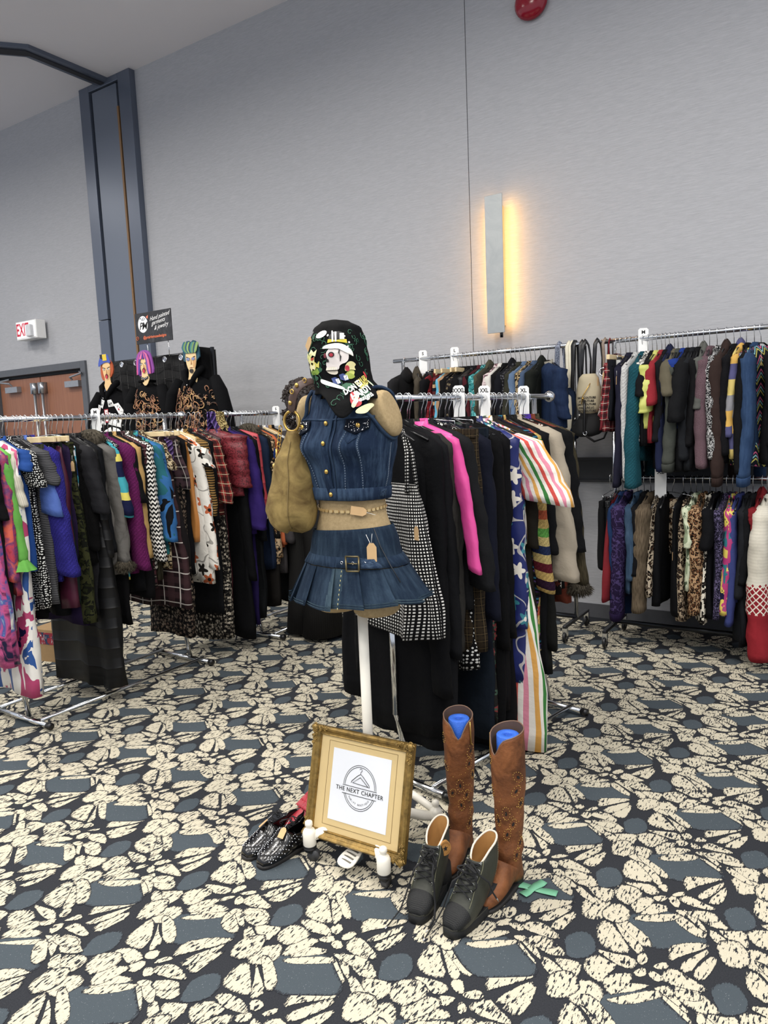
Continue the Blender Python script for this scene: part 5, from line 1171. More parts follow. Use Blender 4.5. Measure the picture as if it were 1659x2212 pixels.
for i, p in enumerate(sp):
    p = Vector(p); d = (Vector(sp[min(i + 1, len(sp) - 1)]) - Vector(sp[max(i - 1, 0)])).normalized(); up = Vector((.45, -.85, .25)).normalized() if i < 5 else Vector((-.6, .3, .7)).normalized(); sd_ = d.cross(up).normalized() * .0155; nn = sd_.cross(d).normalized() * .003
    rr.append([p - sd_ - nn, p + sd_ - nn, p + sd_ + nn, p - sd_ + nn])
stp = m.loft(rr).build('strap', strap_leather, bag, M=BM, sub=1)
for k, i in enumerate((1, 2, 2.7, 3.5)):
    a, b = sp[int(i)], sp[min(int(i) + 1, 10)]; f_ = i - int(i); p = [a[q] + (b[q] - a[q]) * f_ for q in range(3)]
    if k in (1, 3): MB().torus((p[0] - .002, p[1] - .006, p[2] + .004), .0068, .0022, 'y', 14, 6).build('eyelet', brass, stp, M=BM)
    else: MB().ball((p[0] - .002, p[1] - .006, p[2] + .004), .0075, 8, sc=(1, .7, 1)).build('stud', brass, stp, M=BM)
m = MB()
for k in range(9): m.torus((-1.638 - .003 * k, 1.872, 1.490 - .0135 * k), .0075, .0018, 'y' if k % 2 else 'x', 12, 5)
chn = m.build('key_chain', brass, bag, M=BM)
m = MB().ball((-1.668, 1.87, 1.362), .012, 7).ball((-1.658, 1.865, 1.372), .008, 6).tube([(-1.662, 1.872, 1.372), (-1.655, 1.865, 1.42)], .004, 6); m.build('charm', brass, chn, M=BM)
# ============================================================ framed sign on the mannequin base
pf = empty('picture_frame', (-1.402, 1.852, .078), 0, 'ornate antique gold frame holding a printed shop sign, leaning on the mannequin base', 'picture frame')
FW, FH = .205, .376
pf.rotation_euler = (-math.atan2(.105, .36), math.radians(-1.5), 0)
gold = (lambda t: (t.bump(t.noise(t.coords(True), 120, 3).outputs[0], .4, .002), t.done(t.mix(t.math('MULTIPLY', t.math('SUBTRACT', t.noise(t.coords(True), 30, 4, .7).outputs[0], .3), 2.2, clamp=True), lin('5d4a24'), lin('a98a4c')), .38, .55))[1])(NT('antique_gold'))
prof = [(0, 0), (0, .020), (.006, .027), (.013, .024), (.018, .017), (.025, .014), (.029, .016), (.031, .010), (.031, 0)]
def member(x0, z0, x1, z1, nx, nz):
    """moulding member from corner to corner, mitred; n = inward direction"""
    dx, dz = x1 - x0, z1 - z0; L = math.hypot(dx, dz); ux, uz = dx / L, dz / L; m = MB(); r = []
    for end, s in ((0, 1), (1, -1)):
        bx, bz = (x0, z0) if end == 0 else (x1, z1)
        r.append([(bx + (nx + s * ux) * p, -q, bz + (nz + s * uz) * p) for p, q in prof])
    return m.loft(r)
for c_ in ((-FW, 0, FW, 0, 0, 1), (FW, 0, FW, FH, -1, 0), (FW, FH, -FW, FH, 0, -1), (-FW, FH, -FW, 0, 1, 0)):
    member(*c_).build('frame_moulding', gold, pf, False, bevel=.001)
rn = random.Random(11)
for sx_, cz_ in ((-1, 0), (1, 0), (1, 1), (-1, 1)):
    m = MB(); X = sx_ * FW; Z = cz_ * FH; ix, iz = -sx_, (1 - 2 * cz_)
    for k in range(9):
        t_ = k * .0075
        for (px_, pz_) in ((X + ix * t_, Z + iz * (.008 + .006 * sin(k * 2.0))), (X + ix * (.008 + .006 * sin(k * 2.0)), Z + iz * t_)):
            m.torus((px_, -.024 - .003 * sin(k * 1.7), pz_), .0062 - .0003 * k, .0026, 'y', 12, 6, a0=k, a1=k + 5)
            m.ball((px_, -.026, pz_), .0032, 5)
    m.ball((X + ix * .008, -.026, Z + iz * .008), .011, 7, sc=(1, .6, 1))
    for k in range(5):
        a = rn.uniform(0, 6.3); m.tube([(X + ix * .012 + .014 * cos(a + q * .5) * (1 - q * .12), -.028, Z + iz * .012 + .014 * sin(a + q * .5) * (1 - q * .12)) for q in range(6)], .002, 5)
    m.build('corner_ornament', gold, pf)
mat_board = plain('cream_mat_board', 'cdb583', .9, 0, .05, 14)
MB().box(-FW + .028, FW - .028, -.008, -.004, .028, FH - .028).build('mat_board', mat_board, pf, False)
MB().box(-FW + .01, FW - .01, -.003, .004, .01, FH - .01).build('backing', plain('backing_board', '6b5a40', .9), pf, False)
px0, px1, pz0, pz1 = -.118, .122, .072, .310
MB().box(px0, px1, -.0095, -.0082, pz0, pz1).build('paper_sheet', plain('paper_white', 'dfe2e8', .8, 0, .02, 8), pf, False)
ln = plain('mat_line', '7a6238', .9)
m = MB(); e = .021
for a in ((px0 - e, px1 + e, pz0 - e - .0006, pz0 - e + .0006), (px0 - e, px1 + e, pz1 + e - .0006, pz1 + e + .0006)): m.box(a[0], a[1], -.0088, -.0079, a[2], a[3])
for a in (px0 - e, px1 + e): m.box(a - .0006, a + .0006, -.0088, -.0079, pz0 - e, pz1 + e)
m.build('mat_line', ln, pf, False)
cx_, cz_ = (px0 + px1) / 2 + .002, .196
m = MB()
def arc(R, w, a0, a1, n=50): 
    m.grid(lambda u, v: (cx_ + (R + w * v) * cos(a0 + (a1 - a0) * u), -.0104, cz_ + (R + w * v) * 1.10 * sin(a0 + (a1 - a0) * u)), n, 1)
for R in (.0605, .066): arc(R, .0016, math.radians(2), math.radians(178)); arc(R, .0016, math.radians(202), math.radians(338))
for dz in (.0, -.027): m.box(cx_ - .07, cx_ + .07, -.0108, -.0102, cz_ + dz - .0008, cz_ + dz + .0008)
hg = [(-.036, .008), (-.034, .014), (-.012, .034), (0, .042), (.012, .034), (.037, .012), (.040, .005), (.034, .006), (.0, .031), (-.030, .009), (.034, .006)]
m.tube([(cx_ + a, -.0106, cz_ + .004 + b) for a, b in hg], .0010, 4)
m.tube([(cx_ + a, -.0106, cz_ + .004 + b) for a, b in ((0, .042), (0, .048), (.005, .053), (.003, .059), (-.002, .060), (-.005, .056))], .0008, 4)
m.build('logo_drawing', ink, pf, False)
text_mesh('lettering', 'THE NEXT CHAPTER', ink, pf, lambda x, y: (cx_ + x, -.0106, cz_ - .0135 + y), size=.0195, space=1.12, sx=.98, bold=.0002)
tb = 'THRIFT BOUTIQUE'
for i, ch_ in enumerate(tb):
    if ch_ == ' ': continue
    a = math.radians(-90 + (i - 7) * 7.2); R = .052
    text_mesh('lettering', ch_, ink, pf, lambda x, y, a=a, R=R: (cx_ + R * cos(a) + x * -sin(a) - y * cos(a) * 1, -.0106, cz_ + R * 1.05 * sin(a) + x * cos(a) - y * sin(a)), size=.0085)
gl = NT('picture_glass'); gl.b.inputs['Transmission Weight'].default_value = 1; gl.b.inputs['IOR'].default_value = 1.02; gl.b.inputs['Alpha'].default_value = .12
MB().box(-FW + .03, FW - .03, -.0135, -.0125, .03, FH - .03).build('glass_pane', gl.done((1, 1, 1, 1), .04), pf, False)

# ============================================================ footwear
def sweep(spine, n=20, pw=.8, flat=0):
    """spine rows: (x, y, z, angle, half width, half height); ring plane tilts by angle about x"""
    rows = []
    for i in range(len(spine) - 1):
        for k in range(4):
            t_ = k / 4; rows.append([a + (b - a) * t_ for a, b in zip(spine[i], spine[i + 1])])
    rows.append(list(spine[-1]))
    for _ in range(2): rows = [rows[0]] + [[(a + 2 * b + c) / 4 for a, b, c in zip(rows[i - 1], rows[i], rows[i + 1])] for i in range(1, len(rows) - 1)] + [rows[-1]]
    R = []
    for x, y, z, an, hw, hh in rows:
        r = []
        for i in range(n):
            a = 2 * PI * i / n; u = math.copysign(abs(cos(a)) ** pw, cos(a)) * hw; w = math.copysign(abs(sin(a)) ** pw, sin(a)) * hh
            r.append((x + u, y - w * sin(an), z + w * cos(an)))
        R.append(r)
    return R, rows
def outline(L, w0, w1, toe=1.0, n=32):
    """sole outline: toe at y=0, heel at y=L"""
    P_ = []
    for i in range(n):
        a = 2 * PI * i / n; y = L / 2 - L / 2 * cos(a); t_ = y / L
        w = (w0 * (1 - t_) ** .5 * toe + w1 * t_) if 0 else w0 + (w1 - w0) * min(1, t_ * 1.6)
        e = abs(sin(a)) ** .62
        P_.append((math.copysign(w * e, -sin(a)), y))
    return P_
def sole(m, L, w0, w1, zf, h, n=36):
    P_ = outline(L, w0, w1, n=n)
    return m.loft([[(x * k, L / 2 + (y - L / 2) * k, zf(y / L) * q + dz) for x, y in P_] for k, q, dz in ((.97, 0, .0), (1.0, 0, .003), (1.0, 1, h), (.9, 1, h + .002))])
def lace(m, pts, r=.003): m.tube(pts, r, 6, flat=.6)
# tall brown suede boots
t = NT('brown_suede'); oc = t.coords(True); nz = t.noise(oc, 11, 4, .65, .5); t.bump(t.noise(oc, 26, 4, .6).outputs[0], .55, .01)
brown = t.done(t.mix(t.math('MULTIPLY', t.math('SUBTRACT', nz.outputs[0], .33), 2.6, clamp=True), lin('4b2a17'), lin('8a5632')), .62, 0, .3)
dark_sole = plain('dark_sole', '1c1a19', .6)
def boot(x, y, rz, label, Hh, s):
    b = empty('tall_boot', (x, y, 0), rz, label, 'boot', 'brown studded boots')
    R = []
    # foot: toe towards -y
    ft, _ = sweep([(0, -.175, .028, 0, .012, .010), (0, -.165, .032, 0, .026, .018), (0, -.13, .040, 0, .038, .026), (0, -.09, .052, .15, .041, .036), (0, -.05, .068, .5, .038, .048), (0, -.02, .085, .9, .038, .055)])
    MB().loft(ft).build('vamp', brown, b)
    R = []; n = 30
    prof_ = [(.030, .033, .040, .012), (.055, .036, .048, .002), (.10, .038, .048, -.004), (.14, .040, .046, -.002), (.18, .040, .044, .002), (.25, .044, .048, .004), (.33, .049, .053, .004), (.40, .051, .055, .002), (.47, .051, .055, 0), (Hh, .050, .054, 0)]
    N_ = 44
    for j in range(N_ + 1):
        z = .03 + (Hh - .03) * j / N_; hw, hd_, cy = interp(prof_, z)
        wr = .055 * sin(z * 95 + s) * math.exp(-((z - .14) / .06) ** 2) + .012 * sin(z * 60)
        r = []
        for i in range(n):
            a = 2 * PI * i / n; k = 1 + wr * (1 + .5 * sin(2 * a + z * 40)) + .012 * sin(5 * a + 12 * z) + .05 * mnoise.noise((1.4 * cos(a) + s, 1.4 * sin(a), z * 16))
            zz = z
            if j == N_ or j > N_ - 6: zz -= (.055 * math.exp(-((((a + PI / 2 + .35 * s + PI) % (2 * PI)) - PI) / .42) ** 2) - .012 * cos(a + PI / 2 + .35 * s + PI)) * max(0, (j - N_ + 6) / 6)
            r.append((cos(a) * hw * k, cy + sin(a) * hd_ * k, zz))
        R.append(r)
    shaft = MB().loft(R, True, False).build('shaft', brown, b, solid=.003)
    inner = MB().loft([[(p[0] * .955, p[1] * .955, p[2] - .001) for p in r] for r in R[-18:]], False, False).build('lining', plain('boot_lining', '54423a', .8), b)
    MB().tube([R[-1][i % n] for i in range(n + 1)], .0022, 6, cap=False).build('top_edge', plain('boot_edge', '6f5646', .6), b)
    m = MB(); sole(m, .215, .040, .034, lambda q: 0, .012); m.build('sole', dark_sole, b, M=Matrix.Translation((0, -.17, .0)))
    MB().loft([[(k * .032 * cos(2 * PI * i / 20), .025 + k * .032 * sin(2 * PI * i / 20), z) for i in range(20)] for z, k in ((.0, .92), (.036, 1.05))]).build('heel', dark_sole, b)
    def sp_(z, a, off=.001):
        hw, hd_, cy = interp(prof_, z); return Vector((cos(a) * (hw + off), cy + sin(a) * (hd_ + off), z))
    rnd = random.Random(int(s * 10) + 40); st = MB(); cu = MB()
    f0 = -PI / 2 + .25
    flowers = [(.27, f0 + .1, .022), (.235, f0 + .55, .018), (.24, f0 - .5, .018), (.20, f0 + .15, .020), (.13 if s < 0 else .13, f0 + .9, .02), (.39, f0 + .9, .022), (.345, f0 + .75, .020), (.30, f0 + 1.1, .016), (.33, f0 - 1.0, .018), (.43, f0 - 1.1, .018), (.165, f0 + 1.2, .018), (.105, f0 - 1.0, .018)]
    for z, a, r_ in flowers:
        tilt = rnd.uniform(-.8, .8)
        for k in range(13):
            q = 2 * PI * k / 13; ux, uz = r_ * .62 * cos(q), r_ * sin(q)
            dx, dz = ux * cos(tilt) - uz * sin(tilt), ux * sin(tilt) + uz * cos(tilt)
            st.ball(tuple(sp_(z + dz, a + dx / .055, .0025)), .0016, 4)
        P_ = ell(0, 0, .0042, .0075, 10, tilt)
        cu.loft([[tuple(sp_(z + p[1] * k, a + p[0] * k / .055, .0032)) for p in P_] for k in (.05, 1)], True, False)
    for k in range(26): st.ball(tuple(sp_(rnd.uniform(.16, .32), f0 + rnd.uniform(-.9, 1.2), .0025)), .0013, 4)
    st.build('studs', brass, shaft); cu.build('cutouts', plain('cutout_dark', '15100d', .8), shaft)
    a = -PI / 2 + (-1.15 if s > 0 else 1.2)
    MB().tube([sp_(Hh - .01, a, .002), sp_(Hh - .09, a, .003)], .0022, 5).build('zip', brass, shaft)
    # pool noodle stuffing
    return b
def noodle(x, y, z, label, tx, ty):
    o = empty('foam_noodle', (x, y, z), 0, label, 'foam tube', 'blue foam tubes in the boots')
    R = []; L = .36
    for j in range(10):
        zz = -L + L * j / 9; R.append([(cos(2 * PI * i / 24) * .036 + tx * zz, sin(2 * PI * i / 24) * .036 + ty * zz, zz) for i in range(24)])
    k2 = [[(p[0] * s_, p[1] * s_, dz) for p in R[-1]] for s_, dz in ((.94, .003), (.42, .003), (.36, -.002), (.34, -.05))]
    nb = NT('blue_foam'); nz = nb.vor(nb.coords(True), 500); nb.bump(nz.outputs[0], .4, .002)
    MB().loft(R + k2, True, True).build('tube', nb.done(nb.mix(nz.outputs[0], lin('1d4db8'), lin('3f7ae0')), .6), o)
boot(-1.135, 2.115, .15, 'brown suede knee boot with gold studs, the left one of the tall pair', .500, -1)
boot(-.918, 2.03, -.1, 'brown suede knee boot with gold studs, the right one beside the tape cross', .522, 1)
noodle(-1.132, 2.115, .488, 'bright blue foam tube stuffed in the left tall brown boot', .0, .0)
noodle(-.916, 2.032, .508, 'bright blue foam tube stuffed in the right tall brown boot', .0, .0)
# wedge high-top sneakers
t = NT('olive_leather'); oc = t.coords(True); nz = t.noise(oc, 18, 4, .6); t.bump(t.noise(oc, 60, 3).outputs[0], .3, .003)
olive = t.done(t.mix(nz.outputs[0], lin('1d1e1a'), lin('3d3f36')), .5, 0, .35)
rub = (lambda t: (t.bump(t.vor(t.coords(True), 260, .1).outputs[0], .5, .002), t.done(lin('1a1b1c'), .62, 0, .3))[1])(NT('black_rubber'))
lace_m = plain('black_lace', '141518', .85); pale_stitch = plain('olive_stitch', '7c7c64', .8); eye_m = plain('nickel_eyelet', 'a9aba8', .3, .9)
def sneaker(x, y, rz, label, lean, patch, s):
    b = empty('high_top_sneaker', (x, y, 0), rz, label, 'sneaker', 'olive wedge high-top sneakers')
    m = MB(); sole(m, .245, .044, .036, lambda q: 0, .030); m.build('rubber_sole', rub, b)
    m = MB(); P_ = outline(.245, .044, .036); 
    m.loft([[(px_ * 1.02, .1225 + (py_ - .1225) * 1.01, z) for px_, py_ in P_] for z in (.030, .034)], False, False); m.build('foxing_line', plain('foxing', '33342f', .6), b)
    MB().loft([[(cos(2 * PI * i / 24) * .034 * k, .200 + math.copysign(abs(sin(2 * PI * i / 24)) ** .7, sin(2 * PI * i / 24)) * .050 * k, z) for i in range(24)] for z, k in ((.0, 1.0), (.03, 1.02), (.075, .96))]).build('wedge_heel', rub, b)
    sp0 = [(0, .008, .030, -.2, .020, .012), (0, .028, .038, 0, .038, .024), (0, .06, .046, .12, .043, .034), (0, .095, .062, .45, .041, .048), (0, .130, .090, .85, .039, .060), (lean * .2, .165, .125, 1.2, .037, .060), (lean * .5, .178, .155, 1.4, .037, .055), (lean * .8, .184, .182, 1.5, .033, .052), (lean, .186, .208, 1.5, .029, .052)]
    R, rows = sweep(sp0, 26, .85)
    for j, r in enumerate(R[-5:]):
        for i in range(26):
            a = 2 * PI * i / 26
            k = (j + 1) / 5; r[i] = (r[i][0], r[i][1], r[i][2] + k * (.030 * (sin(a) < .3) * 0 - .050 * max(0, sin(a)) ** 1.3 + .022 * max(0, -sin(a))))
    up = MB().loft(R, True, False).build('upper', olive, b, solid=.003)
    MB().loft([[(lean + (p[0] - lean) * .93, .186 + (p[1] - .186) * .93, p[2] - .001) for p in r] for r in R[-12:]], False, False).build('lining', plain('tan_lining', 'b0824a', .8), b)
    MB().tube([R[-1][i % 26] for i in range(27)], .0032, 7, cap=False).build('collar_binding', plain('pink_cream_binding', 'd9cdbd', .7), b)
    cap = MB().loft([[(p[0] * 1.03, p[1] - .002, p[2] * 1.0 + .0015) for p in r] for r in R[0:9]], True, False).build('toe_cap', rub, b)
    def us(j, i, off=.003):
        p = Vector(R[j][i % 26]); c = Vector((rows[j][0], rows[j][1], rows[j][2])); return p + (p - c).normalized() * off
    nR = len(R); top_i = 6.5
    eye = MB(); lc = MB(); js = [11, 14, 17, 20, 23, 26, 29]
    js = [j for j in js if j < nR - 2]
    for j in js:
        for i in (4, 9): 
            p = us(j, i, .003); eye.torus(tuple(p), .0042, .0014, 'y', 10, 5)
    for a_, b_ in zip(js, js[1:]):
        for i0, i1 in ((4, 9), (9, 4)):
            p, q = us(a_, i0, .006), us(b_, i1, .006); mid = (p + q) / 2; c = us((a_ + b_) // 2, 6, .012)
            lace(lc, [p, (p + c) / 2, c, (q + c) / 2, q])
    rnd = random.Random(int(s * 7) + 9)
    p = us(js[-1] - 2, 6, .014)
    for k in range(5):
        a = rnd.uniform(-.9, .9); pts = []
        for q in range(8):
            u = q / 7 * PI; pts.append(p + Vector((.035 * sin(u) * cos(a + (k % 2) * PI), -.012 - .01 * sin(u) - .012 * u / 3, -.02 * k * u / 3 + .018 * sin(u * 1.3) * sin(a))))
        lace(lc, pts, .0032)
    for s_ in (-1, 1):
        g0 = us(js[1], 6, .016); tip = Vector((s_ * .058 + .01 * s, -.005 if s_ > 0 else -.04, .008))
        pts = [p, p + Vector((s_ * .018, -.02, -.03)), g0 + Vector((s_ * .03, -.012, .01)), Vector((s_ * .05, .045, .05)), Vector((s_ * .056, .02, .022)), tip]
        if s > 0 and s_ > 0: pts = [p, p + Vector((.03, .0, -.03)), Vector((.055, .135, .13)), Vector((.058, .15, .09)), Vector((.060, .165, .065))]
        fp = []
        for a_, b_ in zip(pts, pts[1:]):
            for k in range(4): fp.append(Vector(a_).lerp(Vector(b_), k / 4))
        fp.append(Vector(pts[-1])); lace(lc, fp, .0036)
        e = MB().tube([fp[-1], fp[-1] + (fp[-1] - fp[-2]).normalized() * .016], .0021, 6).build('lace_tip', chrome, b)
    eye.build('eyelets', eye_m, up); lc.build('laces', lace_m, b)
    # stay and seam stitching
    for i0 in (3, 10):
        m = MB()
        for j in range(9, nR - 1): m.ball(tuple(us(j, i0, .003)), .0013, 4, sc=(1, 1.4, 1.4))
        for j in range(9, nR - 1):
            q = us(j, i0, .003).lerp(us(j + 1, i0, .003), .5); m.ball(tuple(q), .0013, 4, sc=(1, 1.4, 1.4))
        m.build('stitching', pale_stitch, up)
    for i0 in (22, 17):
        m = MB()
        for j in range(17, nR - 1):
            for f_ in (0, .5): m.ball(tuple(us(j, i0, .003).lerp(us(j + 1, i0, .003), f_)), .0013, 4, sc=(1, 1.4, 1.4))
        m.build('stitching', pale_stitch, up)
    if patch:
        c = us(nR - 7, 25, .003); c2 = us(nR - 7, 0, .003); nrm = (c - Vector((rows[nR - 7][0], rows[nR - 7][1], rows[nR - 7][2]))).normalized(); nrm = Vector((.78, -.62, .08)).normalized()
        side = Vector((0, 0, 1)).cross(nrm).normalized(); upv = nrm.cross(side) 
        pc = Vector((lean + .034, .160, .165)) 
        F = lambda u, w, o=0: pc + side * u * .8 + upv * w * .85 + nrm * (o + .001)
        MB().loft([[F(.026 * k * cos(2 * PI * i / 32), .028 * k * sin(2 * PI * i / 32), o) for i in range(32)] for k, o in ((1, -.010), (1, .001), (.98, .003), (.05, .0035))]).build('ankle_patch', plain('tan_patch', 'a97a42', .6), b, False)
        st = [(.0115 * (1 if k % 2 == 0 else .42) * sin(k * PI / 5), .0115 * (1 if k % 2 == 0 else .42) * cos(k * PI / 5)) for k in range(10)]
        MB().loft([[F(a * k, w * k, .0048) for a, w in st] for k in (.02, 1)], True, False).build('star', ink, b, False)
        for i, c_ in enumerate('CONVERSE'):
            a = math.radians(155 - i * 18.5); text_mesh('lettering', c_, plain('patch_print', '6a4522', .7), b, lambda x, y, a=a: F(.0195 * cos(a) + x * sin(a) + y * cos(a), .0205 * sin(a) - x * cos(a) + y * sin(a), .0045), size=.0085)
        for i, c_ in enumerate('ALL STAR'):
            if c_ == ' ': continue
            a = math.radians(215 + i * 16); text_mesh('lettering', c_, plain('patch_print', '6a4522', .7), b, lambda x, y, a=a: F(.0195 * cos(a) - x * sin(a) - y * cos(a), .0205 * sin(a) + x * cos(a) - y * sin(a), .0045), size=.007)
    return b
sneaker(-1.088, 1.715, .12, 'dark olive wedge high-top with tan star patch, next to the gold frame', .004, True, -1)
sneaker(-.975, 1.712, -.16, 'dark olive wedge high-top leaning open, closest to the green tape', .004, False, 1)
# studded oxford shoes
pat_l = plain('black_patent', '0b0b0d', .2, 0, .1, 20, 0, .6)
def oxford(x, y, rz, label, s):
    b = empty('studded_shoe', (x, y, 0), rz, label, 'shoe', 'studded oxford shoes')
    m = MB(); sole(m, .275, .045, .033, lambda q: 0, .014); m.build('sole', dark_sole, b)
    MB().loft([[(px_ * .96, .235 + (py_ - .235) * .5 * .98 if 0 else py_, z) for px_, py_ in [(q[0] * .9, .2 + q[1] * .27) for q in outline(.28, .036, .034)]] for z in (0, .022)]).build('heel', dark_sole, b)
    R, rows = sweep([(0, .006, .020, -.1, .018, .010), (0, .025, .026, 0, .036, .018), (0, .06, .032, .05, .043, .024), (0, .10, .040, .25, .042, .032), (0, .135, .052, .6, .039, .044), (0, .165, .056, .95, .035, .058)], 26, .8)
    up = MB().loft(R, True, False).build('upper', pat_l, b, solid=.002)
    m = MB(); Q = [[(math.copysign(abs(sin(a)) ** .7, sin(a)) * w * (1 - .1 * k), .195 - cos(a) * .073 * (1 - .03 * k), .016 + k * (.052 + .012 * (cos(a) < -.3))) for a in [2 * PI * i / 28 for i in range(28)]] for k, w in ((0, .035), (.4, .037), (.8, .034), (1, .031))]
    m.loft(Q, False, False); qt = m.build('quarter', pat_l, b, solid=.003)
    MB().box(-.026, .026, .13, .26, .018, .022).build('insole', black_felt, b, False)
    rnd = random.Random(int(s * 3) + 5); st = MB()
    for j in range(3, len(R) - 9):
        for i in range(0, 13):
            if (i + j) % 2: continue
            p = Vector(R[j][(i) % 26]); c = Vector(rows[j][:3]); st.ball(tuple(p + (p - c).normalized() * .0018), .0019, 5)
    for j in range(len(R) - 9, len(R)):
        for i in (0, 1, 2, 10, 11, 12): 
            if (i + j) % 2: continue
            p = Vector(R[j][i]); c = Vector(rows[j][:3]); st.ball(tuple(p + (p - c).normalized() * .0018), .0018, 5)
    st.build('studs', plain('pale_stud', 'e6e8ee', .25, .6, 0), up)
    st = MB()
    for k in range(44):
        a = rnd.uniform(0, 2 * PI); h = rnd.uniform(.25, .95)
        st.ball((math.copysign(abs(sin(a)) ** .7, sin(a)) * .0375, .195 - cos(a) * .0745, .016 + h * .052), .0018, 5)
    st.build('studs', plain('pale_stud', 'e6e8ee', .25, .6, 0), qt)
    lc = MB()
    for k in range(5):
        z = .078 + .010 * k * .9; y_ = .095 + .016 * k
        lace(lc, [(-.014, y_, z), (0, y_ + .004, z + .006), (.014, y_ + .012, z)], .0024); lace(lc, [(.014, y_, z), (0, y_ + .004, z + .007), (-.014, y_ + .012, z)], .0024)
    for k in range(6):
        a = rnd.uniform(0, 6.3); lace(lc, [(.0, .145, .120)] + [(.028 * sin(q) * cos(a), .145 + .028 * sin(q) * sin(a) - .012, .122 - .008 * q) for q in (.6, 1.2, 1.8, 2.4)], .0022)
    lc.build('laces', lace_m, b)
    o = price_tag(b, 0, 0, 0, .75); o.location = (.012 * s, .10, .092); o.rotation_euler = (-1.0, .3 * s, .5 * s)
    return b
oxford(-1.775, 1.700, -.22, 'black patent lace-up shoe covered in white studs, further from the frame', -1)
oxford(-1.690, 1.688, -.16, 'black patent lace-up shoe covered in white studs, nearer the frame', 1)
# red shoe and black shoe half hidden behind the frame
t = NT('red_leather'); nz = t.noise(t.coords(True), 30, 3); t.bump(nz.outputs[0], .5, .004); red = t.done(t.mix(nz.outputs[0], lin('8a1e2c'), lin('b83a44')), .4, 0, .4)
def ankle_boot(x, y, rz, mt, label, h, scallop):
    b = empty('ankle_boot', (x, y, 0), rz, label, 'boot')
    m = MB(); sole(m, .25, .040, .032, lambda q: 0, .012); m.build('sole', dark_sole, b)
    R, rows = sweep([(0, .006, .022, -.1, .016, .010), (0, .03, .030, 0, .034, .020), (0, .07, .040, .15, .038, .030), (0, .115, .056, .5, .036, .042), (0, .16, .085, 1.1, .034, .052), (0, .185, .12, 1.45, .036, .050), (0, .19, h, 1.5, .038, .050)], 24, .85)
    MB().loft(R, True, False).build('upper', mt, b, solid=.003)
    if scallop:
        m = MB()
        for k in range(3):
            m.grid(lambda u, v: (-.036 + .072 * u, .075 + .022 * k + .035 * v, .078 + .012 * k + .016 * v + .006 * abs(sin(u * PI * 5)) + .004), 24, 3)
        m.build('scalloped_flap', mt, b, solid=.002)
    return b
ankle_boot(-1.745, 1.885, -.30, red, 'red leather ankle boot with scalloped flap behind the studded shoes', .13, True)
ankle_boot(-1.615, 1.93, -.1, plain('black_suede', '121214', .8), 'black ankle boot tucked behind the left edge of the gold frame', .14, False)

# ============================================================ size dividers on the rails
def divider(x, y, zr, rz, txt, label, s=1.0):
    o = empty('size_divider', (x, y, zr), rz, label, 'size tag'); m = MB(); w, h0, h1 = .026 * s, .052 * s, .092 * s
    pts = [(-w, -h1), (w, -h1), (w, h0 - .01), (w - .01, h0), (-w + .01, h0), (-w, h0 - .01)]
    m.prism(pts, lambda a, b: (a, -.0015, b), (0, .003, 0)); m.build('tag_plate', white_plastic, o, False, bevel=.0008)
    text_mesh('lettering', txt, ink, o, lambda a, b: (a, -.0022, b + .030 * s), size=.026 * s, sx=.78 if len(txt) > 2 else 1, bold=.0007)
    MB().torus((0, 0, 0), .018 * s, .0022, 'y', 18, 5).build('rail_ring', white_plastic, o)
def along(P0, rz, px):
    d = Vector((-sin(rz), cos(rz))); P0 = Vector(P0); a, b = -3.6, 3.5
    if abs(rz) < 1: a, b = -.9, 3.0
    for _ in range(34):
        m = (a + b) / 2; q = P0 + d * m
        if px2((q.x, q.y, 1.6))[0] < px: a = m
        else: b = m
    return P0 + d * a
for px_, tx, lb in ((991, 'XXXL', 'white XXXL size divider on the middle rail'), (1046, 'XXL', 'white XXL size divider on the middle rail'), (1131, 'XL', 'white XL size divider on the middle rail, closest to the rail end')):
    q = along((-1.49, 2.955), -.19, px_); divider(q.x, q.y, RL, .25, tx, lb)
q = along((-3.70, 2.0), 0, 206); divider(q.x, q.y, RL, .5, 'M', 'white M size divider on the front left rail')
q = along((-3.64, 2.0), 0, 596); divider(q.x, q.y, RL, .5, 'S', 'white size divider with small print on the far left rail')
for px_, tx, lb in ((918, 'S', 'white size divider at the left end of the back rail'), (986, 'L', 'white size divider in the middle of the back rail'), (1390, 'M', 'white M size divider above the upper right rail')):
    q = along((0, 4.75), -PI / 2, px_); divider(q.x, 4.745, 1.935, .35, tx, lb, 1.15)
q = along((0, 4.75), -PI / 2, 1432); divider(q.x, 4.70, 1.075, .2, 'XL', 'grey-white size divider on the lower right rail', 1.3)

# ============================================================ scarves and tie over the left rail
def hang_strip(name, pat, x, y, zr, zt, w, label, cat, swing=.03):
    o = empty(name, (x, y, zr), 0, label, cat); L = zr - zt
    m = MB(); m.grid(lambda u, v: ((.016 + swing * max(0, v - .1)) * 1 + .006 * sin(7 * v), (u - .5) * w * (1 + .25 * sin(5 * v + 1)) + .012 * sin(4 * v), .018 * (1 - min(1, v * 12)) ** 2 - L * v), 8, 30, uvs=(w, L)); m.build('front_fall', cloth(pat), o, solid=.004)
    m = MB(); m.grid(lambda u, v: (-.016 - .01 * v, (u - .5) * w, .018 * (1 - min(1, v * 12)) ** 2 - L * .8 * v), 6, 16, uvs=(w, L)); m.build('back_fall', cloth(pat), o, solid=.004)
    MB().grid(lambda u, v: (-.018 * cos(PI * v), (u - .5) * w, .018 * sin(PI * v)), 4, 8, uvs=(w, .05)).build('fold_over_rail', cloth(pat), o, solid=.004)
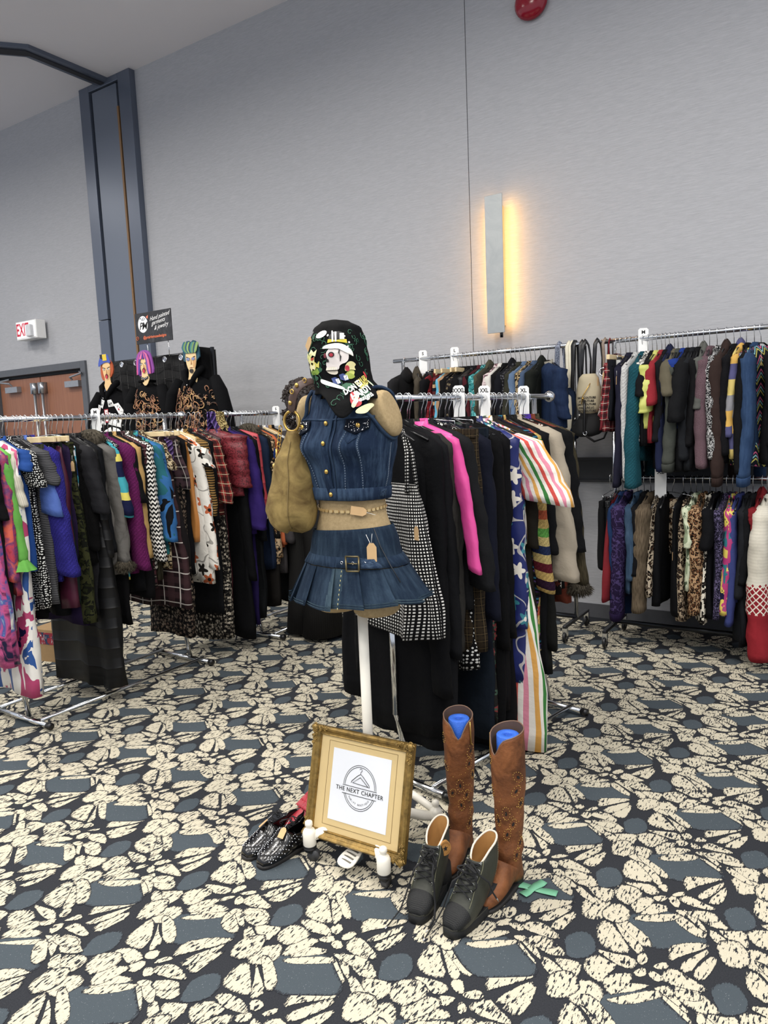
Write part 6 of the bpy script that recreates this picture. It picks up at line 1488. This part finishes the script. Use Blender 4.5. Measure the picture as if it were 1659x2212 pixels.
q = along((-3.64, 2.0), 0, 457); hang_strip('striped_scarf', 'sd:3a2470,7a5cb0,2a1850:.035:silk', -3.64, q.y, RL, 1.12, .055, 'purple striped silk scarf tied over the left rail', 'scarf', .24)
q = along((-3.64, 2.0), 0, 470); hang_strip('leopard_scarf', 'leo:d8c078,a88a3c,2a2010:.45', -3.64, q.y, RL, 1.22, .065, 'yellow leopard print scarf looped over the left rail', 'scarf', .17)

# ============================================================ handbags on the back rail
def strap_loop(mb, x0, x1, y, zr, z, w=.012, sag=0):
    pts = [(x0, y - .012, z), (x0 + (x1 - x0) * .15, y - .02, (z + zr) / 2), ((x0 + x1) / 2 - .012, y - .02, zr - .01), ((x0 + x1) / 2, y - .004, zr + .021), ((x0 + x1) / 2 + .012, y + .018, zr - .01), (x1, y + .008, (z + zr) / 2), (x1, y, z)]
    fp = []
    for a, b in zip(pts, pts[1:]):
        for k in range(3): fp.append(Vector(a).lerp(Vector(b), k / 3))
    fp.append(Vector(pts[-1])); mb.tube(fp, w, 6, flat=.35)
ZB = 1.935; YB = 4.75
def handbag(px_, ztop, zbot, w, d, mat, label, sw=.010, straps=((-.4, .4),), extra=None, name='handbag', smat=None, yoff=-.03, cat='handbag'):
    q = along((0, YB), -PI / 2, px_); o = empty(name, (q.x, YB, (ztop + zbot) / 2), 0, label, cat)
    M_ = Matrix.Translation((-q.x, -YB, -(ztop + zbot) / 2)); H_ = ztop - zbot; R = []
    for j in range(13):
        v = j / 12; k = (.35, .78, .95, 1, 1.02, 1.02, 1, .97, .92, .86, .80, .74, .5)[j]
        R.append([(q.x + math.copysign(abs(cos(a)) ** .8, cos(a)) * w * k * (1 + .04 * sin(3 * a + 5 * v)), YB + yoff + math.copysign(abs(sin(a)) ** .8, sin(a)) * d * k * (1 - .3 * v), zbot + H_ * v) for a in [2 * PI * i / 24 for i in range(24)]])
    MB().loft(R).build('bag_body', mat, o, M=M_)
    m = MB()
    for a, b in straps:
        m = MB(); strap_loop(m, q.x + a * w, q.x + b * w, YB, ZB, ztop - .01, sw); m.build('strap', smat or mat, o, M=M_)
    if extra: extra(o, M_, q.x)
    return o
blk_l = plain('black_bag_leather', '131316', .35, 0, .2, 40, .4)
dnm = cloth('denim:18243a,2f4566')
def x_studs(o, M_, x):
    m = MB()
    for k in range(4): m.ball((x - .05 + .03 * k, YB - .095, 1.46 + .02 * (k % 2)), .008, 6)
    m.build('buckles', chrome, o, M=M_)
handbag(1216, 1.66, 1.30, .13, .07, dnm, 'dark denim shoulder bag with braided strap on the back rail', .018, ((-.3, .1),), smat=(lambda t: (t.done(t.mix(t.math('GREATER_THAN', t.vor(t.coords(True), 110, .2).outputs[0], .45), lin('1a2438'), lin('8a90a0')), .8)))(NT('braided_cord')))
handbag(1234, 1.62, 1.36, .035, .09, plain('ivory_leather', 'c9c3b0', .4, 0, .08, 10, .3), 'ivory leather bag with long pale straps on the back rail', .012, ((-.6, .2), (.0, .8)), smat=plain('ivory_strap', 'd0cab6', .5))
handbag(1249, 1.56, 1.36, .075, .06, blk_l, 'black leather bag with silver buckles between the ivory bag and the patterned backpack', .012, ((-.5, .3), (.2, .7)), x_studs)
handbag(1268, 1.52, 1.34, .105, .07, plain('black_canvas', '0e0e10', .85), 'large plain black bag hanging lowest under the patterned backpack', .014, ((-.9, -.55),))
def bp_extra(o, M_, x):
    m = MB()
    rows_ = ('JUICY COUTURE', 'COUTURE J.C', 'JUICY COUTURE', 'J.C COUTURE', 'JUICY COUTURE')
    for k, tx in enumerate(rows_):
        z = 1.505 + k * .021; R_ = .083
        text_mesh('lettering', tx, plain('bag_print', '1a1814', .7), o, lambda a, b, z=z: M_ @ Vector((x + .085 * sin(a / .085), YB - .03 - .070 * cos(a / .085), z + b)), size=.017, bold=.0008)
    m.tube([(x - .03, YB - .095, 1.55), (x - .02, YB - .10, 1.60), (x + .015, YB - .09, 1.66), (x + .02, YB - .07, 1.68)], .003, 6); m.ball((x - .02, YB - .098, 1.585), .008, 6)
    m.build('zip_chain', brass, o, M=M_)
    m = MB(); m.tube([(x - .01, YB - .10, 1.575), (x - .008, YB - .105, 1.50), (x - .012, YB - .10, 1.38), (x + .0, YB - .09, 1.345), (x + .04, YB - .06, 1.31), (x + .09, YB - .02, 1.33), (x + .125, YB, 1.42), (x + .13, YB, 1.70), (x + .115, YB - .005, 1.93)], .008, 6, flat=.5)
    m.build('shoulder_strap', black_plastic, o, M=M_)
    MB().torus((x - .008, YB - .095, 1.365), .012, .003, 'y', 12, 5).build('ring', chrome, o, M=M_)
t = NT('monogram_canvas'); mono = t.done(lin('b0a58a'), .7)
handbag(1276, 1.74, 1.475, .082, .068, mono, 'small beige backpack printed with black lettering and a long black strap', .013, ((-.7, .0), (.3, .9)), bp_extra, 'backpack', blk_l, cat='backpack')
def ring_x(o, M_, x): MB().torus((x, YB - .06, 1.745), .024, .005, 'y', 20, 7).build('ring', chrome, o, M=M_)
handbag(1309, 1.72, 1.56, .02, .03, plain('snake_leather', '7a6a5c', .4, 0, .3, 60, .3), 'narrow brown snakeskin strap bag with a silver ring', .010, ((-.4, .4),), ring_x)
q = along((0, YB), -PI / 2, 1318)
o = empty('red_printed_scarf', (q.x, YB - .03, 1.60), 0, 'narrow red printed scarf with a kraft tag hanging beside the snakeskin strap bag', 'scarf')
MB().grid(lambda u, v: ((u - .5) * .035 * (1.2 + .4 * sin(9 * v)) - .05 * v, -.02 + .008 * sin(6 * u + 8 * v), .20 - .42 * v), 6, 24, uvs=(.05, .42)).build('cloth_fall', cloth('blob:8a1626,a01e30,d8c8c0,1c1418:.5:silk'), o, solid=.004)
MB().tube([(.0, -.005, .19), (.0, .01, .335), (.0, .03, .353), (.0, .045, .33)], .004, 6).build('knotted_end', cloth('solid:8a1626::'), o)
price_tag(o, -.005, -.045, .11, 1.5)

# ============================================================ painted hoodies on the display
DY = 4.30
dg_ = empty('grid_display', (-5.18, DY + .12, 0), 0, 'black wire grid display stand with round silver clips behind the left rack', 'display stand')
m = MB(); X0, X1, Z0_, Z1_ = -.78, .62, .25, 2.14
for k in range(15): x = X0 + (X1 - X0) * k / 14; m.tube([(x, 0, Z0_), (x, 0, Z1_)], .003, 5)
for k in range(20): z = Z0_ + (Z1_ - Z0_) * k / 19; m.tube([(X0, 0, z), (X1, 0, z)], .003, 5)
m.build('wire_grid', black_plastic, dg_)
for x in (X0, X1): MB().box(x - .012, x + .012, -.2, .2, 0, .03).box(x - .012, x + .012, -.012, .012, .03, Z1_ + .02).build('stand_leg', steel_dark, dg_, False)
MB().grid(lambda u, v: (X0 - .02 + (X1 - X0 + .04) * u, .03 + .012 * sin(u * 30), Z1_ - 1.1 * v), 60, 4).build('backing_cloth', black_felt, dg_, solid=.004)
for k, px_ in enumerate((262, 292, 355, 390)):
    p = on(1, DY + .09, px_, 775 - k * 4)
    MB().torus((p.x + 5.18, -.03, 2.10), .022, .005, 'y', 20, 7).loft([[(p.x + 5.18 + .020 * cos(2 * PI * i / 16) * s_, -.03, 2.10 + .020 * sin(2 * PI * i / 16) * s_) for i in range(16)] for s_ in (.05, 1)], True, False).build('clip_disc', chrome, dg_)
def hoodie(px_, z_sh, w, label, kind):
    p = on(1, DY, px_, 900); x = p.x; o = empty('hoodie', (x, DY, z_sh), 0, label, 'hoodie')
    blk = cloth('solid:0c0d11::'); R = []
    def bd(u, v, k=0):   # front surface
        W = (.20 + .06 * min(1, v * 3)) * w; return Vector((W * u, -.085 * (1 - abs(u) ** 2.2) * (1 if v > .1 else .5 + 5 * v) - k + .006 * sin(14 * u + 6 * v), -.03 * abs(u) * (1 - v) * 3 * w - .66 * v))
    for j in range(13):
        v = j / 12; r = []
        for i in range(32):
            a = 2 * PI * i / 32; u = cos(a); q = bd(u, v); r.append((q.x, q.y * (1 if sin(a) < 0 else -.6) * abs(sin(a)) ** .3 if abs(sin(a)) > .01 else 0, q.z))
        R.append(r)
    MB().loft(R).build('body', blk, o)
    for s in (-1, 1):
        MB().tube([(s * .185 * w, .0, -.055), (s * .25 * w, -.02, -.16), (s * .30 * w, -.02, -.34), (s * .315 * w, -.01, -.56), (s * .31 * w, 0, -.62)], [.045, .058, .056, .048, .040], 14).build('sleeve', blk, o)
    if kind != 'tee':
        m = MB(); 
        for s in (-1, 1): m.tube([(s * .005, -.085, -.11), (s * .05, -.085, -.05), (s * .080, -.06, .0), (s * .085, -.02, .03), (s * .04, .02, .04)], [.014, .022, .027, .028, .022], 10)
        m.build('hood', blk, o)
        MB().ball((.0, -.115, -.10), .006, 6).build('zip_pull', chrome, o)
    else: MB().torus((0, -.01, .0), .065, .012, 'z', 24, 6).build('neck_rib', blk, o)
    F = lambda a, b, k=.006: (lambda q: Vector((q.x, q.y - k, q.z)))(bd(max(-.97, min(.97, a / (.26 * w))), -b / .66 if b < 0 else 0.0))
    return o, F, x
def fpoly(par, name, F, pts, col, k=.006, ch=1, sub=3):
    P_ = chaikin(pts, ch) if ch else pts; mx = sum(p[0] for p in P_) / len(P_); my = sum(p[1] for p in P_) / len(P_)
    return MB().loft([[F(mx + (p[0] - mx) * s_, my + (p[1] - my) * s_, k) for p in P_] for s_ in (.02, .5, 1)], True, False).build(name, plain('paint_' + col, col, .7, 0, .12, 40), par, False)
def quad(cx, cy, w, h, r): return [(cx + a * w * cos(r) - b * h * sin(r), cy + a * w * sin(r) + b * h * cos(r)) for a, b in ((-1, -1), (1, -1), (1, 1), (-1, 1))]
# hoodie with playing-card print
o, F, _ = hoodie(250, 1.90, 1.0, 'black zip hoodie painted all over with white playing cards', 'card')
rn = random.Random(2)
for cx, cy, w_, h_, r_ in ((-.15, -.16, .032, .045, -.5), (-.065, -.13, .035, .035, -.5), (.06, -.13, .038, .03, .35), (.15, -.16, .032, .050, .5), (-.11, -.28, .070, .055, .12), (.09, -.28, .072, .055, -.08), (-.05, -.42, .10, .06, .1), (.12, -.42, .07, .06, -.2), (-.17, -.40, .04, .06, .3), (.0, -.56, .16, .05, 0), (.21, -.28, .03, .05, -.3), (-.2, -.26, .02, .05, .2)):
    c = fpoly(o, 'painted_card', F, quad(cx, cy, w_, h_, r_), 'e4e4e2', .006, 0)
    for k in range(4): fpoly(o, 'card_ink', F, ell(cx + rn.uniform(-.6, .6) * w_, cy + rn.uniform(-.6, .6) * h_, .007, .004, 8, rn.uniform(0, 3)), '222226', .0085, 0)
for cx, cy in ((-.10, -.27), (.09, -.27)):
    m = MB(); m.tube([F(cx + .045 * cos(q), cy - .02 + .045 * sin(q), .009) for q in [PI * k / 10 for k in range(11)]], .006, 5); m.build('painted_curve', plain('paint_dark', '26262a', .7), o)
fpoly(o, 'painted_card', F, quad(.0, -.25, .030, .060, .03), 'b8283c', .010, 0); fpoly(o, 'painted_card', F, quad(.0, -.25, .023, .051, .03), 'e8e4e2', .012, 0)
text_mesh('lettering', 'A', plain('paint_b8283c', 'b8283c'), o, lambda a, b: F(a, b - .235, .014), size=.05)
fpoly(o, 'painted_heart', F, ell(.15, -.165, .009, .010, 8), 'a82038', .0095, 0); fpoly(o, 'painted_heart', F, ell(-.15, -.16, .006, .016, 8, -.5), 'a82038', .0095, 0)
text_mesh('lettering', 'Suits', plain('paint_ink', '1a1a1e'), o, lambda a, b: F(a * .94 + .06, b - .13 + a * .35, .0095), size=.030, shear=.3)
text_mesh('lettering', 'Tea', plain('paint_ink', '1a1a1e'), o, lambda a, b: F(a * .85 - .065, b - .13 - a * .5, .0095), size=.030, shear=.2)
def vines(o, F, seed, x0, x1, y0, y1, n):
    rn = random.Random(seed); cols = ('8a5f45', 'a87a55', '6a4535', '4a3830', 'c09a6a')
    for k in range(n):
        x, y = rn.uniform(x0, x1), rn.uniform(y0, y1); c_ = rn.choice(cols); s_ = rn.uniform(.018, .045); a = rn.uniform(0, 6.3); tw = rn.choice((-1, 1)) * rn.uniform(.5, .9)
        pts = []; px_, py_ = x, y
        for q in range(9): pts.append(F(px_, py_, .008)); a += tw * (.3 + .12 * q); px_ += s_ * .38 * cos(a); py_ += s_ * .38 * sin(a)
        MB().tube(pts, [.0015 + .0035 * sin(PI * (q + .5) / 9) for q in range(9)], 5).build('painted_scroll', plain('paint_' + c_, c_, .7), o)
    for k in range(n // 5):
        x, y = rn.uniform(x0, x1), rn.uniform(y0, y1); a0 = rn.uniform(0, 6)
        fpoly(o, 'painted_flower', F, [(x + (.022 if q % 2 else .010) * cos(a0 + q * PI / 6), y + (.022 if q % 2 else .010) * sin(a0 + q * PI / 6)) for q in range(12)], rn.choice(('7a5a44', 'b08a60')), .007, 0)
        fpoly(o, 'painted_flower', F, ell(x, y, .006, .006, 8), '2c2220', .009, 0)
o, F, _ = hoodie(326, 1.92, .9, 'black long-sleeved tee painted with a bronze antler motif', 'tee'); vines(o, F, 4, -.10, .20, -.60, -.08, 110)
o, F, _ = hoodie(432, 1.95, 1.1, 'black hoodie painted with copper scrolls and flowers', 'hood'); vines(o, F, 9, -.25, .25, -.62, -.10, 150)
o = empty('black_cloak', (-4.62, DY + .05, 2.13), 0, 'plain black garment draped over the right end of the grid display', 'garment')
MB().grid(lambda u, v: (-.16 + .30 * u + .16 * v * u + .0, -.05 + .03 * sin(9 * u + 2 * v), -.02 - .9 * v + .05 * (1 - abs(u - .6))), 16, 16).build('cloth_fall', cloth('solid:0d0d10::'), o, solid=.01)
# cut-out painted portrait boards
def board(px_, pyt, pyb, label):
    a = on(1, DY - .02, px_, pyt); b = on(1, DY - .02, px_, pyb); h = a.z - b.z; a.y = b.y = DY - .07
    o = empty('portrait_cutout', ((a.x + b.x) / 2, DY - .07, b.z), 0, label, 'cutout'); return o, h
def bp_(o, name, pts, col, d, ch=1):
    P_ = chaikin(pts, ch) if ch else pts
    MB().prism(P_[::-1], lambda x, z: (x, -d, z), (0, .004 if d > 0 else .012, 0)).build(name, plain('board_' + col, col, .6, 0, .04), o, False)
def face(o, h, skin, cx=.0, w=.068, cz=.40, fh=.26, mouth='open', tilt=0):
    bp_(o, 'painted_neck', [(cx - .055, .02), (cx - .038, h * .16), (cx - .036, h * .4), (cx + .036, h * .4), (cx + .038, h * .16), (cx + .06, .02), (cx + .02, -.04), (cx - .02, -.04)], skin, .003)
    bp_(o, 'painted_face', [(cx - w, h * .72), (cx - w * .95, h * .45), (cx - w * .5, h * .27), (cx, h * .22), (cx + w * .5, h * .27), (cx + w * .95, h * .45), (cx + w, h * .72), (cx, h * .82)], skin, .006, 2)
    for s in (-1, 1):
        bp_(o, 'painted_brow', [(cx + s * .012, h * .575), (cx + s * .050, h * .615), (cx + s * .052, h * .600), (cx + s * .012, h * .558)], '1c1816', .010, 0)
        bp_(o, 'painted_eye', ell(cx + s * .031, h * .545, .014, .007, 10), 'f0ece4', .010, 0); bp_(o, 'painted_eye', ell(cx + s * .029, h * .545, .005, .006, 8), '1c1c24', .011, 0)
    bp_(o, 'painted_nose', [(cx + .002, h * .54), (cx + .010, h * .43), (cx - .006, h * .42), (cx - .002, h * .435)], 'a87a50', .010, 0)
    bp_(o, 'painted_shade', [(cx + w * .35, h * .62), (cx + w * .9, h * .60), (cx + w * .85, h * .42), (cx + w * .35, h * .29)], 'c89a68', .0085)
    if mouth == 'open': bp_(o, 'painted_mouth', ell(cx, h * .335, .020, .022, 12), '5a1c20', .010, 0); bp_(o, 'painted_tongue', ell(cx, h * .315, .013, .016, 10), 'c83c4c', .011, 0)
    else: bp_(o, 'painted_mouth', [(cx - .022, h * .345), (cx, h * .355), (cx + .022, h * .345), (cx, h * .335)], '8a4a3c', .010, 0)
o, h = board(240, 765, 838, 'cut-out painted portrait with orange hair and a blue and yellow cap')
bp_(o, 'painted_hair', [(-.07, h * .72), (-.085, h * .5), (-.07, h * .25), (-.03, h * .2), (.05, h * .28), (.095, h * .45), (.09, h * .7), (.04, h * .85)], 'b0522c', 0)
face(o, h, 'e0bc88', .01, .055)
bp_(o, 'painted_cap', [(-.095, h * .62), (-.085, h * .78), (-.06, h * .90), (-.055, h), (.045, h), (.065, h * .85), (.085, h * .70), (.02, h * .76), (-.05, h * .70)], '3f55a8', .012)
bp_(o, 'painted_cap_panel', [(-.02, h * .80), (-.025, h * .99), (.030, h * .99), (.035, h * .80)], 'd8bc3c', .014, 0); bp_(o, 'painted_cap_panel', [(-.055, h * .88), (-.058, h * .99), (-.028, h * .99), (-.025, h * .84)], '1a1a1c', .014, 0)
o, h = board(322, 757, 823, 'cut-out painted portrait with pink and purple bob and studded choker')
bp_(o, 'painted_hair', [(-.10, h * .30), (-.11, h * .7), (-.07, h * .95), (.0, h * 1.02), (.07, h * .95), (.10, h * .7), (.12, h * .25), (.07, h * .20), (.0, h * .3), (-.06, h * .12)], '8c4a9c', 0)
face(o, h, 'e2c492', .0, .055)
for k, c_ in enumerate(('c8508c', '5a3c90', 'd870a0', '4c3484', 'c04c88', '6a4498', 'd06898')):
    a = -.9 + k * .3; x = .095 * sin(a * 1.2)
    bp_(o, 'painted_lock', [(0, h * 1.0), (x * .7 - .010, h * .80), (x - .014, h * (.55 if abs(k - 3) < 2 else .2) + (.17 * h if abs(k - 3) < 2 else 0)), (x + .012, h * (.6 if abs(k - 3) < 2 else .22) + (.1 * h if abs(k - 3) < 2 else 0)), (x * .7 + .014, h * .82)], c_, .012 + .0004 * k)
bp_(o, 'painted_choker', [(-.042, h * .14), (.0, h * .09), (.045, h * .14), (.044, h * .07), (0, h * .02), (-.041, h * .07)], '18181a', .010, 0)
for k in range(5): bp_(o, 'painted_stud', ell(-.032 + k * .016, h * .085 - .006 * (2 - abs(k - 2)) + .004, .004, .004, 8), 'c8c8cc', .012, 0)
o, h = board(424, 735, 826, 'cut-out painted portrait with swept green-blue hair and goatee')
bp_(o, 'painted_hair', [(-.09, h * .45), (-.10, h * .75), (-.08, h * .92), (-.03, h * 1.0), (.0, h * .94), (.04, h * 1.01), (.09, h * .85), (.095, h * .5)], '1f4a5c', 0)
face(o, h, 'e0c494', .0, .062, mouth='closed')
for k in range(9):
    c_ = ('2a6474', '6f9050', '245068', '8ca860', '1c3c58', '3f7f78', '70905a', '20485c', '84a060')[k]; x = -.08 + .02 * k
    bp_(o, 'painted_lock', [(x * .6, h * .68), (x - .02, h * .80), (x + .005, h * .95), (x + .03, h * (.98 - .01 * k)), (x + .014, h * .84), (x * .7 + .018, h * .70)], c_, .012 + .0004 * k)
bp_(o, 'painted_goatee', [(-.024, h * .30), (.0, h * .315), (.024, h * .30), (.018, h * .23), (0, h * .215), (-.018, h * .23)], '241c18', .011)
for s in (-1, 1): bp_(o, 'painted_sunglass', ell(s * .030, h * .55, .020, .012, 12), '7a84a8', .0115, 0)
# hand painted garments sign above
sg_ = empty('shop_sign', (-5.30, DY + .02, 2.37), 0, 'tilted black sign reading hand painted garments and jewelry above the display', 'sign')
c = [on(1, DY + .02, *q) for q in ((297, 745), (374, 735), (368, 664), (291, 679))]; cc = sum(c, Vector()) / 4; sg_.location = cc
W2, H2 = (c[1].x - c[0].x) / 2, (c[3].z - c[0].z) / 2
bs = (lambda t: t.done(t.mix(t.math('MULTIPLY', t.math('SUBTRACT', t.noise(t.coords(True), 9, 5, .7, 1.2).outputs[0], .5), 3, clamp=True), lin('1c1d21'), lin('4a4b50')), .5))(NT('black_marble_print'))
MB().box(-W2, W2, -.004, .004, -H2, H2).build('sign_panel', bs, sg_, False, bevel=.001)
wp = plain('sign_white', 'eeeeee', .6, 0, 0)
MB().prism([(-W2 * .56 + .063 * cos(q * PI / 16), H2 * .25 + .070 * sin(q * PI / 16)) for q in range(32)][::-1], lambda x, z: (x, -.0055, z)).build('logo_disc', wp, sg_, False)
text_mesh('lettering', 'PM', ink, sg_, lambda x, y: (x - W2 * .56, -.0066, y + H2 * .12), size=.085, shear=.3, space=.8, bold=.001)
MB().tube([(-W2 * .56 - .035 + .05 * q / 8, -.0064, H2 * .25 + .045 + .012 * sin(q)) for q in range(9)], .003, 4).tube([(-W2 * .56 + .01 + .005 * q, -.0064, H2 * .25 + .03 + .004 * q) for q in range(8)], .0022, 4).build('logo_drawing', plain('logo_grey', '6a7080', .6), sg_)
MB().prism([(-W2 * .56 + .045, H2 * .25 + .058), (-W2 * .56 + .075, H2 * .25 + .072), (-W2 * .56 + .068, H2 * .25 + .040)][::-1], lambda x, z: (x, -.0062, z)).build('logo_drawing', plain('logo_coral', 'd8785c', .6), sg_, False)
for tx, x, y, s_ in (('Hand painted', .52, .62, .050), ('garments', .44, .30, .050), ('& jewelry', .58, -.02, .050)):
    text_mesh('lettering', tx, wp, sg_, lambda a, b, x=x, y=y: (a * .92 - W2 + W2 * 2 * (.5 + x / 2) - W2 * .14, -.0066, b + H2 * y + a * .12), size=s_, shear=.45)
text_mesh('lettering', '@prairiemusedesigns', plain('sign_coral', 'd8704c', .6, 0, 0), sg_, lambda a, b: (a + .012, -.0066, b - H2 * .62), size=.034, bold=.0008)
MB().tube([(-W2 * .92 + .015 * cos(q), -.0064, -H2 * .62 + .015 * sin(q)) for q in [k * PI / 6 for k in range(13)]], .0022, 4).ball((-W2 * .92, -.006, -H2 * .62), .004, 5, sc=(1, .3, 1)).build('logo_drawing', plain('sign_coral', 'd8704c', .6, 0, 0), sg_)
for x in (-W2 * .45, W2 * .72): MB().tube([(x, .006, -H2 * .9), (x, .006, -H2 - .13)], .003, 6).build('post', chrome, sg_)

# ============================================================ person behind the left rails
hp = on(1, 3.98, 657, 862)
pe = empty('person', (hp.x, 3.98, 0), 2.9, 'person with dark curly hair and wide grey ribbed trousers standing behind the suede bag', 'person')
def skin_ready(me):
    bm = bmesh.new(); bm.from_mesh(me); bm.verts.layers.skin.verify(); bm.to_mesh(me); bm.free()
def chain_body():
    V_ = [(0, 0, .93), (0, .0, 1.10), (0, .0, 1.28), (0, .01, 1.42), (0, .01, 1.50), (0, -.01, 1.60), (.10, .0, .90), (.11, -.02, .50), (.115, .02, .09), (.12, -.12, .045), (-.10, .0, .90), (-.11, .02, .50), (-.115, .05, .09), (-.12, -.09, .045),
          (.17, .01, 1.42), (.22, .02, 1.15), (.20, -.12, .95), (.19, -.19, .90), (-.17, .01, 1.42), (-.22, .02, 1.15), (-.20, -.12, .95), (-.19, -.19, .90)]
    E_ = [(0, 1), (1, 2), (2, 3), (3, 4), (4, 5), (0, 6), (6, 7), (7, 8), (8, 9), (0, 10), (10, 11), (11, 12), (12, 13), (3, 14), (14, 15), (15, 16), (16, 17), (3, 18), (18, 19), (19, 20), (20, 21)]
    Rr = [.14, .12, .14, .12, .055, .06, .10, .068, .045, .035, .10, .068, .045, .035, .055, .045, .034, .03, .055, .045, .034, .03]
    return V_, E_, Rr
V_, E_, Rr = chain_body()
me = bpy.data.meshes.new('body'); me.from_pydata(V_, E_, []); skin_ready(me)
for i, r_ in enumerate(Rr): me.skin_vertices[0].data[i].radius = (r_, r_ * .82)
me.skin_vertices[0].data[0].use_root = True
bo = link('body', me, plain('skin_tone', 'a87a62', .6), pe)
bo.modifiers.new('s', 'SKIN').use_smooth_shade = True; s_ = bo.modifiers.new('ss', 'SUBSURF'); s_.levels = 1; s_.render_levels = 2
MB().ball((0, -.02, 1.665), .1, 14, sc=(.80, .95, 1.15)).ball((0, -.115, 1.65), .014, 6, sc=(1, 1.2, 1.6)).build('head', plain('skin_tone', 'a87a62', .6), pe)
ring = lambda z, hw, d, cy=0, n=28: [(hw * cos(2 * PI * i / n), cy + d * sin(2 * PI * i / n), z + .006 * sin(i)) for i in range(n)]
MB().loft([ring(.86, .20, .15), ring(1.0, .19, .145), ring(1.15, .175, .14), ring(1.35, .19, .145), ring(1.46, .17, .11), ring(1.50, .08, .075)]).build('sweater', cloth('solid:4a4648::rib'), pe)
for s in (-1, 1):
    MB().tube([(s * .15, .01, 1.44), (s * .225, .02, 1.15), (s * .21, -.10, .97), (s * .195, -.17, .92)], [.07, .062, .048, .042], 14).build('sweater_sleeve', cloth('solid:4a4648::rib'), pe)
    MB().loft([[(s * .095 + x, y, z) for x, y in [(w_ * cos(2 * PI * i / 20), .01 + d_ * sin(2 * PI * i / 20)) for i in range(20)]] for z, w_, d_ in ((.03, .13, .16), (.3, .11, .125), (.55, .10, .105), (.78, .10, .115), (.95, .10, .135))]).build('trouser_leg', cloth('solid:2b2a29::rib'), pe)
    MB().loft([[(s * .115 + .045 * k * cos(2 * PI * i / 20), -.05 + .13 * k * sin(2 * PI * i / 20), z) for i in range(20)] for z, k in ((0, .95), (.03, 1), (.06, .7))]).build('shoe', black_plastic, pe)
    for f_ in range(4): MB().tube([(s * (.185 + .012 * f_ - .018), -.20, .885), (s * (.185 + .012 * f_ - .018), -.235, .865), (s * (.185 + .012 * f_ - .02), -.245, .835)], .008, 6).build('finger', plain('skin_tone', 'a87a62', .6), pe)
rn = random.Random(8); m = MB(); m.ball((0, .015, 1.675), .125, 12, sc=(1, 1.0, 1.12))
for k in range(420):
    d = Vector((rn.gauss(0, 1), rn.gauss(0, 1) + .25, rn.gauss(0, 1))).normalized()
    if d.y < -.55 and d.z < .5: continue
    c = Vector((d.x * .118, .018 + d.y * .118, 1.665 + d.z * .135 - (.06 if d.z < 0 else 0))); r_ = rn.uniform(.009, .019); a0 = rn.uniform(0, 6)
    ax = Vector((rn.gauss(0, 1), rn.gauss(0, 1), rn.gauss(0, 1))).normalized(); u = ax.orthogonal().normalized(); w = ax.cross(u)
    m.tube([c + u * r_ * cos(a0 + q) + w * r_ * sin(a0 + q) + d * .004 * q - Vector((0, 0, .003 * q)) for q in range(6)], .0035, 4)
m.build('curly_hair', plain('dark_hair', '2a201c', .5, 0, .4, 60), pe)
# cardboard box on the floor behind the left rack
p = on(2, 0, 112, 1440)
cb = empty('cardboard_box', (p.x - .12, p.y + .15, 0), .2, 'small cardboard box with printed side under the left rack', 'box')
MB().box(-.14, .14, -.1, .1, 0, .22).build('carton', plain('cardboard', '8f7450', .9), cb, False, bevel=.003)
MB().box(-.13, .13, -.102, -.1005, .12, .20).build('printed_label', cloth('blob:b0b8c0,a03040,3a4a6a,d0d0d0:.4'), cb, False)

def stemname(n): return n.split('.')[0]
# tiny joined pieces too small to pick apart singly
for o in bpy.data.objects:
    if o.parent and stemname(o.name) in ('studs', 'eyelets', 'cutouts', 'stitching', 'seam_stitching', 'curly_hair', 'fur_collar', 'fur_cuff', 'fur_hem', 'laces', 'buckles', 'key_chain', 'hem_stitch', 'wire_grid'): o['kind'] = 'stuff'
